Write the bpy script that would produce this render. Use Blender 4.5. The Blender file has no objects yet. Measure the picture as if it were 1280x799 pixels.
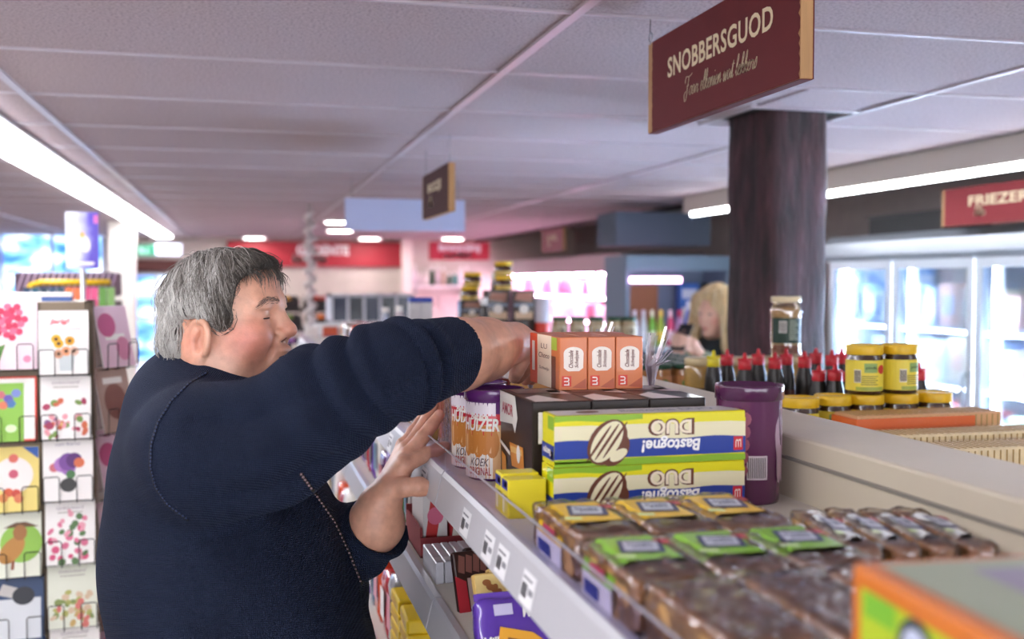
import bpy, bmesh, math, random
import numpy as np
from mathutils import Vector, Matrix
from mathutils.bvhtree import BVHTree
from mathutils import noise as mnoise

random.seed(7)
np.random.seed(7)
SC = bpy.context.scene
COL = SC.collection
R = math.radians

# ------------------------------------------------------------------ camera
FPX = 1330.0                       # focal length in pixels of a 1280x799 frame
CAMZ = 1.72
YAW = math.atan(340.0 / FPX)       # aisle direction is +Y; camera looks right of it
PITCH = R(-2.05)
cam = bpy.data.cameras.new('camera')
camo = bpy.data.objects.new('camera', cam)
COL.objects.link(camo)
camo.location = (0, 0, CAMZ)
camo.rotation_euler = (R(90) + PITCH, 0, -YAW)
cam.sensor_width = 36.0
cam.lens = 36.0 * FPX / 1280.0
cam.clip_start = 0.05
cam.dof.use_dof = True
cam.dof.focus_distance = 1.58
cam.dof.aperture_fstop = 3.4
SC.camera = camo

# ------------------------------------------------------------------ world, exposure
w = bpy.data.worlds.new('world')
SC.world = w
w.use_nodes = True
w.node_tree.nodes['Background'].inputs[0].default_value = (0.55, 0.65, 0.9, 1)
w.node_tree.nodes['Background'].inputs[1].default_value = 0.6
SC.view_settings.view_transform = 'Standard'
SC.view_settings.look = 'None'
SC.view_settings.gamma = 1.0
SC.view_settings.use_curve_mapping = False
SC.view_settings.exposure = 1.45
try:
    SC.cycles.use_denoising = True
    SC.cycles.max_bounces = 8
    SC.cycles.diffuse_bounces = 4
    SC.cycles.transparent_max_bounces = 12
    SC.cycles.sample_clamp_indirect = 8.0
    SC.cycles.caustics_reflective = False
    SC.cycles.caustics_refractive = False
except Exception:
    pass

# strengths of the luminaires of the shop
E_TUBE = 11.0          # fluorescent strips
E_DOWN = 14.0          # round downlights
E_FREEZER = 120.0        # tubes in the freezer
E_FRIDGE = 17.0         # pink tubes of the meat fridge
E_WINDOW = 2.4         # daylight in the far windows, also drives the added shop front panes

def area_lamp(name, loc, rot, sx, sy, power, color=(1, 1, 1)):
    l = bpy.data.lights.new(name, 'AREA')
    l.shape = 'RECTANGLE'; l.size = sx; l.size_y = sy; l.energy = power; l.color = color
    o = bpy.data.objects.new(name, l); COL.objects.link(o)
    o.location = loc; o.rotation_euler = rot
    return o

# ------------------------------------------------------------------ pixel helper: a pixel is only a direction; the distance
# comes from the plane (X, Y or Z) or the axial depth F the thing stands at
_cr = camo.rotation_euler.to_matrix()
def ray(x, y):
    return _cr @ Vector(((x - 640.0) / FPX, (399.5 - y) / FPX, -1.0))
def P(x, y, F=None, X=None, Y=None, Z=None):
    d = ray(x, y)
    if F is not None: t = F
    elif X is not None: t = X / d.x
    elif Y is not None: t = Y / d.y
    else: t = (Z - CAMZ) / d.z
    return Vector((0, 0, CAMZ)) + d * t

# ------------------------------------------------------------------ materials
def lin(c):
    c = c / 255.0
    return c / 12.92 if c <= 0.04045 else ((c + 0.055) / 1.055) ** 2.4
def rgb(h):
    h = h.lstrip('#')
    return tuple(lin(int(h[i:i + 2], 16)) for i in (0, 2, 4)) + (1.0,)
_mats = {}
def M(h, rough=0.5, metal=0.0, emit=0.0, alpha=1.0, var=0.0, vscale=8.0, bump=0.0, bscale=60.0, coat=0.0, spec=0.5, stretch=None):
    key = (h, rough, metal, emit, alpha, var, vscale, bump, bscale, coat, spec, stretch)
    if key in _mats: return _mats[key]
    m = bpy.data.materials.new('m_' + h.lstrip('#'))
    m.use_nodes = True
    nt = m.node_tree
    b = nt.nodes['Principled BSDF']
    b.inputs['Base Color'].default_value = rgb(h)
    b.inputs['Roughness'].default_value = rough
    b.inputs['Metallic'].default_value = metal
    b.inputs['Specular IOR Level'].default_value = spec
    if coat: b.inputs['Coat Weight'].default_value = coat
    if emit:
        b.inputs['Emission Color'].default_value = rgb(h)
        b.inputs['Emission Strength'].default_value = emit
    if alpha < 1: b.inputs['Alpha'].default_value = alpha
    if var or bump:
        tc = nt.nodes.new('ShaderNodeTexCoord')
        src = tc.outputs['Object']
        if stretch:
            mp = nt.nodes.new('ShaderNodeMapping'); mp.inputs['Scale'].default_value = stretch
            nt.links.new(src, mp.inputs['Vector']); src = mp.outputs['Vector']
    if var:
        n = nt.nodes.new('ShaderNodeTexNoise'); n.inputs['Scale'].default_value = vscale; n.inputs['Detail'].default_value = 5
        nt.links.new(src, n.inputs['Vector'])
        mr = nt.nodes.new('ShaderNodeMapRange'); mr.inputs[1].default_value = 0.3; mr.inputs[2].default_value = 0.7
        mr.inputs[3].default_value = 1 - var; mr.inputs[4].default_value = 1 + var
        nt.links.new(n.outputs['Fac'], mr.inputs[0])
        mx = nt.nodes.new('ShaderNodeVectorMath'); mx.operation = 'SCALE'
        mx.inputs[0].default_value = rgb(h)[:3]
        nt.links.new(mr.outputs[0], mx.inputs['Scale'])
        nt.links.new(mx.outputs[0], b.inputs['Base Color'])
    if bump:
        n2 = nt.nodes.new('ShaderNodeTexNoise'); n2.inputs['Scale'].default_value = bscale; n2.inputs['Detail'].default_value = 3
        nt.links.new(src, n2.inputs['Vector'])
        bp = nt.nodes.new('ShaderNodeBump'); bp.inputs['Strength'].default_value = bump; bp.inputs['Distance'].default_value = 0.004
        nt.links.new(n2.outputs['Fac'], bp.inputs['Height'])
        nt.links.new(bp.outputs['Normal'], b.inputs['Normal'])
    _mats[key] = m
    return m
def film(h='ffffff', clear=0.8, rough=0.05, bump=0.0, bscale=40, top=0.9):
    """thin clear plastic: mostly transparent, glossy on top"""
    key = ('film', h, clear, rough, bump, bscale, top)
    if key in _mats: return _mats[key]
    m = bpy.data.materials.new('m_film'); m.use_nodes = True
    nt = m.node_tree; nt.nodes.clear()
    out = nt.nodes.new('ShaderNodeOutputMaterial')
    tr = nt.nodes.new('ShaderNodeBsdfTransparent'); tr.inputs[0].default_value = rgb(h)
    gl = nt.nodes.new('ShaderNodeBsdfGlossy'); gl.inputs['Roughness'].default_value = rough; gl.inputs[0].default_value = (0.9, 0.9, 0.92, 1)
    mx = nt.nodes.new('ShaderNodeMixShader')
    fr = nt.nodes.new('ShaderNodeFresnel'); fr.inputs[0].default_value = 1.45
    mr = nt.nodes.new('ShaderNodeMapRange'); mr.inputs[3].default_value = (1 - clear) * 0.6; mr.inputs[4].default_value = top
    nt.links.new(fr.outputs[0], mr.inputs[0])
    nt.links.new(mr.outputs[0], mx.inputs[0]); nt.links.new(tr.outputs[0], mx.inputs[1]); nt.links.new(gl.outputs[0], mx.inputs[2])
    if bump:
        tc = nt.nodes.new('ShaderNodeTexCoord'); n2 = nt.nodes.new('ShaderNodeTexNoise')
        n2.inputs['Scale'].default_value = bscale; n2.inputs['Detail'].default_value = 2
        nt.links.new(tc.outputs['Object'], n2.inputs['Vector'])
        bp = nt.nodes.new('ShaderNodeBump'); bp.inputs['Strength'].default_value = bump; bp.inputs['Distance'].default_value = 0.01
        nt.links.new(n2.outputs['Fac'], bp.inputs['Height'])
        nt.links.new(bp.outputs['Normal'], gl.inputs['Normal']); nt.links.new(bp.outputs['Normal'], fr.inputs['Normal'])
    nt.links.new(mx.outputs[0], out.inputs[0])
    _mats[key] = m
    return m

# ------------------------------------------------------------------ object helpers
def props(o, label=None, cat=None, group=None, kind=None):
    if label: o['label'] = label
    if cat: o['category'] = cat
    if group: o['group'] = group
    if kind: o['kind'] = kind
    return o
def thing(name, label, cat, loc=(0, 0, 0), rz=0.0, group=None, kind=None):
    o = bpy.data.objects.new(name, None); COL.objects.link(o)
    o.empty_display_size = 0.05
    o.location = loc; o.rotation_euler = (0, 0, rz)
    return props(o, label, cat, group, kind)
def copy_tree(o, parent=None):
    c = o.copy(); COL.objects.link(c); c.parent = parent
    for ch in list(o.children): copy_tree(ch, c)
    return c

class MB:
    def __init__(s):
        s.v = []; s.f = []; s.m = []; s.mats = []; s.sm = []
    def mi(s, mat):
        if mat not in s.mats: s.mats.append(mat)
        return s.mats.index(mat)
    def add(s, vs, fs, mat, smooth=False):
        k = len(s.v); s.v += [tuple(p) for p in vs]; i = s.mi(mat)
        for f in fs:
            s.f.append(tuple(k + j for j in f)); s.m.append(i); s.sm.append(smooth)
        return s
    def box(s, lo, hi, mat):
        x0, y0, z0 = lo; x1, y1, z1 = hi
        return s.add([(x0, y0, z0), (x1, y0, z0), (x1, y1, z0), (x0, y1, z0), (x0, y0, z1), (x1, y0, z1), (x1, y1, z1), (x0, y1, z1)],
                     [(0, 3, 2, 1), (4, 5, 6, 7), (0, 1, 5, 4), (1, 2, 6, 5), (2, 3, 7, 6), (3, 0, 4, 7)], mat)
    def quad(s, a, b, c, d, mat):
        return s.add([a, b, c, d], [(0, 1, 2, 3)], mat)
    def lathe(s, prof, mat, n=24, c=(0, 0, 0), a0=0.0, a1=2 * math.pi, smooth=True):
        full = abs(a1 - a0) > 6.28
        k = n if full else n + 1
        vs = []; fs = []
        for (r, z) in prof:
            for i in range(k):
                a = a0 + (a1 - a0) * i / n
                vs.append((c[0] + r * math.cos(a), c[1] + r * math.sin(a), c[2] + z))
        for j in range(len(prof) - 1):
            for i in range(n):
                i2 = (i + 1) % k if full else i + 1
                fs.append((j * k + i, j * k + i2, (j + 1) * k + i2, (j + 1) * k + i))
        s.add(vs, fs, mat, smooth)
        return s
    def tube(s, pts, r, mat, n=8, smooth=True, cap=True):
        pts = [Vector(p) for p in pts]; vs = []; fs = []
        rs = r if isinstance(r, (list, tuple)) else [r] * len(pts)
        prev = None
        for i, p in enumerate(pts):
            t = (pts[min(i + 1, len(pts) - 1)] - pts[max(i - 1, 0)])
            t = t.normalized() if t.length > 1e-9 else Vector((0, 0, 1))
            if prev is None:
                u = t.orthogonal().normalized()
            else:
                u = (prev - t * prev.dot(t))
                u = u.normalized() if u.length > 1e-6 else t.orthogonal().normalized()
            prev = u; q = t.cross(u)
            for k in range(n):
                a = 2 * math.pi * k / n
                vs.append(p + (u * math.cos(a) + q * math.sin(a)) * rs[i])
        for i in range(len(pts) - 1):
            for k in range(n):
                fs.append((i * n + k, i * n + (k + 1) % n, (i + 1) * n + (k + 1) % n, (i + 1) * n + k))
        if cap:
            fs.append(tuple(reversed(range(n)))); fs.append(tuple((len(pts) - 1) * n + k for k in range(n)))
        return s.add(vs, fs, mat, smooth)
    def poly(s, pts, mat, depth=None):
        """flat polygon; depth = vector of extrusion"""
        n = len(pts)
        if depth is None: return s.add(pts, [tuple(range(n))], mat)
        d = Vector(depth); vs = [Vector(p) for p in pts] + [Vector(p) + d for p in pts]
        fs = [tuple(range(n)), tuple(reversed(range(n, 2 * n)))] + [(i, n + i, n + (i + 1) % n, (i + 1) % n) for i in range(n)]
        return s.add(vs, fs, mat)
    def mesh(s, name='m', bevel=0.0, seg=2, fix=True):
        me = bpy.data.meshes.new(name)
        me.from_pydata(s.v, [], s.f)
        for mt in s.mats: me.materials.append(mt)
        me.polygons.foreach_set('material_index', s.m)
        me.polygons.foreach_set('use_smooth', s.sm)
        if bevel or fix:
            bm = bmesh.new(); bm.from_mesh(me)
            if fix: bmesh.ops.recalc_face_normals(bm, faces=bm.faces)
            if bevel:
                es = [e for e in bm.edges if len(e.link_faces) == 2 and e.calc_face_angle(0) > 0.5]
                bmesh.ops.bevel(bm, geom=es, offset=bevel, segments=seg, affect='EDGES', profile=0.5, clamp_overlap=True)
            bm.to_mesh(me); bm.free()
        me.update()
        return me
    def build(s, name, parent=None, bevel=0.0, seg=2, loc=None, rz=None, fix=True):
        o = bpy.data.objects.new(name, s.mesh(name, bevel, seg, fix)); COL.objects.link(o)
        if parent is not None: o.parent = parent
        if loc is not None: o.location = loc
        if rz is not None: o.rotation_euler = (0, 0, rz)
        return o
def box(name, lo, hi, mat, parent=None, bevel=0.0, seg=2):
    return MB().box(lo, hi, mat).build(name, parent, bevel, seg)
def meshobj(name, me, parent=None, loc=None):
    o = bpy.data.objects.new(name, me); COL.objects.link(o)
    if parent is not None: o.parent = parent
    if loc is not None: o.location = loc
    return o

_names = [('white', 'f0ece8'), ('pale grey', 'd6d6da'), ('grey', '8f8f98'), ('black', '2a2628'), ('dark brown', '5a3a2c'), ('tan', 'c89a5a'), ('beige', 'd8c8ae'), ('red', 'b82434'), ('brick red', 'a04a3a'),
          ('orange', 'dc6a2c'), ('yellow', 'e0c040'), ('cream', 'efe6c8'), ('green', '4a8a3a'), ('pale green', 'bcdcc8'), ('blue', '2a5a9a'), ('teal', '2a6a8a'), ('pale blue', 'bcd0e8'), ('mid blue', '90b0dc'),
          ('purple', '5a2a6a'), ('violet', '7a4ab0'), ('pink', 'e0a0b8'), ('rose', 'c04a6a'), ('salmon', 'e0a89c'), ('mauve', 'd8cbdc'), ('plum', 'a85a7a'), ('olive', '3a5a4a')]
def cname(h):
    c = [int(h[i:i + 2], 16) for i in (0, 2, 4)]
    return min(_names, key=lambda n: sum((int(n[1][i:i + 2], 16) - c[j]) ** 2 for j, i in enumerate((0, 2, 4))))[0]

# ------------------------------------------------------------------ lettering
_txt = {}
def text_geo(s, shear=0.0, bold=0.0, space=1.0):
    key = (s, shear, bold, space)
    if key in _txt: return _txt[key]
    cu = bpy.data.curves.new('t', 'FONT'); cu.body = s; cu.size = 1.0; cu.shear = shear; cu.offset = bold; cu.space_character = space
    cu.resolution_u = 3; cu.fill_mode = 'FRONT'
    o = bpy.data.objects.new('t', cu); COL.objects.link(o)
    dg = bpy.context.evaluated_depsgraph_get(); dg.update()
    me = bpy.data.meshes.new_from_object(o.evaluated_get(dg))
    v = np.array([tuple(x.co) for x in me.vertices]) if len(me.vertices) else np.zeros((1, 3))
    f = [tuple(p.vertices) for p in me.polygons]
    bpy.data.objects.remove(o); bpy.data.curves.remove(cu); bpy.data.meshes.remove(me)
    lo = v.min(0); hi = v.max(0)
    v = v - lo; _txt[key] = (v, f, hi - lo)
    return _txt[key]
def lettering(parent, s, mapf, width, height, mat, shear=0.0, bold=0.0, name='lettering', mb=None, space=1.0):
    """s is fitted into width x height, centred; mapf(u, v) -> point"""
    v, f, sz = text_geo(s, shear, bold, space)
    vs = [mapf((p[0] / max(sz[0], 1e-6) - 0.5) * width, (p[1] / max(sz[1], 1e-6) - 0.5) * height) for p in v]
    own = mb is None
    if own: mb = MB()
    mb.add(vs, f, mat)
    if own: return mb.build(name, parent, fix=False)
def plane(o, r, u, off=0.0):
    """mapping for a flat face: origin o, unit right r, unit up u"""
    o = Vector(o); r = Vector(r).normalized(); u = Vector(u).normalized(); n = r.cross(u)
    return lambda a, b: o + r * a + u * b + n * off
def cyl(c, rad, ang, z, off=0.0003, taper=0.0):
    """mapping on an upright cylinder around c, centred on angle ang at height z"""
    def g(a, b):
        rr = rad + taper * b + off
        t = ang + a / rr
        return Vector((c[0] + rr * math.cos(t), c[1] + rr * math.sin(t), c[2] + z + b))
    return g
def patch(mb, mapf, u0, u1, v0, v1, mat, n=1):
    for i in range(n):
        a = u0 + (u1 - u0) * i / n; b = u0 + (u1 - u0) * (i + 1) / n
        mb.quad(mapf(a, v0), mapf(b, v0), mapf(b, v1), mapf(a, v1), mat)
def disc(mb, mapf, cu, cv, ru, rv, mat, n=20, rot=0.0, a0=0, a1=2 * math.pi):
    ps = []
    for i in range(n):
        a = a0 + (a1 - a0) * i / (n if a1 - a0 > 6.2 else n - 1); x = ru * math.cos(a); y = rv * math.sin(a)
        ps.append(mapf(cu + x * math.cos(rot) - y * math.sin(rot), cv + x * math.sin(rot) + y * math.cos(rot)))
    mb.poly(ps, mat)

# ------------------------------------------------------------------ signed-distance modelling (bodies, clothes, soft things)
class SDF:
    def __init__(s, lo, hi, res):
        s.lo = np.array(lo, float); s.res = res
        s.n = np.ceil((np.array(hi, float) - s.lo) / res).astype(int) + 1
        s.D = np.full(tuple(s.n), 1.0, np.float32)
    def _win(s, lo, hi):
        a = np.clip(np.floor((np.array(lo) - s.lo) / s.res).astype(int), 0, s.n - 1)
        b = np.clip(np.ceil((np.array(hi) - s.lo) / s.res).astype(int) + 1, 1, s.n)
        if np.any(b <= a): return None, None
        sl = tuple(slice(a[i], b[i]) for i in range(3))
        g = [((np.arange(a[i], b[i]) * s.res) + s.lo[i]).astype(np.float32) for i in range(3)]
        return sl, (g[0][:, None, None], g[1][None, :, None], g[2][None, None, :])
    def _op(s, sl, d, op, k):
        A = s.D[sl]
        if op == 'add':
            if k > 0:
                h = np.maximum(k - np.abs(A - d), 0) / k; s.D[sl] = np.minimum(A, d) - h * h * k * 0.25
            else: s.D[sl] = np.minimum(A, d)
        else:
            d = -d
            if k > 0:
                h = np.maximum(k - np.abs(A - d), 0) / k; s.D[sl] = np.maximum(A, d) + h * h * k * 0.25
            else: s.D[sl] = np.maximum(A, d)
    def ell(s, c, r, k=0.0, rot=None, op='add'):
        c = np.array(c, float); r = np.array(r, float); m = r.max() + k + 6 * s.res
        sl, g = s._win(c - m, c + m)
        if sl is None: return s
        x, y, z = g[0] - c[0], g[1] - c[1], g[2] - c[2]
        if rot is not None:
            q = np.array(rot)          # rows = local axes
            x, y, z = (q[0][0] * x + q[0][1] * y + q[0][2] * z, q[1][0] * x + q[1][1] * y + q[1][2] * z, q[2][0] * x + q[2][1] * y + q[2][2] * z)
        k0 = np.sqrt((x / r[0]) ** 2 + (y / r[1]) ** 2 + (z / r[2]) ** 2)
        k1 = np.sqrt((x / r[0] ** 2) ** 2 + (y / r[1] ** 2) ** 2 + (z / r[2] ** 2) ** 2)
        d = k0 * (k0 - 1.0) / np.maximum(k1, 1e-6)
        s._op(sl, d.astype(np.float32), op, k)
        return s
    def cap(s, a, b, ra, rb, k=0.0, op='add'):
        a = np.array(a, float); b = np.array(b, float); m = max(ra, rb) + k + 6 * s.res
        sl, g = s._win(np.minimum(a, b) - m, np.maximum(a, b) + m)
        if sl is None: return s
        ab = b - a; L = max(float(ab @ ab), 1e-9)
        x, y, z = g[0] - a[0], g[1] - a[1], g[2] - a[2]
        t = np.clip((x * ab[0] + y * ab[1] + z * ab[2]) / L, 0, 1)
        d = np.sqrt((x - ab[0] * t) ** 2 + (y - ab[1] * t) ** 2 + (z - ab[2] * t) ** 2) - (ra + (rb - ra) * t)
        s._op(sl, d.astype(np.float32), op, k)
        return s
    def chain(s, pts, rs, k=0.0):
        for i in range(len(pts) - 1): s.cap(pts[i], pts[i + 1], rs[i], rs[i + 1], k)
        return s
    def disp(s, lo, hi, fn):
        sl, g = s._win(lo, hi)
        if sl is None: return s
        A = s.D[sl]; msk = np.abs(A) < 0.03
        idx = np.nonzero(msk)
        if len(idx[0]) == 0: return s
        x = g[0].ravel()[idx[0]]; y = g[1].ravel()[idx[1]]; z = g[2].ravel()[idx[2]]
        A[idx] = A[idx] + fn(x, y, z).astype(np.float32); s.D[sl] = A
        return s
    def polys(s, smooth=1):
        D = s.D; neg = D < 0
        c = np.zeros(tuple(s.n - 1), np.uint8)
        for dx in (0, 1):
            for dy in (0, 1):
                for dz in (0, 1):
                    c += neg[dx:s.n[0] - 1 + dx, dy:s.n[1] - 1 + dy, dz:s.n[2] - 1 + dz]
        act = (c > 0) & (c < 8)
        I = np.argwhere(act)
        idm = np.full(act.shape, -1, np.int32); idm[act] = np.arange(len(I))
        acc = np.zeros((len(I), 3)); cnt = np.zeros(len(I))
        cor = [(0, 0, 0), (1, 0, 0), (0, 1, 0), (1, 1, 0), (0, 0, 1), (1, 0, 1), (0, 1, 1), (1, 1, 1)]
        val = [D[I[:, 0] + q[0], I[:, 1] + q[1], I[:, 2] + q[2]] for q in cor]
        for i in range(8):
            for j in range(i + 1, 8):
                df = np.abs(np.array(cor[i]) - np.array(cor[j])).sum()
                if df != 1: continue
                m = (val[i] < 0) != (val[j] < 0)
                t = np.where(m, val[i] / np.where(m, val[i] - val[j], 1), 0)
                p = np.array(cor[i])[None, :] + (np.array(cor[j]) - np.array(cor[i]))[None, :] * t[:, None]
                acc += p * m[:, None]; cnt += m
        V = s.lo + (I + acc / np.maximum(cnt, 1)[:, None]) * s.res
        F = []
        for ax in range(3):
            a = [slice(None)] * 3; b = [slice(None)] * 3
            a[ax] = slice(0, -1); b[ax] = slice(1, None)
            n0 = neg[tuple(a)]; n1 = neg[tuple(b)]
            E = np.argwhere(n0 != n1)
            o1, o2 = [(1, 2), (2, 0), (0, 1)][ax]
            ok = (E[:, o1] > 0) & (E[:, o2] > 0) & (E[:, o1] < s.n[o1] - 1) & (E[:, o2] < s.n[o2] - 1)
            E = E[ok]
            def q(d1, d2):
                J = E.copy(); J[:, o1] -= d1; J[:, o2] -= d2
                return idm[J[:, 0], J[:, 1], J[:, 2]]
            f = np.stack([q(1, 1), q(0, 1), q(0, 0), q(1, 0)], 1)
            fl = ~n0[E[:, 0], E[:, 1], E[:, 2]]
            f[fl] = f[fl][:, ::-1]
            F.append(f)
        F = np.concatenate(F); F = F[(F >= 0).all(1)]
        for _ in range(smooth):
            acc = np.zeros_like(V); cnt = np.zeros(len(V))
            for i in range(4):
                a = F[:, i]; b = F[:, (i + 1) % 4]
                np.add.at(acc, a, V[b]); np.add.at(cnt, a, 1)
            V = 0.5 * V + 0.5 * acc / np.maximum(cnt, 1)[:, None]
        return V, F
def polymesh(name, V, F, mats, colors=None, smooth=True):
    me = bpy.data.meshes.new(name)
    F = np.asarray(F, np.int32); V = np.asarray(V, np.float32)
    me.vertices.add(len(V)); me.vertices.foreach_set('co', V.ravel())
    me.loops.add(F.size); me.loops.foreach_set('vertex_index', F.ravel())
    me.polygons.add(len(F))
    k = F.shape[1]
    me.polygons.foreach_set('loop_start', np.arange(len(F), dtype=np.int32) * k)
    me.polygons.foreach_set('loop_total', np.full(len(F), k, np.int32))
    me.update(calc_edges=True)
    me.validate()
    if smooth: me.polygons.foreach_set('use_smooth', np.ones(len(me.polygons), bool))
    for m in (mats if isinstance(mats, (list, tuple)) else [mats]): me.materials.append(m)
    if colors is not None:
        at = me.color_attributes.new('Col', 'FLOAT_COLOR', 'POINT')
        c = np.ones((len(V), 4), np.float32); c[:, :3] = colors
        at.data.foreach_set('color', c.ravel())
    return me
# ================================================================== the room
CEIL = CAMZ + 0.5375
YB = 13.6                 # back wall
XL, XR, YF = -4.2, 4.35, -3.2
TX = [-3.093, -1.843, -0.593, 0.657, 1.907]     # main runners of the ceiling grid
TY0, TP = 2.049, 0.625                           # cross bars
XS = 2.73                                        # soffit edge
PIL = P(972, 147, Z=CEIL)                        # timber post meets the ceiling here
PW = 0.125

m_floor = M('b9b2a8', 0.35, var=0.06, vscale=3)
o = box('floor', (XL, YF, -0.05), (XR, YB, 0), m_floor); props(o, kind='structure')
m_wall = M('d8d0c6', 0.8, var=0.03)
m_wallg = M('a79f9b', 0.85, var=0.05)
for nm, lo, hi, mt in (('wall_back', (XL, YB, 0), (XR, YB + 0.1, 2.9), m_wall), ('wall_left', (XL - 0.1, YF, 0), (XL, YB, 2.9), m_wall),
                       ('wall_right', (XR, YF, 0), (XR + 0.1, YB, 2.9), m_wallg), ('wall_front', (XL, YF - 0.1, 0), (XR, YF, 2.9), m_wall)):
    props(box(nm, lo, hi, mt), kind='structure')

# ceiling: plain slab above, lay-in tiles as pieces, white grid bars
def tile_mat():
    m = bpy.data.materials.new('ceiling_tile'); m.use_nodes = True
    nt = m.node_tree; b = nt.nodes['Principled BSDF']; b.inputs['Roughness'].default_value = 0.95
    tc = nt.nodes.new('ShaderNodeTexCoord')
    n = nt.nodes.new('ShaderNodeTexNoise'); n.inputs['Scale'].default_value = 150; n.inputs['Detail'].default_value = 3
    nt.links.new(tc.outputs['Object'], n.inputs['Vector'])
    cr = nt.nodes.new('ShaderNodeValToRGB')
    cr.color_ramp.elements[0].position = 0.3; cr.color_ramp.elements[0].color = rgb('95868a')
    cr.color_ramp.elements[1].position = 0.55; cr.color_ramp.elements[1].color = rgb('bfaeb3')  # lilac tint puts the pink glow on white tiles into their colour
    nt.links.new(n.outputs['Fac'], cr.inputs[0]); nt.links.new(cr.outputs[0], b.inputs['Base Color'])
    bp = nt.nodes.new('ShaderNodeBump'); bp.inputs['Strength'].default_value = 0.25; bp.inputs['Distance'].default_value = 0.003
    nt.links.new(n.outputs['Fac'], bp.inputs['Height']); nt.links.new(bp.outputs[0], b.inputs['Normal'])
    return m
m_tile = tile_mat()
m_bar = M('b9aeb6', 0.3)
ceil = box('ceiling', (XL, YF, CEIL + 0.03), (3.0, YB, CEIL + 0.08), M('8d8587', 0.95)); props(ceil, kind='structure')
tmesh = {}
def tile(x0, x1, y0, y1):
    k = (round(x1 - x0, 3), round(y1 - y0, 3))
    if k not in tmesh:
        hx, hy = k[0] / 2 - 0.010, k[1] / 2 - 0.010
        tmesh[k] = MB().box((-hx, -hy, 0), (hx, hy, 0.018), m_tile).mesh('tile', bevel=0.003, seg=1)
    meshobj('tile', tmesh[k], ceil, ((x0 + x1) / 2, (y0 + y1) / 2, CEIL))
cols = [(-3.093 - 1.25, -3.093)] + [(TX[i], TX[i + 1]) for i in range(4)] + [(TX[4], 3.0)]
rows = [TY0 + TP * k for k in range(-2, 19)]
for (x0, x1) in cols:
    for k in range(len(rows) - 1):
        y0, y1 = rows[k], min(rows[k + 1], YB)
        if x1 == 3.0 and y0 < 6.3:
            tile(x0, XS, y0, y1); continue
        if x0 < PIL.x < x1 and y0 < PIL.y < y1:      # cut round the post: four strips
            g = PW + 0.05
            tile(x0, PIL.x - g, y0, y1); 
            if x1 - PIL.x - g > 0.03: tile(PIL.x + g, x1, y0, y1)
            if PIL.y - g - y0 > 0.03: tile(PIL.x - g, PIL.x + g, y0, PIL.y - g)
            if y1 - PIL.y - g > 0.03: tile(PIL.x - g, PIL.x + g, PIL.y + g, y1)
            continue
        tile(x0, x1, y0, y1)
props(box('tile', (XL, YF, CEIL + 0.004), (3.0, rows[0], CEIL + 0.02), m_tile, ceil))
for x in TX:
    MB().box((x - 0.012, rows[0], CEIL - 0.006), (x + 0.012, YB, CEIL + 0.004), m_bar).build('grid_bar', ceil, 0.001, 1)
cbar = {}
for y in rows:
    for (x0, x1) in cols:
        L = (XS if (x1 == 3.0 and y < 6.3) else x1) - x0
        if y > YB: continue
        k = round(L, 3)
        if k not in cbar: cbar[k] = MB().box((0.012, -0.006, -0.004), (L - 0.012, 0.006, 0.004), m_bar).mesh('grid_bar')
        meshobj('grid_bar', cbar[k], ceil, (x0, y, CEIL))
# black plate painting the shaded gap round the post, and metal trims
g = PW + 0.05
MB().box((PIL.x - g, PIL.y - g, CEIL + 0.002), (PIL.x + g, PIL.y + g, CEIL + 0.025), M('090707', 0.9)).build('gap_shade_plate', ceil)
tr = MB()
for a, b in (((-g - .02, -g - .02), (g + .02, -g)), ((-g - .02, g), (g + .02, g + .02)), ((-g - .02, -g), (-g, g)), ((g, -g), (g + .02, g))):
    tr.box((PIL.x + a[0], PIL.y + a[1], CEIL - 0.006), (PIL.x + b[0], PIL.y + b[1], CEIL + 0.002), m_bar)
tr.build('opening_trim', ceil)
# higher, darker strip of ceiling and the beams on the far right
m_dark = M('8a8280', 0.9, var=0.1)
props(box('ceiling_side', (3.0, YF, 2.46), (XR, YB, 2.52), m_dark), kind='structure')
props(box('trim_1', (2.98, 6.4, CEIL - 0.03), (3.02, YB, 2.46), M('2b2423', 0.8)), kind='structure')
props(box('trim_2', (2.92, YF, CEIL - 0.01), (2.96, 6.4, 2.46), M('6a6361', 0.8)), kind='structure')

# soffit with the right-hand light strip
YS1 = P(862, 268, X=XS).y
so = thing('light_soffit', 'long cream boxed soffit carrying a fluorescent strip beside the timber post', 'light', (0, 0, 0))
box('housing', (XS, YF + 0.3, CEIL - 0.105), (XS + 0.17, YS1 + 0.1, CEIL - 0.001), M('cfc7bd', 0.6), so, 0.003)
m_tube = M('f4f8ff', 0.3, emit=E_TUBE)
box('tube', (XS + 0.004, YF + 0.4, CEIL - 0.128), (XS + 0.044, YS1, CEIL - 0.106), m_tube, so, 0.006)
# left-hand strip light fixed below the grid
ll = thing('strip_light', 'long white fluorescent strip light fixed under the ceiling beside the card racks', 'light', (0, 0, 0))
box('housing', (-0.945, YF + 0.3, CEIL - 0.016), (-0.735, 12.9, CEIL - 0.006), M('e8e6e6', 0.5), ll)
box('diffuser', (-0.93, YF + 0.35, CEIL - 0.034), (-0.75, 12.85, CEIL - 0.0165), M('fbfaff', 0.3, emit=E_TUBE * 0.72), ll, 0.004)
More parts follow.
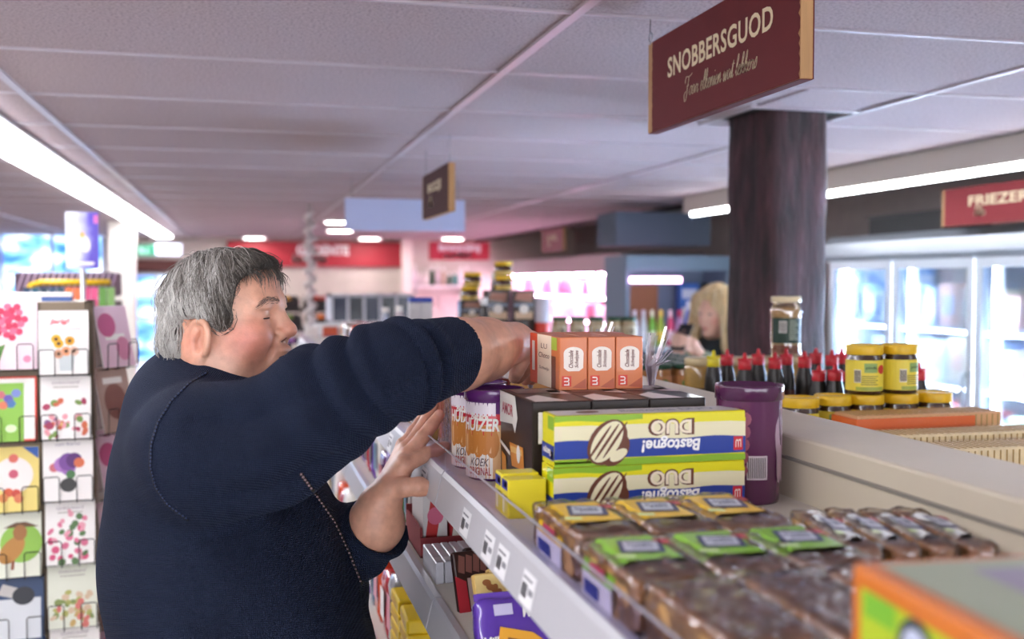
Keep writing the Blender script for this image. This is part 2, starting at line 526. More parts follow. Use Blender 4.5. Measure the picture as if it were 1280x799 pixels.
# round downlights far down the aisle
for i, (x, y, ex) in enumerate(((318, 297, 1), (425, 277, .7), (425, 288, 1), (462, 298, 1), (566, 298, 1), (700, 262, .0), (735, 240, 0))):
    if not ex: continue
    c = P(x, y, Z=CEIL - 0.01)
    dl = thing('downlight', 'round white downlight glowing in the ceiling far down the aisle', 'light', c, 0, 'downlights far down the aisle')
    MB().lathe([(0.0, 0.012), (0.15, 0.012), (0.15, -0.006), (0.135, -0.012)], M('f2f2f2', 0.4), 24).build('ring', dl)
    MB().lathe([(0.0, -0.009), (0.13, -0.009)], M('fffaf5', 0.3, emit=E_DOWN), 24).build('lens', dl)

# ------------------------------------------------------------------ timber post
def post_mat():
    m = bpy.data.materials.new('post_wood'); m.use_nodes = True
    nt = m.node_tree; b = nt.nodes['Principled BSDF']; b.inputs['Roughness'].default_value = 0.6
    tc = nt.nodes.new('ShaderNodeTexCoord'); mp = nt.nodes.new('ShaderNodeMapping'); mp.inputs['Scale'].default_value = (9, 9, 1.6)
    nt.links.new(tc.outputs['Object'], mp.inputs[0])
    n = nt.nodes.new('ShaderNodeTexNoise'); n.inputs['Scale'].default_value = 3; n.inputs['Detail'].default_value = 9; n.inputs['Roughness'].default_value = 0.65
    nt.links.new(mp.outputs[0], n.inputs[0])
    cr = nt.nodes.new('ShaderNodeValToRGB')
    cr.color_ramp.elements[0].position = 0.35; cr.color_ramp.elements[0].color = rgb('170b0d')
    cr.color_ramp.elements[1].position = 0.62; cr.color_ramp.elements[1].color = rgb('4a2830')
    e = cr.color_ramp.elements.new(0.8); e.color = rgb('83606c')
    nt.links.new(n.outputs['Fac'], cr.inputs[0]); nt.links.new(cr.outputs[0], b.inputs['Base Color'])
    bp = nt.nodes.new('ShaderNodeBump'); bp.inputs['Strength'].default_value = 0.9; bp.inputs['Distance'].default_value = 0.02
    nt.links.new(n.outputs['Fac'], bp.inputs['Height']); nt.links.new(bp.outputs[0], b.inputs['Normal'])
    return m
def post():
    n = 28; lv = 60; vs = []; fs = []; m = post_mat()
    for j in range(lv + 1):
        z = (CEIL + 0.02) * j / lv
        for i in range(n):
            a = 2 * math.pi * i / n; c, s_ = math.cos(a), math.sin(a)
            rr = 1.0 / (abs(c) ** 7 + abs(s_) ** 7) ** (1 / 7)
            x = PW * rr * c; y = PW * rr * s_
            d = 0.006 * mnoise.noise(Vector((x * 9, y * 9, z * 3.5))) + 0.0035 * mnoise.noise(Vector((x * 30, y * 30, z * 9)))
            vs.append((x * (1 + d / PW), y * (1 + d / PW), z))
    for j in range(lv):
        for i in range(n): fs.append((j * n + i, j * n + (i + 1) % n, (j + 1) * n + (i + 1) % n, (j + 1) * n + i))
    o = MB().add(vs, fs, m, True).build('timber_post', loc=(PIL.x, PIL.y, 0), rz=R(8))
    props(o, 'rough dark brown timber post rising through the ceiling', 'post')
post()

# white column on the left
wc = P(151, 276, Z=CEIL)
props(MB().box((-0.11, -0.11, 0), (0.11, 0.11, CEIL - 0.001), M('f0ece4', 0.5)).build('white_column', None, 0.01, loc=(wc.x, wc.y + 0.1, 0)),
      'square white painted column standing behind the card racks', 'column')

# ------------------------------------------------------------------ back wall windows, door, exit sign
def daylight():
    m = bpy.data.materials.new('daylight'); m.use_nodes = True
    nt = m.node_tree; b = nt.nodes['Principled BSDF']; b.inputs['Roughness'].default_value = 0.1
    tc = nt.nodes.new('ShaderNodeTexCoord'); mp = nt.nodes.new('ShaderNodeMapping'); mp.inputs['Scale'].default_value = (1.3, 1, 2.6)
    nt.links.new(tc.outputs['Object'], mp.inputs[0])
    n = nt.nodes.new('ShaderNodeTexNoise'); n.inputs['Scale'].default_value = 2.2; n.inputs['Detail'].default_value = 2
    nt.links.new(mp.outputs[0], n.inputs[0])
    cr = nt.nodes.new('ShaderNodeValToRGB')
    cr.color_ramp.elements[0].position = 0.36; cr.color_ramp.elements[0].color = rgb('2a5fb8')
    cr.color_ramp.elements[1].position = 0.62; cr.color_ramp.elements[1].color = rgb('e4eeff')
    e = cr.color_ramp.elements.new(0.47); e.color = rgb('6fa8e8')
    nt.links.new(n.outputs['Fac'], cr.inputs[0]); nt.links.new(cr.outputs[0], b.inputs['Emission Color'])
    b.inputs['Emission Strength'].default_value = E_WINDOW * 0.5; b.inputs['Base Color'].default_value = rgb('406090')
    return m
m_day = daylight()
def window(name, x0, y0, x1, y1, Y, nx, nz):
    a = P(x0, y1, Y=Y); b = P(x1, y0, Y=Y)
    t = thing(name, None, None, (0, 0, 0)); t['kind'] = 'structure'
    fm = M('dfe3ea', 0.5); k = MB()
    k.box((a.x - .05, Y - .05, a.z - .05), (b.x + .05, Y, a.z), fm).box((a.x - .05, Y - .05, b.z), (b.x + .05, Y, b.z + .05), fm)
    k.box((a.x - .05, Y - .05, a.z), (a.x, Y, b.z), fm).box((b.x, Y - .05, a.z), (b.x + .05, Y, b.z), fm)
    k.build('window_frame', t)
    dx = (b.x - a.x) / nx; dz = (b.z - a.z) / nz
    for i in range(nx):
        for j in range(nz):
            MB().box((a.x + i * dx + .012, Y - .03, a.z + j * dz + .012), (a.x + (i + 1) * dx - .012, Y - .015, a.z + (j + 1) * dz - .012), m_day).build('pane', t)
    k = MB()
    for i in range(1, nx): k.box((a.x + i * dx - .02, Y - .045, a.z), (a.x + i * dx + .02, Y - .01, b.z), fm)
    for j in range(1, nz): k.box((a.x, Y - .045, a.z + j * dz - .02), (b.x, Y - .01, a.z + j * dz + .02), fm)
    k.build('glazing_bar', t)
# unseen shop front added behind the viewer: glowing panes light what faces the lens
def added_shop_front():
    t = thing('window_added', None, None); t['kind'] = 'structure'
    m = M('eef2fb', .2, emit=E_WINDOW * 0.95); fm = M('cfd3d8', .4)
    for i in range(4):
        x0 = -3.0 + i * 1.6
        box('pane', (x0 + .04, YF + .02, .75), (x0 + 1.56, YF + .03, 2.15), m, t)
        box('window_frame', (x0 - .04, YF, .7), (x0 + .04, YF + .06, 2.2), fm, t)
    box('window_frame', (3.36, YF, .7), (3.44, YF + .06, 2.2), fm, t)
    box('window_sill', (-3.05, YF, .66), (3.45, YF + .12, .72), fm, t); box('window_frame', (-3.05, YF, 2.15), (3.45, YF + .06, 2.22), fm, t)
added_shop_front()
window('window_1', -60, 288, 128, 470, YB - 0.01, 3, 2)
window('door_1', 172, 344, 222, 560, YB - 0.01, 2, 4)
a = P(165, 341, Y=YB - .06); b = P(232, 325, Y=YB - .06)
props(box('trim_3', (a.x, YB - .06, a.z), (b.x, YB - .001, b.z), M('6b3a34', 0.6)), kind='structure')
ex = P(180, 313, Y=YB - 1.6)
t = thing('exit_sign', 'green rectangular exit sign hung above the glass door', 'sign', ex)
box('plate', (-.115, -.02, -.06), (.115, .02, .06), M('1f7a5a', 0.4, emit=0.08), t, .003)
k = MB(); mp = plane((0, -.0205, 0), (1, 0, 0), (0, 0, 1))
patch(k, mp, -.045, -.005, -.04, .04, M('9fd8bf', 0.5)); disc(k, mp, .03, .022, .01, .01, M('9fd8bf', 0.5), 10)
patch(k, mp, .018, .042, -.04, .008, M('9fd8bf', 0.5)); k.build('pictogram', t, fix=False)
MB().tube([(-.08, 0, .06), (-.08, 0, CEIL - ex.z)], .003, M('999999', .4), 6).build('hanger', t)
MB().tube([(.08, 0, .06), (.08, 0, CEIL - ex.z)], .003, M('999999', .4), 6).build('hanger', t)
ws = P(211, 312, Y=YB - 2.4)
t = thing('lit_notice', 'small white lit notice board hanging beside the green exit sign', 'sign', ws)
box('plate', (-.125, -.02, -.06), (.125, .02, .06), M('dfe6ff', 0.4, emit=0.35), t, .003)
MB().tube([(-.1, 0, .06), (-.1, 0, CEIL - ws.z)], .003, M('999999', .4), 6).build('hanger', t)
MB().tube([(.1, 0, .06), (.1, 0, CEIL - ws.z)], .003, M('999999', .4), 6).build('hanger', t)

# ------------------------------------------------------------------ hanging wooden signs
m_wood = M('b58a5b', 0.6, var=0.18, vscale=6, stretch=(14, 14, 1))
m_signred = M('64181d', 0.75, var=0.05, vscale=20)
m_cream = M('e9d9b4', 0.6)
def hook(t, y, z0, z1):
    k = MB(); n = 14
    k.tube([(0, y + .009 * math.cos(i * 2 * math.pi / n), z0 + .012 + .009 * math.sin(i * 2 * math.pi / n)) for i in range(n + 1)], .0018, M('a9a6a8', .3, 1.0), 6, cap=False)
    k.tube([(0, y, z0 - .004), (0, y, z0 + .004)], .0022, M('a9a6a8', .3, 1.0), 6)
    k.build('eyelet', t)
    MB().tube([(0, y, z0 + .02), (0, y + .004, (z0 + z1) / 2), (0, y, z1)], .0009, M('8a8688', .3, 1.0), 5).build('hanger', t)
# SNOBBERSGUOD: board parallel to the aisle; local x = thickness, y from far (0) to near (-L)
c = P(810, 167, F=2.19)
far = Vector((c.x, c.y, c.z)); L = 0.615; H = 0.182; TH = 0.021
t = thing('hanging_sign', 'dark red wooden sign lettered SNOBBERSGUOD hanging near the timber post', 'sign', far)
box('board', (0, -L, 0), (TH, 0, H), m_wood, t, .0015)
# painted face with ragged short ends
pts = []
random.seed(3)
for i in range(25): pts.append((-.0006, -.022 - .004 * random.random() * (i % 2), H * i / 24))
for i in range(25): pts.append((-.0006, -L + .001 + .006 * random.random() * (i % 2), H - H * i / 24))
k = MB(); k.poly(pts, m_signred); k.build('painted_face', t, fix=False)
k = MB(); k.box((TH, -L, 0), (TH + .0015, 0, H), m_signred); k.build('painted_back', t)
k = MB(); k.box((.0005, -L + .001, -.0012), (TH - .0005, -.001, -.0002), m_signred); k.build('painted_edge', t)
sgn = plane((-.0012, 0, 0), (0, -1, 0), (0, 0, 1))
off = lambda du, dv: (lambda a, b: sgn(du + a, dv + b))
lettering(t, 'SNOBBERSGUOD', off(.318, .113), .425, .0395, m_cream, bold=0.022, space=1.06)
# cursive line drawn as strokes
def cursive(s, x0, z0, h, mapf, mat, w=.0022):
    """joined-up handwriting from centre lines in units of x-height"""
    G = {'o': ([(.0, .3), (.25, .9), (.55, .95), (.62, .5), (.35, .05), (.1, .2), (.15, .7), (.5, .95), (.8, .8)], .75),
         'a': ([(.55, .85), (.3, 1), (.05, .6), (.1, .1), (.35, .1), (.6, .8), (.62, .25), (.75, .05), (.9, .3)], .85),
         'r': ([(0, .3), (.2, .95), (.3, .8), (.55, .85), (.45, .2), (.6, 0), (.8, .3)], .75),
         'e': ([(0, .35), (.35, .6), (.45, .9), (.25, 1), (.08, .6), (.15, .1), (.4, .02), (.65, .35)], .6),
         'l': ([(0, .35), (.4, 1.4), (.42, 2.0), (.28, 2.05), (.15, 1.2), (.15, .3), (.3, .02), (.5, .3)], .48),
         'k': ([(0, .35), (.4, 1.4), (.42, 2.0), (.28, 2.05), (.15, 1.2), (.05, .0), (.2, .7), (.5, 1), (.45, .6), (.2, .55), (.45, .1), (.6, .02), (.75, .3)], .72),
         'n': ([(0, .4), (.15, 1), (.08, 0), (.3, .85), (.5, 1), (.5, .3), (.6, .02), (.8, .35)], .75),
         'i': ([(0, .4), (.2, 1), (.16, .3), (.26, .02), (.45, .35)], .42),
         'w': ([(0, .6), (.15, 1), (.1, .2), (.25, 0), (.45, .9), (.45, .2), (.6, 0), (.8, .9), (.95, .85)], .92),
         't': ([(0, .4), (.3, 1.7), (.18, .3), (.3, .02), (.5, .3)], .45),
         's': ([(0, .3), (.35, 1.05), (.45, .7), (.4, .2), (.15, .0), (.05, .25)], .55)}
    mb = MB(); x = x0
    def stroke(pl):
        q = [Vector(p + (0,)) for p in pl]; out = []
        for i in range(len(q) - 1):
            p0, p1, p2, p3 = q[max(i - 1, 0)], q[i], q[i + 1], q[min(i + 2, len(q) - 1)]
            for s2 in range(6):
                u = s2 / 6
                out.append(0.5 * ((2 * p1) + (p2 - p0) * u + (2 * p0 - 5 * p1 + 4 * p2 - p3) * u * u + (3 * p1 - p0 - 3 * p2 + p3) * u ** 3))
        out.append(q[-1])
        for i in range(len(out) - 1):
            a, b = out[i], out[i + 1]; d = b - a
            if d.length < 1e-9: continue
            d.normalize(); n = Vector((-d.y, d.x, 0)); ww = w * (0.55 + 0.55 * abs(d.y))
            mb.quad(mapf(*(a - n * ww - d * w * .3)[:2]), mapf(*(b - n * ww + d * w * .3)[:2]), mapf(*(b + n * ww + d * w * .3)[:2]), mapf(*(a + n * ww - d * w * .3)[:2]), mat)
    for ch in s:
        if ch == ' ': x += h * .45; continue
        if ch == 'F':
            for pl in ([(-.25, 1.5), (-.1, 2.2), (.6, 2.1), (1.3, 2.35)], [(.6, 2.1), (.42, .9), (.3, -.2), (.0, -.5), (-.25, .2), (.1, .6)], [(.15, 1.1), (.75, 1.2)]):
                stroke([(x + (a + .2 * b) * h, z0 + b * h) for a, b in pl])
            x += h * .95; continue
        pl, adv = G[ch]
        stroke([(x + (a * .95 + .2 * b) * h, z0 + b * h) for a, b in pl])
        if ch == 't': stroke([(x + h * (a + .2 * 1.35), z0 + h * 1.35) for a in (0, .55)])
        if ch == 'i': stroke([(x + h * .45, z0 + h * 1.45), (x + h * .5, z0 + h * 1.55)])
        x += adv * h * .95
    return mb, x
mb, xe = cursive('Foar elkenien wat lekkers', 0.190, 0.043, 0.0165, lambda a, b: sgn(.190 + (a - .190) * 1.12, b), m_cream, .00095)
mb.build('lettering', t, fix=False)
hook(t, -.012, H, CEIL - far.z)
hook(t, -L + .05, H, CEIL - far.z)

def side_sign(x, ytop, ybot, xr, F, label, txt, name='hanging_sign', mat=None, near_right=True, hang=True):
    a = P(x, ybot, F=F); h = (P(x, ytop, F=F) - a).z
    b = P(xr, ybot, X=a.x); L = a.y - b.y
    t = thing(name, label, 'sign', a)
    box('board', (0, -L, 0), (.024, 0, h), m_wood, t, .001)
    MB().box((-.0015, -L + .006, 0), (-.0002, -.02, h), mat or m_signred).build('painted_face', t)
    s2 = plane((-.002, 0, 0), (0, -1, 0), (0, 0, 1))
    lettering(t, txt, lambda u, v: s2(L * .5 + u, h * .62 + v), L * .5, h * .26, m_cream, bold=.02)
    mb, _ = cursive('lekker', L * .3, h * .24, h * .11, s2, m_cream, h * .012)
    mb.build('lettering', t, fix=False)
    if hang:
        MB().tube([(.01, -.03, h), (.01, -.03, CEIL - a.z)], .0015, M('8a8688', .3, 1.0), 5).build('hanger', t)
        MB().tube([(.01, -L + .03, h), (.01, -L + .03, CEIL - a.z)], .0015, M('8a8688', .3, 1.0), 5).build('hanger', t)
    return t
side_sign(528, 222, 275, 561, 4.4, 'small dark brown wooden sign hanging in front of the blue grey panel', 'BRODZJE', mat=M('4a2a2a', .85))
side_sign(1177, 238, 284, 1330, 4.95, 'red wooden sign lettered FRIEZER above the freezer doors', 'FRIEZER', mat=M('84282f', .8), hang=False)
side_sign(677, 289, 316, 704, 8.5, 'small faded red sign hanging above the pink lit fridge', 'SUVEL', mat=M('a4525c', .5), hang=True)
# blue grey panel hung across the aisle
c = P(507, 289, F=5.6); wd = 151 / FPX * 5.6; hh = 40 / FPX * 5.6
t = thing('aisle_banner', 'plain blue grey panel hanging across the aisle behind a small sign', 'sign', c)
MB().box((-wd / 2, -.006, 0), (wd / 2, .006, hh), M('b4bbdc', .7)).build('panel', t, .002)
for s_ in (-.44, .44): MB().tube([(wd * s_, 0, hh), (wd * s_, 0, CEIL - c.z)], .002, M('777777', .4), 5).build('hanger', t)
# ================================================================== island shelving (gondola)
SZ = CAMZ - 0.28           # top shelf, man's side
SX0, SX1 = 0.292, 0.69     # its front edge and the foot of the back panel
DX1 = 0.825                # far side of the capped back panel
DZ = CAMZ - 0.199          # top of the cap
OZ = CAMZ - 0.32           # top shelf on the other side
OX1 = 1.46
GY0, GY1 = 0.12, 5.4
m_sh = M('cdc8c0', 0.45, var=0.03)
m_rail = M('c2c2c8', 0.35)
m_met = M('a4a4a8', 0.35, 0.6)
go = thing('shelf_gondola', 'long grey metal island gondola holding biscuits and sweets beside the man', 'shelf', (0, 0, 0))
box('back_panel', (SX1, GY0, 0.08), (DX1, GY1, DZ), M('d6ccb8', 0.45, var=0.03), go, .004)
k = MB(); k.box((SX1 - .004, GY0, DZ - .032), (SX1 + .001, GY1, DZ - .028), M('8f8a82', .5)); k.build('panel_groove', go)
box('base', (0.33, GY0, 0.0), (OX1 - .05, GY1, 0.1), M('5a5858', .5), go)
shelves = [SZ, SZ - 0.185, SZ - 0.47, SZ - 0.78, SZ - 1.08]
fronts = [SX0, 0.278, 0.268, 0.262, 0.258]
for i, (z, x0) in enumerate(zip(shelves, fronts)):
    b = box('shelf', (x0, GY0, z - .022), (SX1, GY1, z), m_sh, go, .002)
    if i: box('shelf_brace', (x0 + .02, GY0, z - .05), (SX1, GY0 + .02, z - .022), m_met, b)
for i, z in enumerate((OZ, OZ - .33, OZ - .66, OZ - 1.0)):
    b = box('shelf', (DX1, GY0, z - .022), (OX1, GY1, z), m_sh, go, .002)
    k = MB(); k.add([(OX1, GY0, z), (OX1, GY1, z), (OX1 + .012, GY1, z - .05), (OX1 + .012, GY0, z - .05)], [(0, 1, 2, 3)], m_rail)
    k.build('price_rail', b)
# upright rails for the price tags: slanted strips in lengths of a metre and a quarter
def rail(z, x0, h, y0, y1, mat, lip):
    k = MB()
    prof = [(x0 + .004, z + .004), (x0 - .006, z + .004), (x0 - .010, z - .002), (x0 - .020, z - h), (x0 - .016, z - h - .004), (x0 - .002, z - .006)]
    n = len(prof)
    vs = [(x, y0, zz) for x, zz in prof] + [(x, y1, zz) for x, zz in prof]
    k.add(vs, [(i, (i + 1) % n, n + (i + 1) % n, n + i) for i in range(n)] + [tuple(range(n)), tuple(range(2 * n - 1, n - 1, -1))], mat)
    return k
ysplit = P(552, 600, X=SX0 - .01).y
segs = [(GY0, ysplit - .003), (ysplit + .003, ysplit + 1.25), (ysplit + 1.256, ysplit + 2.5), (ysplit + 2.506, GY1)]
m_tag = M('f1f1f4', 0.5); m_ink = M('3c3c44', 0.6); m_inkp = M('8a8a92', 0.6)
for si, (z, x0) in enumerate(zip(shelves, fronts)):
    h = [.047, .042, .046, .046, .046][si]
    for j, (y0, y1) in enumerate(segs):
        r = rail(z, x0, h, y0, y1, m_rail if si == 0 else M('b9b9bf', .3, .35) if si == 1 else m_rail, .01).build('price_rail', go)
        # printed tags
        random.seed(si * 10 + j)
        ys = []
        if si == 0 and j == 0: ys = [P(x, y, X=x0 - .02).y for x, y in ((578, 630), (606, 668), (623, 677), (655, 735))] + [.75, .62]
        elif si == 0: ys = [y0 + .12 + q * .19 for q in range(6) if y0 + .12 + q * .19 < y1 - .05]
        for y in ys:
            sl = Vector((-.010, 0, -(h - .002))).normalized()       # down the slanted face
            o_ = Vector((x0 - .010, y, z - .002)) + sl * (h * .56)
            mp = plane(o_, (0, -1, 0), -sl, .0006)
            k = MB(); patch(k, mp, -.024, .024, -.016, .016, m_tag)
            mp2 = plane(o_, (0, -1, 0), -sl, .0010)
            for q in range(9): patch(k, mp2, -.02 + q * .0022, -.0188 + q * .0022, -.01, .004, m_ink)
            patch(k, mp2, .004, .02, -.004, .002, m_inkp); patch(k, mp2, -.02, .012, .008, .0105, m_inkp)
            k.build('price_tag', r, fix=False)
    # clear riser along the top shelf
for j, (y0, y1) in enumerate(segs):
    k = MB(); k.box((SX0 - .0055, y0 + .002, SZ + .004), (SX0 - .004, y1 - .002, SZ + .036), film('f8f6ff', .99, .02, 0, 40, .22))
    g_ = k.build('clear_riser', go); g_['label'] = 'clear plastic riser strip'
    k = MB(); k.box((SX0 - .0060, y0 + .002, SZ + .0355), (SX0 - .0035, y1 - .002, SZ + .0368), M('b4b2bc', .3)); k.build('riser_edge', g_)
# ================================================================== goods on the top shelf beside the man
G_ = 0.0004
def soft_box(lx, ly, lz, r, n=8, amp=0.0, freq=40.0, seed=0.0, squash=0.0):
    """rounded brick, base at z=0, with crumpled surface"""
    bm = bmesh.new(); bmesh.ops.create_cube(bm, size=2.0)
    bmesh.ops.subdivide_edges(bm, edges=bm.edges, cuts=n, use_grid_fill=True)
    h = Vector((lx / 2, ly / 2, lz / 2))
    for v in bm.verts:
        p = Vector((v.co.x * h.x, v.co.y * h.y, v.co.z * h.z))
        q = Vector((max(-h.x + r, min(h.x - r, p.x)), max(-h.y + r, min(h.y - r, p.y)), max(-h.z + r, min(h.z - r, p.z))))
        d = p - q
        if d.length > 1e-9: d.normalize()
        nn = d if d.length > .5 else Vector((v.co.x if abs(v.co.x) > .99 else 0, v.co.y if abs(v.co.y) > .99 else 0, v.co.z if abs(v.co.z) > .99 else 0)).normalized()
        p = q + d * r
        if amp and p.z > -h.z + .002: p += nn * amp * mnoise.noise(Vector((p.x * freq + seed, p.y * freq, p.z * freq)))
        v.co = p + Vector((0, 0, h.z))
    return bm
def bm_obj(name, bm, mat, parent=None, smooth=True):
    me = bpy.data.meshes.new(name); bm.to_mesh(me); bm.free(); me.materials.append(mat)
    if smooth: me.polygons.foreach_set('use_smooth', [True] * len(me.polygons))
    return meshobj(name, me, parent)
def front(w, h, y=0.0, off=G_):      # face looking to -Y, u 0..1, v 0..1 from the lower left
    return lambda u, v: Vector((-w / 2 + u * w, y - off, v * h))
def left(w, h, x=0.0, off=G_):       # face looking to -X; u runs from the far to the near edge
    return lambda u, v: Vector((x - off, w / 2 - u * w, v * h))
def top(w, d, z, off=G_):
    return lambda u, v: Vector((-w / 2 + u * w, -d / 2 + v * d, z + off))
def rect(mb, f, u0, u1, v0, v1, mat): mb.quad(f(u0, v0), f(u1, v0), f(u1, v1), f(u0, v1), mat)
def wave(mb, f, v0, v1, mat, u0=0.0, u1=1.0, amp=.03, n=18, ph=0.0, bot=False):
    for i in range(n):
        a = u0 + (u1 - u0) * i / n; b = u0 + (u1 - u0) * (i + 1) / n
        g = lambda u: amp * math.sin(u * 17 + ph)
        mb.quad(f(a, v0 + (g(a) if bot else 0)), f(b, v0 + (g(b) if bot else 0)), f(b, v1 + g(b)), f(a, v1 + g(a)), mat)
_ov = [0]
def oval(mb, f, cu, cv, ru, rv, mat, asp, rot=0.0, n=22):
    ps = []; _ov[0] += 1
    o0 = f(cu, cv); nn = (f(cu + .01, cv) - o0).cross(f(cu, cv + .01) - o0).normalized() * (1.2e-5 * (_ov[0] % 24 + 1))
    for i in range(n):
        a = 2 * math.pi * i / n; x, y = ru * math.cos(a), rv * math.sin(a)
        ps.append(f(cu + (x * math.cos(rot) - y * math.sin(rot)) / asp, cv + x * math.sin(rot) + y * math.cos(rot)) + nn)
    mb.poly(ps, mat)
def word(mb, f, s, cu, cv, w, h, mat, flip=False, shear=0.0, bold=0.0, up=False):
    """lettering into a face's unit frame; flip = upside down; up = reading upwards"""
    if flip: g = lambda a, b: f(cu - a, cv - b)
    elif up: g = lambda a, b: f(cu - b, cv + a)
    else: g = lambda a, b: f(cu + a, cv + b)
    lettering(None, s, g, w, h, mat, shear, bold, mb=mb)

W_ = M('f4f0e8', .5); K_ = M('1b1416', .5); YEL = M('e8e018', .35, coat=.3); CRM = M('efe9c2', .35, coat=.3); BLU = M('1f3f9c', .35, coat=.3)
GRN = M('8dbb2c', .35, coat=.3); BRN = M('6a3a26', .4, coat=.3); RED = M('cf1f30', .4, coat=.3); BISC = M('d9bd84', .5)

def bastogne(name, label, x0, x1, y, z, dy=.05, h=.0605):
    w = x1 - x0
    t = thing(name, label, 'box', ((x0 + x1) / 2, y, z))
    box('carton', (-w / 2, 0, 0), (w / 2, dy, h), YEL, t, .0012, 1)
    asp = w / h
    k = MB(); f = front(w, h, 0, .0003)
    rect(k, f, 0, .45, .86, 1.0, GRN); rect(k, f, 0, 1, .47, .80, CRM)
    f = front(w, h, 0, .0006)
    wave(k, f, .15, .50, BLU, amp=.018); wave(k, f, .80, .88, YEL, amp=.02, bot=True)
    wave(k, f, .0, .13, GRN, .0, 1.0, amp=.01); rect(k, f, 0.0, .3, .06, .10, YEL)
    k.build('front_print', t, fix=False)
    k = MB(); f1 = front(w, h, 0, .0009); f2 = front(w, h, 0, .0012); f3 = front(w, h, 0, .0015)
    oval(k, f1, .268, .46, .50, .36, BRN, asp, .9); oval(k, f1, .31, .30, .36, .25, BRN, asp, .9)
    oval(k, f2, .265, .47, .46, .26, CRM, asp, .95)
    for s_ in (-.17, .0, .17): oval(k, f3, .265 + s_ / asp, .47 + s_ * .2, .44, .028, BRN, asp, .95)
    oval(k, f2, .325, .2, .2, .1, CRM, asp, .5)
    k.build('biscuit_picture', t, fix=False)
    k = MB(); 
    word(k, f1, 'DUO', .60, .72, .245, .34, BRN, flip=True, bold=.06)
    word(k, f2, 'DUO', .60, .72, .215, .28, M('f6ead0', .4), flip=True, bold=.03)
    word(k, f1, 'Bastogne!', .60, .385, .31, .32, M('ffffff', .4), flip=True, shear=.12, bold=.03)
    rect(k, f1, .935, .985, .2, .48, RED); word(k, f2, 'LU', .96, .34, .03, .16, W_, flip=True, bold=.02)
    k.build('lettering', t, fix=False)
    k = MB(); fl = lambda u, v: Vector((-w / 2 - .0005, dy - u * dy, v * h)); fl2 = lambda u, v: Vector((-w / 2 - .0009, dy - u * dy, v * h))
    rect(k, fl, .5, 1, .72, .98, GRN); rect(k, fl, 0, 1, .12, .42, BLU); rect(k, fl, .72, .95, .14, .30, M('b03050', .4))
    word(k, fl2, 'Bastogne', .45, .28, .6, .17, W_, flip=True, bold=.03); k.build('end_print', t, fix=False)
    k = MB(); ft = top(w, dy, h); ft2 = top(w, dy, h, .0008)
    tp = lambda u, v: ft(u, v) + Vector((0, dy / 2, 0)); tp2 = lambda u, v: ft2(u, v) + Vector((0, dy / 2, 0))
    rect(k, tp, .02, .98, .1, .98, M('d8d3d2', .35)); oval(k, tp2, .2, .5, .3, .2, BRN, w / dy, .2)
    word(k, tp2, 'Bastogne DUO', .62, .5, .5, .5, M('8a8e98', .4), bold=.02); k.build('top_print', t, fix=False)
    return t
BY = 1.19
bx0 = P(693, 560, Y=BY).x; bx1 = P(931, 560, Y=BY).x
bastogne('biscuit_box', 'lower yellow and blue Bastogne DUO biscuit box of the stack of two', bx0 - .001, bx1, BY, SZ)
bastogne('biscuit_box', 'upper yellow and blue Bastogne DUO biscuit box of the stack of two', bx0, bx1 + .001, BY + .001, SZ + .0612)

# dark purple tubs (lathe), some with a printed paper wrap
def tub(label, c, r, h, body, rim, wrap=None, ang=-2.0, col='6a3060', group=None):
    t = thing('biscuit_tub', label, 'tub', c, 0, group)
    prof = [(0, 0), (r * .86, 0), (r * .885, .004), (r * .94, h * .55), (r * .955, h * .88), (r * .97, h * .90)]
    MB().lathe(prof, body, 40).build('tub_body', t)
    MB().lathe([(r * .965, h * .875), (r * 1.0, h * .88), (r * 1.0, h * .985), (r * .985, h), (r * .94, h), (r * .925, h * .94), (r * .90, h * .925), (0, h * .925)], rim, 40).build('tub_lid', t)
    if wrap: wrap(t, r, h, ang)
    return t
PUR = M('5b2650', .25, coat=.4); PURL = M('5c2a6e', .25, coat=.4)
def wrap_back(t, r, h, ang):
    k = MB(); g = lambda a0, z, off=.0006: (lambda a, b: cyl((0, 0, 0), r * .935, a0, z, off)(a, b))
    m = g(ang, h * .42)
    patch(k, m, -.014, .012, -.03, .0, M('d9cdd6', .4), 4)
    for q in range(10): patch(k, g(ang, h * .42, .0010), -.013 + q * .0024, -.0118 + q * .0024, -.028, -.002, K_, 1)
    m2 = g(ang + .95, h * .5)
    ps = []
    for i in range(26):
        a = 2 * math.pi * i / 26; rr = 1 + .13 * math.sin(5 * a)
        ps.append(m2(.013 * rr * math.cos(a), .05 * rr * math.sin(a)))
    k.poly(ps, M('b79aac', .4))
    for i in range(5): oval(k, lambda u, v: g(ang - .5, h * .5, .0006)(u, v), .001 * i, -.03 + .016 * i, .008, .009, M('a0506e', .4), 1.0, n=10)
    k.build('printed_wrap', t, fix=False)
cc = P(932, 600, F=1.365)
tub('plain dark purple biscuit tub with lid behind the Bastogne boxes', (cc.x + .004, cc.y, SZ), .0435, .149, PUR, M('4d2047', .2, coat=.5), wrap_back, -1.75)
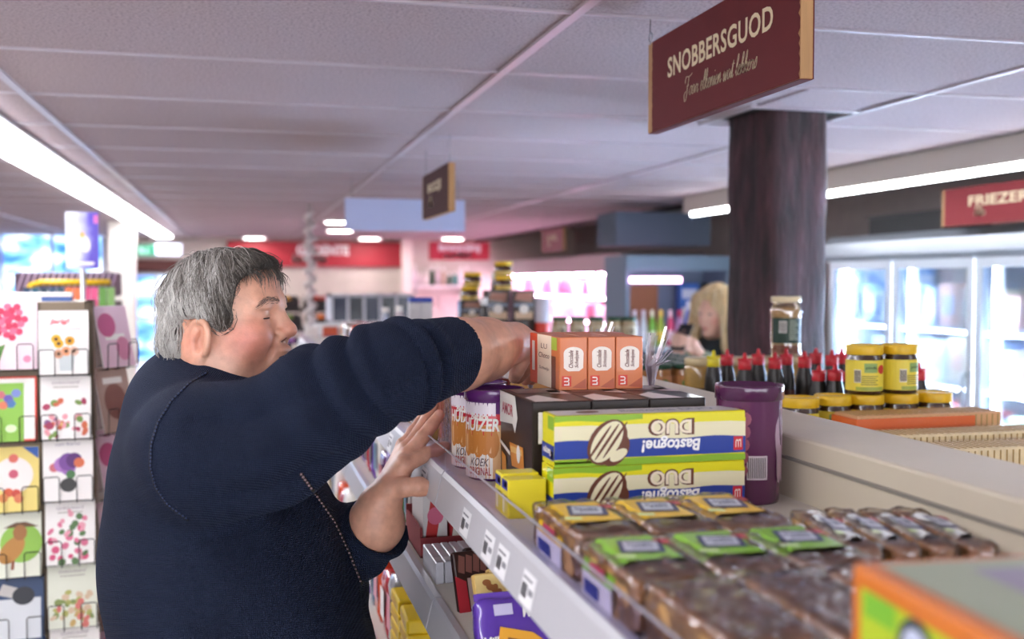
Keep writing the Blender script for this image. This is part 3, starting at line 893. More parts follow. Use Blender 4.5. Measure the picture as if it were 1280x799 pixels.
def wrap_front(t, r, h, ang):
    k = MB(); rr = r * .94
    def g(z, off): return lambda a, b: cyl((0, 0, 0), rr, ang, z, off)(a, b)
    for z0, z1, mt, a0, a1 in ((.03, .62, M('e3b27a', .4), -.9, .9), (.03, .30, M('f3efe6', .45), -.8, .5), (.50, .74, RED, -1.1, 1.1), (.72, .86, M('f0e6ee', .4), -1.0, .6)):
        patch(k, g(0, .0006), a0 * rr, a1 * rr, z0 * h, z1 * h, mt, 14)
    for i in range(5): disc(k, g(h * .42, .0009), (-.55 + .26 * i) * rr, .004 * (i % 2), .010, .021, M('c98038', .5), 14)
    m = g(h * .62, .0012)
    lettering(None, 'HUIZER', m, 1.5 * rr, .018, W_, .1, .03, mb=k)
    lettering(None, 'Betere', g(h * .71, .0012), .7 * rr, .010, W_, .1, .03, mb=k)
    lettering(None, 'KOEK', g(h * .21, .0012), .75 * rr, .011, M('4a2a30', .5), .3, .0, mb=k)
    lettering(None, 'ORIGINAL', g(h * .11, .0012), .9 * rr, .011, M('b02c3c', .5), .0, .01, mb=k)
    k.build('printed_wrap', t, fix=False)
c1 = P(640, 560, Y=1.475, X=None); c1 = Vector((.352, 1.478, SZ))
tub('purple biscuit tub with red HUIZER banner, the one nearer the brown boxes', c1, .0435, .128, PURL, M('59246a', .25, coat=.5), wrap_front, R(225))
tub('purple biscuit tub with red HUIZER banner, the one beside the red carton', (.350, 1.573, SZ), .0435, .128, PURL, M('59246a', .25, coat=.5), wrap_front, R(225))
# grey-brown tub contents are inside; next carton: red film-wrapped box
DBR = M('1c0e0b', .4, coat=.15)
def brown_box(label, x0, w, y0, d, h):
    t = thing('biscuit_box', label, 'box', (x0 + w / 2, y0 + d / 2, SZ), 0, None)
    box('carton', (-w / 2, -d / 2, 0), (w / 2, d / 2, h), DBR, t, .0012, 1)
    k = MB(); f = top(w, d, h)
    k.poly([f(.05, .0), f(.62, .0), f(.35, .45), f(.05, .3)], M('e6dcd8', .3)); rect(k, f, .1, .9, .62, .93, M('75605c', .3))
    k.poly([f(.66, .55), f(.98, .45), f(.98, .75), f(.7, .8)], M('cfc2bd', .3)); k.build('top_print', t, fix=False)
    f = front(w, h, -d / 2, .0004); k = MB(); rect(k, f, .1, .9, .6, .9, W_); oval(k, f, .5, .3, .2, .2, M('d88a2c', .4), w / h); k.build('front_print', t, fix=False)
    f = lambda u, v: Vector((-w / 2 - .0004, d / 2 - u * d, v * h)); f2 = lambda u, v: Vector((-w / 2 - .0008, d / 2 - u * d, v * h)); f3 = lambda u, v: Vector((-w / 2 - .0012, d / 2 - u * d, v * h))
    k = MB()
    k.poly([f2(.0, .99), f2(.5, .99), f2(.58, .78), f2(.5, .62), f2(.42, .70), f2(.0, .66)], W_)
    word(k, f3, 'AMOR', .26, .83, .36, .12, M('c85060', .5), bold=.02)
    k.poly([f2(.32, .5), f2(.75, .52), f2(.78, .30), f2(.4, .27)], M('df8f34', .4)); k.poly([f3(.36, .47), f3(.72, .49), f3(.73, .43), f3(.38, .41)], M('f0c070', .4))
    oval(k, f3, .62, .43, .07, .09, W_, d / h)
    k.poly([f2(.06, .36), f2(.2, .33), f2(.24, .03), f2(.08, .0)], M('e0922e', .4)); k.poly([f2(.0, .48), f2(.34, .40), f2(.34, .36), f2(.0, .44)], W_)
    k.build('side_print', t, fix=False)
    return t
for i in range(3):
    brown_box(['glossy dark brown biscuit box with white corner next to the purple tubs', 'glossy dark brown biscuit box in the middle of a row of three',
               'glossy dark brown biscuit box next to the plain purple tub'][i], .3485 + i * .0775, .0765, 1.262, .165, .131)

# LU boxes on top of the brown ones
ORG = M('d57a48', .4, coat=.2)
LZ = SZ + .1312
def lu_box(label, x0, w, y0, d, h, z):
    t = thing('biscuit_box', label, 'box', (x0 + w / 2, y0, z))
    box('carton', (-w / 2, 0, 0), (w / 2, d, h), ORG, t, .001, 1)
    f = front(w, h, 0, .0004); f2 = front(w, h, 0, .0008); k = MB()
    ps = [f(.15, .42)] + [f(.5 + .36 * math.cos(a), .70 + .12 * math.sin(a)) for a in [math.pi - i * math.pi / 10 for i in range(11)]] + [f(.85, .42), f(.7, .36), f(.3, .36)]
    k.poly(ps, M('f3e9de', .45))
    word(k, f2, 'Chocolade', .42, .60, .16 * w / w, .33, M('6a3020', .5), up=False) if False else None
    g = lambda a, b: f2(.40 - b / w, .59 + a / h)
    lettering(None, 'Chocolade', g, .024, .0065, M('6a3020', .5), .25, .02, mb=k)
    g2 = lambda a, b: f2(.62 - b / w, .59 + a / h)
    lettering(None, 'Schelpjes', g2, .024, .0065, M('6a3020', .5), .25, .02, mb=k)
    rect(k, f, .08, .42, .07, .27, M('d8402c', .4)); lettering(None, 'LU', lambda a, b: f2(.25 - b / w, .17 + a / h), .011, .0075, W_, 0, .03, mb=k)
    k.poly([f(.45, .05), f(.95, .22), f(.98, .02)], M('b5593a', .4))
    k.build('front_print', t, fix=False)
    f = lambda u, v: Vector((-w / 2 - .0004, d - u * d, v * h)); f2 = lambda u, v: Vector((-w / 2 - .0008, d - u * d, v * h)); k = MB()
    rect(k, f, .0, .26, 0, 1, M('e5552e', .4)); rect(k, f2, .08, .18, .25, .85, W_); rect(k, f, .26, .74, 0, 1, M('f2dfc6', .45)); rect(k, f, .74, .88, .0, .62, M('7a4630', .4))
    rect(k, f, .74, .92, .74, .98, M('a8c040', .4)); word(k, f2, 'Choco', .5, .6, .36, .10, M('6a3020', .5), shear=.2); word(k, f2, 'LU', .5, .78, .2, .1, M('6a3020', .5)); word(k, f2, 'Schelp', .5, .34, .34, .08, M('6a3020', .5), shear=.2)
    k.build('side_print', t, fix=False)
    return t
LY = P(716, 488, Z=LZ).y
lx = [P(x, 488, Y=LY).x for x in (699, 734.5, 769.5, 804)]
for i in range(3):
    lu_box(['orange LU biscuit box nearest the man\'s bare forearm in the row of three', 'orange LU biscuit box in the middle of the row of three', 'orange LU biscuit box at the twisted cellophane end of the row of three'][i],
           lx[i] + .0006, lx[i + 1] - lx[i] - .0012, LY, .15, .0725, LZ)

# red film-wrapped carton by the left hand
t = thing('red_carton', 'red biscuit carton wrapped in clear film beside the man\'s left hand', 'box', (.370, 1.710, SZ))
box('carton', (-.042, -.085, 0), (.042, .085, .125), M('c23540', .3, coat=.6), t, .003)
k = MB(); f = lambda u, v: Vector((-.0425, .085 - u * .17, v * .125))
k.poly([f(.2, .1), f(.55, .1), f(.75, .95), f(.4, .95)], M('8c4a48', .25, coat=.6)); k.poly([f(.0, .3), f(.18, .0), f(.18, .5), f(.0, .9)], M('d8787c', .3))
for q in range(5): k.poly([f(.08 + .02 * q, .95 - .05 * q), f(.32 + .02 * q, .86 - .05 * q), f(.32 + .02 * q, .845 - .05 * q), f(.08 + .02 * q, .935 - .05 * q)], M('e8b8b8', .3))
k.build('side_print', t, fix=False)
k = MB(); f = top(.084, .17, .125, .0006); rect(k, f, .1, .9, .1, .9, M('e9c6c8', .3)); rect(k, f, .25, .75, .4, .6, M('c23540', .3)); k.build('top_print', t, fix=False)
bm_obj('clear_film', soft_box(.088, .174, .127, .004, 6, .0015, 50), film('fff4f4', .9, .08, .3, 60), t)

# small yellow cartons in front of the brown boxes
for i, (yy, lb) in enumerate(((1.205, 'small yellow carton with blue top edge nearest the Bastogne boxes'), (1.238, 'small yellow carton with blue top edge behind its twin'))):
    t = thing('small_carton', lb, 'box', (.3265, yy, SZ))
    box('carton', (-.0235, 0, 0), (.0235, .03, .046 + .002 * i), M('e9d82c', .35, coat=.3), t, .001, 1)
    f = lambda u, v: Vector((-.0239, .03 - u * .03, v * .046)); k = MB()
    rect(k, f, .05, .95, .72, .97, M('3a3f9a', .4)); rect(k, f, .45, .85, .78, .93, M('c83a4a', .4)); rect(k, f, .2, .5, .1, .6, M('f6f0c0', .4))
    k.build('side_print', t, fix=False)

# ------------------------------------------------------------------ film-wrapped gingerbread packs
CAKE = M('a3764f', .7, var=.3, vscale=45, bump=.4, bscale=160)
CAKES = M('c29760', .6, var=.15, vscale=60)
FILM = film('fff6ea', .72, .14, 1.0, 60, .95)
LBL = {'y': M('f0c21e', .35, coat=.3), 'g': M('8bc63a', .35, coat=.3), 'w': M('e9eef0', .3, coat=.3), 'n': None}
def cake_mesh_set(w, d, h, seed):
    return None
def cake_pack(label, x, y, w, d, h, kind, z=SZ, rz=0.0, seed=0.0, lab=(-.2, .3), group=None):
    t = thing('gingerbread_pack', label, 'food pack', (x, y, z), rz, group)
    bm_obj('cake', soft_box(w * .95, d * .92, h * .97, .004, 7, .0010, 60, seed), CAKE, t)
    for sx in (-1, 1): box('pale_crust', (sx * w * .478 - .0008, -d * .43, .004), (sx * w * .478 + .0008, d * .43, h * .86), CAKES, t)
    bm_obj('film_wrap', soft_box(w, d, h + .002, .006, 14, .0036, 70, seed + 9), FILM, t)
    # crimped seams at both ends
    n = 22
    for sy in (-1, 1):
        k = MB()
        for i in range(n):
            a = -w * .48 + w * .96 * i / n; b = -w * .48 + w * .96 * (i + 1) / n
            za = h * .52 + .004 * (i % 2); zb = h * .52 + .004 * ((i + 1) % 2)
            y0 = sy * d * .49; y1 = sy * (d * .49 + .010)
            k.quad((a, y0, za), (b, y0, zb), (b, y1, zb - .004), (a, y1, za - .004), M('7d5f48', .3, coat=.6))
        k.build('crimped_seam', t, fix=False)
    if kind != 'n':
        m = LBL[kind]; k = MB(); y0 = d * lab[0]; y1 = d * lab[1]; zt = h + .0035
        n = 8; xs = [(-w / 2 - .002, h * .1), (-w / 2 - .0025, h * .55), (-w / 2 + .003, h * .93), (-w / 2 + .012, zt)] + [(-w / 2 + .012 + (w - .024) * i / 4, zt) for i in range(1, 4)] + [(w / 2 - .012, zt), (w / 2 - .003, h * .93), (w / 2 + .002, h * .6)]
        for i in range(len(xs) - 1):
            (xa, za), (xb, zb) = xs[i], xs[i + 1]
            mt = m if i > 0 else M('e7e4e8', .35)
            k.add([(xa, y0, za), (xb, y0, zb), (xb, y1, zb), (xa, y1, za)], [(0, 1, 2, 3)], mt, True)
        k.build('label_band', t)
        k = MB(); ft = lambda u, v: Vector((-w / 2 + u * w, y0 + v * (y1 - y0), zt + .0005)); f2 = lambda u, v: Vector((-w / 2 + u * w, y0 + v * (y1 - y0), zt + .0009))
        k.poly([ft(.2, .30), ft(.72, .22), ft(.86, .72), ft(.34, .84)], M('26336e', .35)); k.poly([f2(.27, .36), f2(.67, .30), f2(.78, .66), f2(.38, .75)], M('d6dcea', .35))
        g = lambda a, b: f2(.525 + a / w + .0, .52 + b / (y1 - y0) - a * 1.2) + Vector((0, 0, .0004))
        lettering(None, 'Snelle', lambda a, b: g(a, b + .005), w * .32, .0075, M('26336e', .4), .2, .03, mb=k)
        lettering(None, 'Jelle', lambda a, b: g(a, b - .0045), w * .28, .0075, M('26336e', .4), .2, .03, mb=k)
        k.poly([ft(.74, .62), ft(.93, .58), ft(.95, .76), ft(.78, .8)], M('c8344a', .35))
        k.poly([ft(.08, .12), ft(.3, .08), ft(.32, .2), ft(.1, .24)], M('d8f0b0', .35))
        # side of the band
        fs = lambda u, v: Vector((-w / 2 - .0032, y1 - u * (y1 - y0), v * h))
        k.poly([fs(.1, .15), fs(.6, .15), fs(.6, .42), fs(.1, .42)], M('34408a', .4)); k.poly([fs(.3, .6), fs(.8, .6), fs(.8, .82), fs(.3, .82)], M('b23a5c', .4))
        k.build('label_print', t, fix=False)
    return t
PWD = .0735
for i in range(3):
    cake_pack(['gingerbread pack with yellow label nearest the price rail', 'gingerbread pack with yellow label in the middle of its row', 'gingerbread pack with yellow label closest to the back panel'][i],
              SX0 + .042 + i * .0755, 1.003, PWD, .15, .046, 'y', seed=i * 3.1, lab=(-.25, .32))
for i in range(3):
    cake_pack(['gingerbread pack with green label nearest the price rail', 'gingerbread pack with green label in the middle of its row', 'gingerbread pack with green label beside the silvery cake packs'][i],
              SX0 + .040 + i * .0755, .845, PWD, .14, .047, 'g', seed=20 + i * 3.1, lab=(-.2, .35))
for i in range(3):
    cake_pack(['plain brown gingerbread pack in clear film nearest the price rail', 'plain brown gingerbread pack in clear film in the middle of its row', 'plain brown gingerbread pack in clear film beside the orange carton'][i],
              SX0 + .042 + i * .0755, .684, PWD, .155, .050, 'n', seed=40 + i * 3.1)
# bands on the outer plain pack, low on its side
k = MB(); 
# silvery slim cake packs lying towards the back panel
for i in range(4):
    cake_pack(['slim brown cake pack with white label beside the green and yellow labelled packs', 'slim brown cake pack with white label second in the row of four', 'slim brown cake pack with white label third in the row of four', 'slim brown cake pack with white label against the back panel'][i], .550 + i * .0348, .905 - i * .0055, .030, .165, .044, 'w', rz=R(-9), seed=70 + i * 2.3, lab=(-.3, .25))

# out-of-focus orange carton closest to the lens
NB = P(1064, 703, F=.645)
t = thing('orange_carton', 'orange cake carton with bright green panel and round dark badge', 'box', (NB.x, NB.y, SZ), R(-4))
h = NB.z - SZ; w = .20; d = .26
box('carton', (0, -d, 0), (w, 0, h), M('d8792c', .4, coat=.3), t, .003)
f = lambda u, v: Vector((-.0005, -u * d, v * h)); f2 = lambda u, v: Vector((-.0009, -u * d, v * h)); f3 = lambda u, v: Vector((-.0013, -u * d, v * h)); k = MB()
k.poly([f(.05, .12), f(.42, .10), f(.42, .88), f(.05, .90)], M('b8cf2e', .4)); rect(k, f2, .07, .20, .76, .89, M('7fc23a', .4)); rect(k, f2, .08, .2, .2, .36, M('d8a04c', .4))
oval(k, f2, .28, .72, .17, .17, M('23384a', .4), d / h); oval(k, f3, .28, .72, .12, .12, M('cfd8ee', .4), d / h)
f4 = lambda u, v: Vector((-.0017, -u * d, v * h)); word(k, f4, 'bio', .28, .72, .07, .11, M('23384a', .4), bold=.03); rect(k, f, .74, 1, .0, .8, M('8c4a28', .4)); k.build('side_print', t, fix=False)
k = MB(); f = lambda u, v: Vector((u * w, -v * d, h + .0005)); f2 = lambda u, v: Vector((u * w, -v * d, h + .0009))
rect(k, f, .06, .97, .04, .97, M('9aa58a', .4)); rect(k, f2, .3, .75, .12, .45, M('8f86a0', .4)); rect(k, f2, .2, .6, .55, .8, M('a8a8b8', .4)); k.build('top_print', t, fix=False)

# cellophane twists behind the boxes
def twist(label, x, y, z, h, r, seed):
    t = thing('cellophane_bag', label, 'bag', (x, y, z))
    bm = soft_box(r * 2, r * 2, h * .5, r * .5, 7, .008, 30, seed); bm_obj('bag', bm, film('ffffff', .8, .08, .5, 60), t)
    k = MB(); random.seed(int(seed))
    for i in range(26):
        a = random.uniform(0, 6.28); q = random.uniform(.006, .026); hh = h * random.uniform(.75, 1.05)
        p0 = Vector((.003 * math.cos(a), .003 * math.sin(a), h * .52)); p1 = Vector((q * math.cos(a) * .5, q * math.sin(a) * .5, h * .72)); p2 = Vector((q * math.cos(a) + .012, q * math.sin(a), hh))
        dv = Vector((-math.sin(a), math.cos(a), 0)) * .004
        k.quad(p0 - dv * .3, p0 + dv * .3, p1 + dv, p1 - dv, film('f4f0f4', .6, .3)); k.quad(p1 - dv, p1 + dv, p2 + dv * 1.2, p2 - dv * .6, film('f4f0f4', .6, .3))
    k.build('twisted_top', t, fix=False)
    MB().tube([(.0055 * math.cos(i * .7), .0055 * math.sin(i * .7), h * .52 + .0006 * (i % 3)) for i in range(10)], .0014, M('cdaa4a', .3, .5), 5).build('tie', t)
c = P(814, 470, F=1.72)
twist('clear cellophane bag with twisted top beside the LU boxes', c.x, c.y, SZ, .20, .03, 5)
c = P(668, 455, F=1.78); twist('clear crinkled cellophane bag behind the man\'s wrist', c.x + .01, c.y + .06, SZ, .18, .036, 8)
c = P(745, 455, F=1.8); twist('clear crinkled cellophane bag behind the LU boxes', c.x + .02, c.y + .07, SZ, .20, .036, 11)
# flat pink carton lying behind the LU boxes
c = P(758, 418, F=1.75)
t = thing('pink_carton', 'pale pink carton standing behind the LU boxes', 'box', (c.x, 1.69, SZ))
box('carton', (-.045, 0, 0), (.045, .05, c.z - SZ), M('d9787a', .4), t, .002); k = MB(); f = front(.09, c.z - SZ, 0); rect(k, f, .1, .9, .7, .95, M('efd3d3', .4)); k.build('front_print', t, fix=False)
# ================================================================== goods on the shelves below
S2, S3 = shelves[1], shelves[2]
F2 = fronts[1]
# purple sweets bag nearest the lens
t = thing('chocolate_bag', 'purple foil bag lettered MELO-CAKES on the second shelf', 'food pack', (F2 + .068, 1.255, S2)); t.rotation_euler = (R(-28), 0, R(4))
bm = soft_box(.135, .03, .075, .010, 10, .003, 40, 3.0); bm_obj('bag', bm, M('5b3aa0', .22, coat=.8, var=.06, vscale=30), t)
k = MB(); f = lambda u, v: Vector((-.0675 + u * .135, -.0185 - .0005, v * .075)); f2 = lambda u, v: Vector((-.0675 + u * .135, -.0185 - .0010, v * .075))
k.poly([f(.12, .0), f(.2, .5), f(.5, .36), f(.75, .0)], M('e9a83a', .4)); k.poly([f2(.2, .0), f2(.26, .32), f2(.5, .2), f2(.62, .0)], M('7a4a2a', .4))
rect(k, f, .16, .34, .68, .86, M('c6c0e0', .4)); word(k, f2, 'MELO-CAKES', .70, .72, .54, .22, W_, shear=.1, bold=.03); word(k, f2, 'Milka', .13, .25, .22, .2, W_, shear=.2, bold=.03)
k.build('front_print', t, fix=False)
MB().box((-.064, -.002, .073), (.064, .002, .083), M('6a48b0', .25, coat=.8)).build('crimped_seam', t, .0008, 1)

def leaning(label, x, y, z, w, h, th, rx, build, cat='food pack', group=None, name='biscuit_pack'):
    t = thing(name, label, cat, (x, y, z), 0, group); t.rotation_euler = (R(rx), 0, R(9))
    build(t, w, h, th); return t
def waffle(t, w, h, th):
    box('pack', (-w / 2, 0, 0), (w / 2, th, h), M('d8b56c', .35, coat=.4, var=.1, vscale=50), t, .003)
    k = MB(); f = front(w, h, 0, .0005); f2 = front(w, h, 0, .001)
    rect(k, f, .02, .98, .25, .97, M('ecd08a', .4)); k.poly([f2(.02, .0), f2(.55, .0), f2(.3, .42), f2(.02, .5)], M('ead22a', .4))
    for q in range(7): oval(k, f2, .2 + .63 * ((q * .37) % 1), .5 + .42 * ((q * .61) % 1), .07, .05, M('9a5f34', .5), w / h, q)
    k.poly([f2(.2, .28), f2(.4, .34), f2(.34, .55), f2(.16, .48)], M('7f86b8', .4)); k.build('front_print', t, fix=False)
for i in range(4):
    leaning(['yellow waffle biscuit pack at the front of its row beside the purple bag', 'yellow waffle biscuit pack leaning directly behind the front one', 'yellow waffle biscuit pack third in its leaning row', 'yellow waffle biscuit pack at the back of its leaning row'][i], F2 + .052 + .024 * i, 1.325 + i * .021, S2, .062, .088, .013, -24, waffle)
for i in range(4):
    leaning('yellow waffle biscuit pack in the inner row further under the top shelf', F2 + .175, 1.33 + i * .021, S2, .062, .088, .013, -24, waffle, group='inner row of yellow waffle packs')
def choc(t, w, h, th):
    box('pack', (-w / 2, 0, 0), (w / 2, th, h), M('2c1614', .3, coat=.5), t, .003)
    k = MB(); f = front(w, h, 0, .0005); f2 = front(w, h, 0, .001)
    k.poly([f(.0, .0), f(.3, .0), f(.28, .5), f(.0, .6)], M('9a2430', .35)); rect(k, f, .32, .98, .05, .55, M('9c8884', .35))
    for q in range(4): k.poly([f2(.1 + .2 * q, .66), f2(.26 + .2 * q, .62), f2(.32 + .2 * q, .9), f2(.16 + .2 * q, .94)], M('7b4f48', .3))
    k.build('front_print', t, fix=False)
for i in range(4):
    leaning('dark brown chocolate pack leaning in a row behind the yellow waffles', F2 + .044 + .022 * i, 1.452 + i * .021, S2, .056, .085, .012, -22, choc, group='dark chocolate packs on the second shelf')
for i in range(9):
    t = thing('chocolate_bar', 'silver grey wrapped chocolate bar standing upright in a tight row', 'food pack', (F2 + .016 + i * .0145, 1.595 + .002 * i, S2), 0, 'silver chocolate bars on the second shelf')
    box('bar', (-.0066, 0, 0), (.0066, .12, .034), M('b9b9c2', .35, .15, var=.06, vscale=30), t, .0015, 1)
    k = MB(); k.quad((-.0056, .008, .0343), (.0056, .008, .0343), (.0056, .03, .0343), (-.0056, .03, .0343), M('dcdce2', .4)); k.build('top_print', t, fix=False)
yr = 1.755
t = thing('display_tray', 'dark red open cardboard display tray on the second shelf', 'tray', (F2 + .012, yr, S2))
k = MB(); m_ = M('8c2a30', .6)
k.box((0, 0, 0), (.2, .004, .034), m_).box((0, .156, 0), (.2, .16, .06), m_).box((0, .004, 0), (.004, .156, .05), m_).box((.196, .004, 0), (.2, .156, .06), m_).box((0, 0, -.0), (.2, .16, .003), m_); k.build('tray', t)
for i in range(4):
    t = thing('red_box', 'red and white chocolate carton standing in the dark red tray', 'box', (F2 + .020 + i * .046, yr + .02, S2 + .0035), 0, 'cartons in the red tray')
    box('carton', (0, 0, 0), (.042, .12, .125), M('b8202a', .35, coat=.4) if i else M('e2dedd', .4), t, .0012, 1)
    k = MB(); f = lambda u, v: Vector((u * .042, -.0005, v * .125)); k.poly([f(.05, .1), f(.5, .1), f(.9, .9), f(.4, .95)], W_ if i else M('c83030', .4)); oval(k, f, .5, .5, .1, .12, M('d86a8a', .4), .3); k.build('front_print', t, fix=False)
# goods further down the aisle on shelf two and three (half hidden by the man)
random.seed(21)
pal = ['d8502c', 'e8e4e0', '5a2a6a', '2a6a8a', 'c8b43a', 'b02434', '8f8f98', 'd88aa0', '3a2a30', 'e0c040', 'efefef', '7a4ab0', '4a8a3a']
yy = yr + .2; i = 0
while yy < 4.4:
    w = random.uniform(.05, .09)
    for row in range(2):
        hgt = random.uniform(.09, .15); h = random.choice(pal); rw = ['outer', 'inner'][row]
        t = thing('sweet_bag', '%s glossy sweets bag in the %s row of the second shelf' % (cname(h), rw), 'food pack', (F2 + .07 + row * .125, yy, S2), random.uniform(-.05, .05), '%s sweets bags, %s row of the second shelf' % (cname(h), rw))
        bm_obj('bag', soft_box(.10, w, hgt, .012, 5, .005, 30, i * 1.7), M(h, .25, coat=.6), t)
        k = MB(); k.quad((-.0535, w * .3, hgt * .25), (-.0535, -w * .3, hgt * .25), (-.0535, -w * .3, hgt * .7), (-.0535, w * .3, hgt * .7), M(random.choice(pal), .3)); k.build('label_print', t, fix=False)
        i += 1
    yy += w + .02
# shelf three: stacked yellow packs and bags
for r_ in range(2):
    for q in range(6):
        t = thing('yellow_pack', ['flat yellow biscuit pack in the stack next to the snack bags', 'flat yellow biscuit pack in the outer stack at the row end'][r_], 'food pack', (fronts[2] + .06, 1.99 - r_ * .115, S3 + .0262 * q), random.uniform(-.04, .04), ['yellow pack stack by the snack bags', 'yellow pack stack at the row end'][r_])
        box('pack', (-.05, -.05, 0), (.05, .05, .026), M('e9c51e', .35, coat=.4), t, .005)
        k = MB(); k.quad((-.0505, .03, .006), (-.0505, -.03, .006), (-.0505, -.03, .02), (-.0505, .03, .02), M('c79a18', .4)); k.build('label_print', t, fix=False)
yy = 2.12
while yy < 4.0:
    w = random.uniform(.06, .1); hgt = random.uniform(.1, .2); h = random.choice(pal)
    t = thing('snack_bag', '%s upright snack bag on the third shelf beyond the yellow packs' % cname(h), 'food pack', (fronts[2] + .075, yy, S3), random.uniform(-.05, .05), '%s snack bags on the third shelf' % cname(h))
    bm_obj('bag', soft_box(.11, w, hgt, .014, 5, .006, 28, yy * 7), M(h, .25, coat=.6), t)
    k = MB(); k.quad((-.059, w * .3, hgt * .3), (-.059, -w * .3, hgt * .3), (-.059, -w * .3, hgt * .75), (-.059, w * .3, hgt * .75), M(random.choice(pal), .3)); k.build('label_print', t, fix=False)
    yy += w + .026
# top shelf beyond the red carton: bags and boxes seen between arm and rail
yy = 1.86
while yy < 3.5:
    w = random.uniform(.06, .1); hgt = random.uniform(.10, .16); h = random.choice(['8f8f98', 'd8d8dc', '6a5a50', 'b8b0a8', 'c89a5a', 'a04a3a', 'e8e4e0'])
    for row in range(2):
        t = thing('biscuit_pack', '%s film wrapped biscuit pack in the %s row beyond the red carton' % (cname(h), ['front', 'back'][row]), 'food pack', (SX0 + .075 + row * .135, yy, SZ), random.uniform(-.05, .05), '%s packs, %s row beyond the red carton' % (cname(h), ['front', 'back'][row]))
        bm_obj('pack', soft_box(.11, w, hgt, .012, 5, .004, 28, yy * 9 + row), M(h, .2, coat=.7), t)
        k = MB(); k.quad((-.0575, w * .3, hgt * .3), (-.0575, -w * .3, hgt * .3), (-.0575, -w * .3, hgt * .75), (-.0575, w * .3, hgt * .75), M(random.choice(pal), .3)); k.build('label_print', t, fix=False)
    yy += w + .024
# ================================================================== the man
def skin_mat(name='skin', sss=0.12):
    m = bpy.data.materials.new(name); m.use_nodes = True
    nt = m.node_tree; b = nt.nodes['Principled BSDF']
    at = nt.nodes.new('ShaderNodeVertexColor'); at.layer_name = 'Col'
    tc = nt.nodes.new('ShaderNodeTexCoord')
    n = nt.nodes.new('ShaderNodeTexNoise'); n.inputs['Scale'].default_value = 70; n.inputs['Detail'].default_value = 4
    nt.links.new(tc.outputs['Object'], n.inputs[0])
    mr = nt.nodes.new('ShaderNodeMapRange'); mr.inputs[1].default_value = .3; mr.inputs[2].default_value = .7; mr.inputs[3].default_value = .88; mr.inputs[4].default_value = 1.1
    nt.links.new(n.outputs['Fac'], mr.inputs[0])
    sc = nt.nodes.new('ShaderNodeVectorMath'); sc.operation = 'SCALE'
    nt.links.new(at.outputs[0], sc.inputs[0]); nt.links.new(mr.outputs[0], sc.inputs['Scale'])
    nt.links.new(sc.outputs[0], b.inputs['Base Color'])
    b.inputs['Roughness'].default_value = 0.42
    b.inputs['Subsurface Weight'].default_value = sss; b.inputs['Subsurface Radius'].default_value = (1.0, .35, .2); b.inputs['Subsurface Scale'].default_value = 0.006
    n2 = nt.nodes.new('ShaderNodeTexNoise'); n2.inputs['Scale'].default_value = 420; n2.inputs['Detail'].default_value = 2
    nt.links.new(tc.outputs['Object'], n2.inputs[0])
    bp = nt.nodes.new('ShaderNodeBump'); bp.inputs['Strength'].default_value = 0.25; bp.inputs['Distance'].default_value = 0.001
    nt.links.new(n2.outputs['Fac'], bp.inputs['Height']); nt.links.new(bp.outputs[0], b.inputs['Normal'])
    return m
m_skin = skin_mat()
def C3(h): return np.array(rgb(h)[:3])
SK = C3('dba68c'); SKR = C3('c86f60'); SKP = C3('dcb39c'); SKD = C3('a8705a')

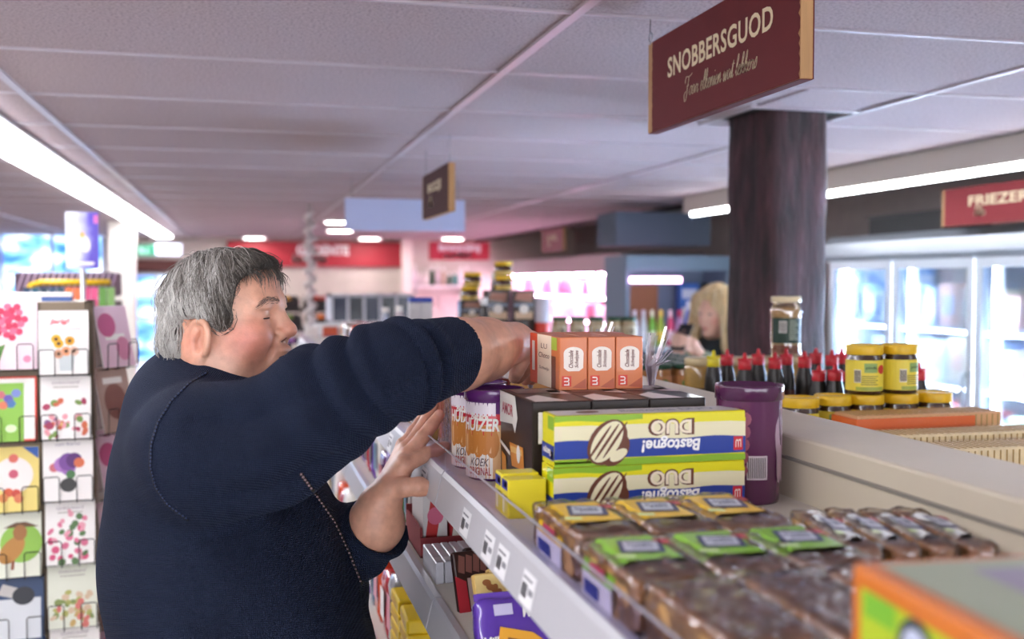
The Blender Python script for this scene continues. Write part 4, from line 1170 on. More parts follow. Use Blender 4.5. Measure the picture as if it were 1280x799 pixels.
HS = 1.56 / FPX                                  # metres per pixel at the head
H0 = P(281, 390, F=1.56)
HY = R(-22)                                      # head turned a little towards the lens
def hl(x, y, w=0.0):                             # pixel on the head's own middle plane -> head frame (forward, left, up); w = to his left
    return np.array(((x - 275) * HS, w, (390 - y) * HS))
def head_world(V):
    c, s_ = math.cos(HY), math.sin(HY)
    V = np.asarray(V); o = np.empty_like(V)
    o[:, 0] = H0.x + c * V[:, 0] - s_ * V[:, 1]; o[:, 1] = H0.y + s_ * V[:, 0] + c * V[:, 1]; o[:, 2] = H0.z + V[:, 2]
    return o
mmv = lambda *a: np.array(a) / 1000.0
def man_head():
    g = SDF((-.125, -.105, -.20), (.13, .105, .115), .0019)
    g.ell(mmv(-3, 0, 12), mmv(78, 70, 72))                                   # skull
    g.ell(mmv(-16, 0, 2), mmv(64, 70, 66), .02)
    g.ell(mmv(36, 0, 22), mmv(46, 58, 56), .02)                              # forehead
    g.ell(mmv(44, 0, -40), mmv(42, 52, 60), .02)                             # face
    for s_ in (-1, 1):
        g.ell(mmv(52, s_ * 40, -34), mmv(30, 22, 28), .02)                   # cheek
        g.cap(mmv(-12, s_ * 58, -60), mmv(30, s_ * 44, -98), .018, .018, .025)   # jaw
        g.cap(mmv(30, s_ * 44, -98), mmv(66, s_ * 16, -112), .018, .018, .02)
        g.ell(mmv(20, s_ * 50, -66), mmv(36, 18, 34), .02)                   # jowl
        g.cap(mmv(78, s_ * 12, 14), mmv(68, s_ * 44, 13), .0095, .008, .014) # brow ridge
    g.ell(mmv(66, 0, -112), mmv(22, 24, 19), .02)                            # chin
    g.ell(mmv(76, 0, -66), mmv(18, 27, 26), .014)                            # mouth mass
    for s_ in (-1, 1):                                                       # eye sockets and lids
        g.ell(mmv(90, s_ * 30, -4), mmv(15, 17, 10), .012, op='sub')
        g.ell(mmv(66, s_ * 32, -4), mmv(13, 15.5, 13), .003)
        g.ell(mmv(70, s_ * 32, -13), mmv(8, 13, 5), .006)                    # bag under the eye
        g.cap(mmv(76.5, s_ * 20, -7.6), mmv(79.5, s_ * 32, -7.4), .0014, .0024, .0006, op='sub'); g.cap(mmv(79.5, s_ * 32, -7.4), mmv(75.5, s_ * 45, -8.8), .0024, .0014, .0006, op='sub')       # slit between the lids
        g.cap(mmv(77, s_ * 20, .5), mmv(81, s_ * 32, 3.0), .0010, .0014, .001, op='sub'); g.cap(mmv(81, s_ * 32, 3.0), mmv(76, s_ * 45, -1), .0014, .0012, .001, op='sub')
        g.ell(mmv(72, s_ * 34, 7.5), mmv(10, 15, 4.5), .003)                   # heavy upper lid fold
    g.cap(mmv(82, 0, 2), mmv(95, 0, -23), .0078, .0105, .010)                # nose
    g.ell(mmv(97.5, 0, -26.5), mmv(12, 12, 10.5), .006)
    for s_ in (-1, 1):
        g.ell(mmv(86, s_ * 13, -33), mmv(12, 7.5, 8.5), .005)
        g.ell(mmv(91, s_ * 6.5, -40), mmv(6.5, 3.4, 4.2), .002, op='sub')    # nostril
        g.cap(mmv(84, s_ * 20, -36), mmv(79, s_ * 29, -56), .0036, .0042, .005, op='sub'); g.cap(mmv(79, s_ * 29, -56), mmv(76, s_ * 33, -72), .0042, .003, .005, op='sub')   # nasolabial fold
    g.ell(mmv(86, 0, -37), mmv(9, 6, 5), .004)
    g.ell(mmv(88, 0, -55), mmv(11, 22, 7.5), .006)                           # upper lip
    g.ell(mmv(84, 0, -77), mmv(11, 20, 7), .006)                             # lower lip
    g.ell(mmv(92, 0, -66.5), mmv(15, 19, 4.2), .002, op='sub')               # open mouth
    g.ell(mmv(80, 0, -89), mmv(7, 20, 4), .006, op='sub')
    # ears
    for s_ in (-1, 1):
        q = R(14); ax = [[math.cos(q), 0, -math.sin(q)], [0, 1, 0], [math.sin(q), 0, math.cos(q)]]
        if s_ < 0: pass
        c0 = mmv(-8, s_ * 74, -39)
        fl = [[math.cos(R(18)), s_ * math.sin(R(18)) * 1.0, 0], [-s_ * math.sin(R(18)), math.cos(R(18)), 0], [0, 0, 1]]
        fl = (np.array(fl) @ np.eye(3)); rot = np.array(ax) @ fl
        g.ell(c0, mmv(20, 6.5, 34), .004, rot)
        g.ell(c0 + mmv(4, s_ * 6.5, 3), mmv(12.5, 7.5, 21), .002, rot, 'sub')
        # helix rim, antihelix, lobe, tragus
        pts = []
        for i in range(13):
            a = R(-60 + i * 22)
            pts.append(c0 + rot.T @ mmv(19 * -math.cos(a + R(90)) * -1 if False else 18.5 * math.cos(a + R(35)), 0, 30 * math.sin(a + R(35))) + mmv(0, s_ * 3.0, 0))
        g.chain(pts, [.0046] * 13, .0015)
        g.chain([c0 + rot.T @ mmv(-4, 0, -14) + mmv(0, s_ * 3, 0), c0 + rot.T @ mmv(-8, 0, 0) + mmv(0, s_ * 3.5, 0), c0 + rot.T @ mmv(-3, 0, 14) + mmv(0, s_ * 3, 0)], [.0042, .0042, .0036], .002)
        g.ell(c0 + rot.T @ mmv(5, 0, -27) + mmv(0, s_ * 1, 0), mmv(10, 5.5, 10), .004)
        g.ell(c0 + rot.T @ mmv(15, 0, -7) + mmv(0, s_ * 2, 0), mmv(5, 4.5, 8), .004)
        g.ell(c0 + rot.T @ mmv(6, 0, -6) + mmv(0, s_ * 6, 0), mmv(7, 10, 9.5), .002, None, 'sub')
    g.cap(mmv(-22, 0, -50), mmv(-40, 0, -200), .060, .066, .03)              # neck
    g.cap(mmv(20, 0, -92), mmv(-10, 0, -200), .040, .050, .03)
    # neck crease
    V, F = g.polys(1)
    d = lambda c, r: np.clip(1 - np.linalg.norm((V - mmv(*c)) / (np.array(r) / 1000.), axis=1), 0, 1)
    col = np.tile(SK, (len(V), 1)).astype(float)
    def mix(w, c):
        nonlocal col
        w = np.clip(w, 0, 1)[:, None]; col = col * (1 - w) + c * w
    for s_ in (-1, 1):
        mix(d((56, s_ * 52, -38), (54, 46, 46)) * .95, SKR)
        mix(d((-20, s_ * 78, -40), (30, 22, 40)) * .55, C3('c97a68'))
        mix(d((10, s_ * 62, -86), (50, 30, 36)) * .55, C3('c2a596'))     # shaved jaw
        mix(d((40, s_ * 60, -2), (30, 24, 22)) * .5, SKP)
        mix(d((74, s_ * 33, -14), (14, 16, 7)) * .6, C3('b87a6c'))
    mix(d((98, 0, -26), (20, 20, 18)) * .8, SKR)
    mix(d((70, 0, 40), (40, 60, 36)) * .5, C3('d98f74'))
    mix(d((84, 0, -100), (30, 40, 26)) * .5, C3('bb9482'))
    mix((d((90, 0, -57), (12, 21, 5)) + d((86, 0, -77), (12, 20, 6))) * 1.3, C3('a85a52'))
    mix((d((84, 0, -66.5), (14, 20, 6.0)) > .15) * .95, C3('3a1512'))
    for s_ in (-1, 1): mix((d((91, s_ * 6.5, -39.5), (7, 4.5, 5)) > .1) * .8, C3('5a2a22'))
    return V, F, col
def hand_paint(V, joints, nails):
    col = np.tile(C3('d6a188'), (len(V), 1)).astype(float)
    for p in joints:
        w = np.clip(1 - np.linalg.norm(V - np.array(p), axis=1) / .014, 0, 1)[:, None] * .55
        col = col * (1 - w) + C3('bd6f5e') * w
    for p, r_ in nails:
        w = (np.linalg.norm(V - np.array(p), axis=1) < r_)[:, None] * .75
        col = col * (1 - w) + C3('d9aa98') * w
    return col
def pt(x, y, F): return np.array(P(x, y, F=F))
def man_left_hand():
    wr = pt(474, 634, 1.655); el = pt(392, 742, 1.77)
    fo = pt(470, 655, 1.665)
    joints = {'i': [pt(505, 582, 1.650), pt(533, 568, 1.675), pt(547, 562, 1.690), pt(556, 558.5, 1.700)],
              'm': [pt(510, 570, 1.672), pt(528, 547, 1.690), pt(540, 531, 1.705), pt(549, 519, 1.715)],
              'r': [pt(509, 562, 1.700), pt(524, 540, 1.722), pt(534, 522, 1.732), pt(542, 508, 1.740)],
              'p': [pt(505, 557, 1.725), pt(516, 540, 1.745), pt(524, 528, 1.755), pt(530, 518, 1.760)],
              't': [pt(487, 612, 1.640), pt(506, 609, 1.628), pt(524, 608.5, 1.625), pt(537, 611.5, 1.628)]}
    lo = np.minimum(el, wr); lo = np.array((el[0] - .08, 1.50, 1.02)); hi = np.array((.37, 1.90, 1.60))
    g = SDF(lo, hi, .0021)
    g.cap(el, fo, .052, .045, .02); g.cap(fo, wr, .041, .035, .01)
    # carpus and palm
    for q, r0, r1 in (('i', .024, .0155), ('m', .024, .0155), ('r', .022, .0145), ('p', .020, .013)):
        g.cap(wr, joints[q][0], r0, r1, .012)
    g.cap(wr, joints['t'][0], .024, .019, .014); g.cap(joints['t'][0], (joints['i'][0] + wr) / 2, .016, .014, .012)
    for q, rs in (('i', (.0132, .0116, .0105, .0090)), ('m', (.0132, .0116, .0105, .0090)), ('r', (.0124, .0108, .0098, .0084)), ('p', (.0110, .0096, .0086, .0074))):
        g.chain(joints[q], rs, .0022)
        g.ell(joints[q][0], np.array((.0125, .0125, .0125)), .006); g.ell(joints[q][1], np.array((.0106,) * 3), .003)
    g.chain(joints['t'], (.0185, .0150, .0138, .0112), .004)
    g.ell(joints['t'][2], np.array((.0148,) * 3), .004)
    # wrinkles round the finger joints
    vw = np.array(ray(510, 580).normalized())
    for q in ('i', 'm', 'r', 't'):
        for ji in ((1, 2) if q != 't' else (1, 2)):
            p = joints[q][ji]; dr = joints[q][ji + 1] - joints[q][ji - 1]; dr /= np.linalg.norm(dr)
            def wr_(x, yy, z, p=p, dr=dr):
                s0 = (x - p[0]) * dr[0] + (yy - p[1]) * dr[1] + (z - p[2]) * dr[2]
                r2 = (x - p[0]) ** 2 + (yy - p[1]) ** 2 + (z - p[2]) ** 2
                return .0007 * np.cos(s0 * 2 * np.pi / .0038) * np.exp(-(s0 / .0055) ** 2) * (r2 < .016 ** 2)
            g.disp(p - .016, p + .016, wr_)
    g.cap(pt(496, 603, 1.615), pt(516, 591, 1.632), .0018, .0012, .003, op='sub')
    g.cap(pt(503, 596, 1.620), pt(519, 587, 1.636), .0014, .001, .003, op='sub')
    V, F = g.polys(1)
    nl = [(joints[q][3] - vw * .0085 + np.array((0, 0, .003)) , r_) for q, r_ in (('t', .0066), ('i', .0056), ('m', .0056), ('r', .005))]
    return V, F, hand_paint(V, [j for q in joints.values() for j in q[:3]], nl)
RA = {'S': pt(262, 566, 1.415), 'N': pt(335, 551, 1.41), 'M': pt(402, 506, 1.40), 'E': pt(488, 464, 1.395), 'C': pt(566, 443, 1.49)}
def man_right_hand():
    E = pt(500, 462, 1.41); c1 = pt(575, 443, 1.50); c2 = pt(604, 437, 1.555); wr = pt(643, 428, 1.625)
    g = SDF((.10, 1.33, 1.50), (.56, 1.76, 1.72), .0021)
    g.chain([E, c1, c2, wr], (.050, .048, .0435, .031), .02)
    k = {'i': [pt(672, 434, 1.66), pt(668, 452, 1.655), pt(655, 466, 1.665), pt(648, 474, 1.675)],
         'm': [pt(678, 432, 1.685), pt(676, 452, 1.682), pt(665, 468, 1.69), pt(657, 476, 1.70)],
         'r': [pt(679, 430, 1.71), pt(680, 450, 1.71), pt(672, 466, 1.715), pt(665, 476, 1.72)],
         'p': [pt(676, 428, 1.735), pt(679, 445, 1.737), pt(673, 460, 1.74), pt(668, 470, 1.745)],
         't': [pt(655, 442, 1.635), pt(650, 455, 1.628), pt(646, 464, 1.63), pt(643, 472, 1.64)]}
    for q, r0, r1 in (('i', .022, .0135), ('m', .022, .0135), ('r', .021, .013), ('p', .019, .012)): g.cap(wr, k[q][0], r0, r1, .012)
    g.cap(wr, k['t'][0], .022, .017, .012)
    for q, rs in (('i', (.012, .0102, .0092, .008)), ('m', (.012, .0104, .0094, .0082)), ('r', (.0114, .0098, .0088, .0076)), ('p', (.0102, .0088, .0078, .0068)), ('t', (.0155, .0125, .0115, .0095))):
        g.chain(k[q], rs, .0022)
    V, F = g.polys(1)
    col = hand_paint(V, [j for q in k.values() for j in q[:3]], [])
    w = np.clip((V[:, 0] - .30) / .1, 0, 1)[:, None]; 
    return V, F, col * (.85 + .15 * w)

# ---- sweater
def poly_t(V, pts):
    """distance parameter of points along a polyline: (t in metres, angle)"""
    best = np.full(len(V), 9.0); tt = np.zeros(len(V)); ang = np.zeros(len(V)); L0 = 0
    for i in range(len(pts) - 1):
        a, b = pts[i], pts[i + 1]; ab = b - a; L = np.linalg.norm(ab)
        t = np.clip(((V - a) @ ab) / L ** 2, 0, 1); q = V - a - t[:, None] * ab; d = np.linalg.norm(q, axis=1)
        u = np.array((0, 0, 1.0)); u = u - ab * (u @ ab) / L ** 2; u /= np.linalg.norm(u); v = np.cross(ab / L, u)
        m = d < best; best[m] = d[m]; tt[m] = (L0 + t * L)[m]; ang[m] = np.arctan2(q @ v, q @ u)[m]; L0 += L
    return tt, ang, best
TC = np.array((-.035, 1.665))
LS = np.array((-.035, 1.86, 1.50)); LE = pt(385, 748, 1.775); LC = pt(468, 660, 1.668)
def sweater():
    g = SDF((-.32, 1.26, .80), (.42, 2.06, 1.68), .0042)
    y = TC[1]
    g.ell((-.040, y, 1.37), (.158, .225, .26))
    g.ell((-.010, y, 1.22), (.185, .235, .24), .06)
    g.ell((.012, y, 1.02), (.208, .240, .26), .08)
    g.cap((-.065, 1.50, 1.495), (-.045, 1.83, 1.495), .082, .082, .05)
    g.ell((-.070, y - .01, 1.545), (.085, .13, .075), .04)
    g.chain([RA['S'], RA['N'], RA['M'], RA['E'], RA['C']], (.096, .082, .077, .0635, .0535), .02)
    g.chain([LS, LE], (.092, .072), .04); g.chain([LE, LC], (.070, .052), .03)
    # cut neck and open the cuffs
    neck0 = H0 + Vector((-.035, 0, -.06)); neck1 = H0 + Vector((-.058, 0, -.20))
    nk = np.array(H0) + np.array((-.022, .010, -.113))
    arm = [RA['S'], RA['N'], RA['M'], RA['E'], RA['C']]; la = [LS, LE, LC]
    def fold(x, yy, z):
        V = np.stack([x, yy, z], 1).astype(float)
        t, a, b = poly_t(V, arm); Lr = .36
        w = np.exp(-(np.maximum(b - .11, 0) / .03) ** 2)
        w1 = np.clip((t - .12) / .10, 0, 1) * np.clip((.345 - t) / .03, 0, 1)
        n1 = 1.6 * (.62 - np.abs(np.sin(t * 66 + .9 * np.sin(a * 1.0 + .6) + 1.1 * np.sin(t * 23))))
        d = w * w1 * .0105 * n1 * (0.55 + 0.45 * np.cos(a - 1.2))
        w2 = np.clip((.22 - t) / .10, 0, 1)
        d += w * w2 * .016 * (.62 - np.abs(np.sin(a * 2.6 - t * 7 + .8))) * np.clip(t / .05, 0, 1)
        t2, a2, b2 = poly_t(V, la)
        wl = np.exp(-(np.maximum(b2 - .09, 0) / .03) ** 2)
        d += wl * .004 * np.sin(t2 * 90 + a2)
        # soft drag lines on the back
        d += (1 - w) * .006 * np.sin(z * 26 + x * 30 + 2 * np.sin(yy * 9)) * np.clip((1.45 - z) / .2, 0, 1)
        return d
    g.disp((-.32, 1.26, .8), (.42, 2.06, 1.68), fold)
    g.cap(nk + np.array((.02, 0, .16)), nk + np.array((-.006, 0, -.015)), .066, .064, .004, op='sub')
    dirc = RA['C'] - RA['E']; dirc /= np.linalg.norm(dirc)
    g.cap(RA['C'] + dirc * .012, RA['C'] + dirc * .20, .048, .048, .003, op='sub')
    g.cap(RA['C'] + dirc * .062, RA['C'] + dirc * .3, .075, .075, 0, op='sub')
    dl = LC - LE; dl /= np.linalg.norm(dl)
    g.cap(LC + dl * .012, LC + dl * .15, .046, .046, .003, op='sub'); g.cap(LC + dl * .062, LC + dl * .2, .075, .075, 0, op='sub')
    # standing collar
    n = 30; ring = []
    for i in range(n + 1):
        a = 2 * math.pi * i / n
        ring.append(nk + np.array((.070 * math.cos(a), .071 * math.sin(a), .004 - .026 * math.cos(a))))
    g.chain(ring, [.0095] * (n + 1), .006); g.chain([r_ + np.array((-.002, 0, .014)) for r_ in ring], [.0070] * (n + 1), .004)
    return g.polys(1)
def knit_mat(h='1b2642', h2='0b1122'):
    m = bpy.data.materials.new('knit'); m.use_nodes = True
    nt = m.node_tree; b = nt.nodes['Principled BSDF']; b.inputs['Roughness'].default_value = 0.85
    b.inputs['Sheen Weight'].default_value = 0.14; b.inputs['Sheen Roughness'].default_value = 0.4; b.inputs['Specular IOR Level'].default_value = .2
    b.inputs['Sheen Tint'].default_value = rgb('6f86b8')
    tc = nt.nodes.new('ShaderNodeTexCoord'); sp = nt.nodes.new('ShaderNodeSeparateXYZ'); nt.links.new(tc.outputs['Object'], sp.inputs[0])
    def math_(op, a, bb=None, c=None):
        n = nt.nodes.new('ShaderNodeMath'); n.operation = op
        for i, q in enumerate((a, bb, c)):
            if q is None: continue
            if isinstance(q, (int, float)): n.inputs[i].default_value = q
            else: nt.links.new(q, n.inputs[i])
        return n.outputs[0]
    x, y, z = sp.outputs
    u = math_('ADD', x, math_('MULTIPLY', z, .8)); v = math_('SUBTRACT', z, math_('MULTIPLY', x, .8)); v = math_('ADD', v, math_('MULTIPLY', y, .6))
    k = 2 * math.pi / .0046
    pr = math_('MULTIPLY', math_('SINE', math_('MULTIPLY', u, k)), math_('SINE', math_('MULTIPLY', v, k)))
    bp = nt.nodes.new('ShaderNodeBump'); bp.inputs['Strength'].default_value = 1.0; bp.inputs['Distance'].default_value = 0.0022
    nt.links.new(pr, bp.inputs['Height']); nt.links.new(bp.outputs[0], b.inputs['Normal'])
    mr = nt.nodes.new('ShaderNodeMapRange'); mr.inputs[1].default_value = -1; mr.inputs[2].default_value = 1; nt.links.new(pr, mr.inputs[0])
    mx = nt.nodes.new('ShaderNodeMix'); mx.data_type = 'RGBA'; mx.inputs[6].default_value = rgb(h2); mx.inputs[7].default_value = rgb(h)
    nt.links.new(mr.outputs[0], mx.inputs[0]); nt.links.new(mx.outputs[2], b.inputs['Base Color'])
    return m
m_knit = knit_mat()

def merge(parts):
    V = []; F = []; C = []; n = 0
    for v, f, c in parts:
        V.append(v); F.append(f + n); C.append(c); n += len(v)
    return np.concatenate(V), np.concatenate(F), np.concatenate(C)
def man():
    hv, hf, hc = man_head(); hw = head_world(hv)
    lv, lf, lc = man_left_hand(); rv, rf, rc = man_right_hand()
    g = SDF((-.30, 1.30, 0.0), (.35, 2.0, 1.62), .014)
    y = TC[1]
    g.ell((-.035, y, 1.33), (.13, .18, .24)); g.ell((.0, y, 1.05), (.16, .19, .24), .05)
    g.cap((-.06, 1.52, 1.49), (-.05, 1.81, 1.49), .055, .055, .04); g.cap((-.06, y, 1.5), (-.045, y, 1.62), .05, .05, .03)
    g.chain([RA['S'], RA['M'], RA['E']], (.06, .05, .042), .03); g.chain([LS, LE], (.055, .045), .03)
    for s_ in (-1, 1):
        g.chain([(.0, y + s_ * .10, .92), (.015, y + s_ * .115, .50), (-.02, y + s_ * .12, .10)], (.085, .055, .04), .03)
        g.cap((-.03, y + s_ * .12, .06), (.12, y + s_ * .14, .045), .035, .03, .03)
    bv, bf = g.polys(1)
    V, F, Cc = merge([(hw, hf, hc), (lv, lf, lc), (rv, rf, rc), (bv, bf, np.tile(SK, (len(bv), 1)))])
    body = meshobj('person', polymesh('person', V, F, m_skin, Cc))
    props(body, 'grey haired man in a navy knitted sweater reaching over the biscuit shelf', 'person')
    # sweater
    sv, sf = sweater()
    swt = meshobj('sweater', polymesh('sweater', sv, sf, m_knit), body); swt['label'] = 'navy blue knitted sweater with rolled sleeves'
    bvh = BVHTree.FromPolygons([tuple(v) for v in sv], [tuple(f) for f in sf])
    o_ = Vector((0, 0, CAMZ))
    def on(x, y_, lift=.0006):
        d = ray(x, y_).normalized(); h = bvh.ray_cast(o_, d)
        if h[0] is None: return None
        return h[0] - d * lift
    def line(pxs, n):
        out = []
        for i in range(len(pxs) - 1):
            for k in range(n): 
                u = k / n; out.append((pxs[i][0] * (1 - u) + pxs[i + 1][0] * u, pxs[i][1] * (1 - u) + pxs[i + 1][1] * u))
        return [on(*q) for q in out + [pxs[-1]]]
    seam = [(259, 466), (236, 480), (214, 502), (198, 528), (189, 556), (188, 585), (195, 610), (210, 632), (235, 650)]
    ps = [p for p in line(seam, 6) if p is not None]
    k = MB(); k.tube(ps, .0022, M('0a0e1c', .9), 6); k.build('shoulder_seam', swt)
    st = M('2c3a5e', .8); k = MB()
    for i in range(0, len(ps) - 1, 1):
        a, b = ps[i], ps[i + 1]; m_ = (a + b) / 2
        if (b - a).length < .03: k.tube([a + (b - a) * .2 + Vector((0, -.0025, .001)), a + (b - a) * .75 + Vector((0, -.0025, .001))], .0011, st, 5)
    k.build('stitching', swt)['kind'] = 'stuff'
    zp = [p for p in line([(376, 592), (396, 620), (418, 652), (436, 690), (452, 730)], 8) if p is not None]
    if len(zp) > 3:
        k = MB(); k.tube(zp, .0026, M('0e0a0e', .8), 6); k.build('zip_tape', swt)
        k = MB()
        for i in range(len(zp) - 1):
            for u in (.1,):
                c = zp[i].lerp(zp[i + 1], u) + Vector((0, -.004, 0)); k.box(c - Vector((.0014, .0012, .0012)), c + Vector((.0014, .0012, .0012)), M('6a5458', .4, .3))
        k.build('zip_teeth', swt)['kind'] = 'stuff'
    # trousers and shoes
    g = SDF((-.30, 1.30, 0.0), (.35, 2.0, 1.05), .010)
    for s_ in (-1, 1):
        g.chain([(.0, y + s_ * .095, .90), (.015, y + s_ * .115, .50), (-.02, y + s_ * .12, .06)], (.115, .085, .07), .04)
    g.ell((.0, y, .93), (.17, .205, .12), .05)
    tv, tf = g.polys(1); meshobj('trousers', polymesh('trousers', tv, tf, M('14161c', .9)), body)
    for s_ in (-1, 1):
        g = SDF((-.15, y + s_ * .13 - .12, 0), (.25, y + s_ * .13 + .12, .14), .008)
        g.cap((-.05, y + s_ * .12, .05), (.12, y + s_ * .145, .042), .048, .042, .02); g.cap((-.03, y + s_ * .12, .05), (-.03, y + s_ * .12, .09), .045, .045, .02)
        v, f = g.polys(1); v[:, 2] = np.maximum(v[:, 2], .002); meshobj('shoe', polymesh('shoe', v, f, M('1a1412', .4)), body)
    # eyeballs
    for s_ in (-1, 1):
        c = Vector(head_world(np.array([mmv(64.5, s_ * 32, -5)]))[0])
        bm = bmesh.new(); bmesh.ops.create_uvsphere(bm, u_segments=20, v_segments=14, radius=.0118, matrix=Matrix.Translation(c))
        e = bm_obj('eyeball', bm, M('d8cfc8', .15), body)
        bm = bmesh.new(); bmesh.ops.create_uvsphere(bm, u_segments=16, v_segments=10, radius=.0058, matrix=Matrix.Translation(c + Vector((.0075, -.0012, -.002))))
        bm_obj('iris', bm, M('2c2a2c', .15), e)
    # brows, lashes from short hairs on the face surface
    hb = BVHTree.FromPolygons([tuple(v) for v in hv], [tuple(f) for f in hf])
    def face_pt(a, w, b):                       # nearest surface point in head frame
        q = hb.find_nearest(Vector((a, w, b))); return q[0], q[1]
    random.seed(4)
    for s_ in (-1, 1):
        k = MB(); mt = [M('7a6258', .7), M('967c70', .7), M('644e44', .7)]
        for i in range(130):
            u = random.random(); w = (13 + 35 * u) / 1000; b = (15 + 5.5 * math.sin(u * 2.6) - 6 * u * u + random.gauss(0, 1.8)) / 1000; a = (88 - 18 * u) / 1000
            p, n = face_pt(a, s_ * w, b)
            dr = Vector((-.35, s_ * .8, .25 - .7 * u)).normalized(); dr = (dr - n * dr.dot(n)).normalized()
            L = random.uniform(.005, .009); q = [p, p + dr * L * .5 + n * .0012, p + dr * L + n * .0008]
            w3 = head_world(np.array([tuple(x) for x in q])); k.tube(w3, [.00038, .00034, .0001], mt[i % 3], 3, cap=False)
        k.build('eyebrow', body)['kind'] = 'stuff'
        k = MB(); pts = []
        for i in range(9):
            dy = -.0115 + .024 * i / 8; dz = -.0032 - .0012 * i / 8; pts.append((.066 + .0132 * math.sqrt(max(0, 1 - (dy / .0155) ** 2 - (dz / .013) ** 2)), s_ * (.032 + dy), -.004 + dz))
        k.tube(head_world(np.array(pts)), .0010, M('33231f', .6), 5); k.build('eyelash', body)
    # hair
    hairdo(body, hb)
    return body
def pip_dist(px, pz, poly):
    d = np.full(px.shape, 1e9); ins = np.zeros(px.shape, bool); n = len(poly)
    for i in range(n):
        ax, az = poly[i]; bx, bz = poly[(i + 1) % n]; ex, ez = bx - ax, bz - az; wx, wz = px - ax, pz - az
        t = np.clip((wx * ex + wz * ez) / (ex * ex + ez * ez), 0, 1); d = np.minimum(d, (wx - ex * t) ** 2 + (wz - ez * t) ** 2)
        c = ((az > pz) != (bz > pz)) & (px < (bx - ax) * (pz - az) / (bz - az + 1e-12) + ax); ins ^= c
    d = np.sqrt(d); return np.where(ins, -d, d)
HAIRPX = [(170, 290), (362, 290), (352, 326), (346, 330), (338, 331), (322, 336), (306, 345), (296, 358), (293, 382), (292, 402), (284, 413), (274, 408),
          (266, 398), (250, 391), (236, 394), (229, 406), (228, 428), (234, 446), (240, 460), (205, 472), (170, 450)]
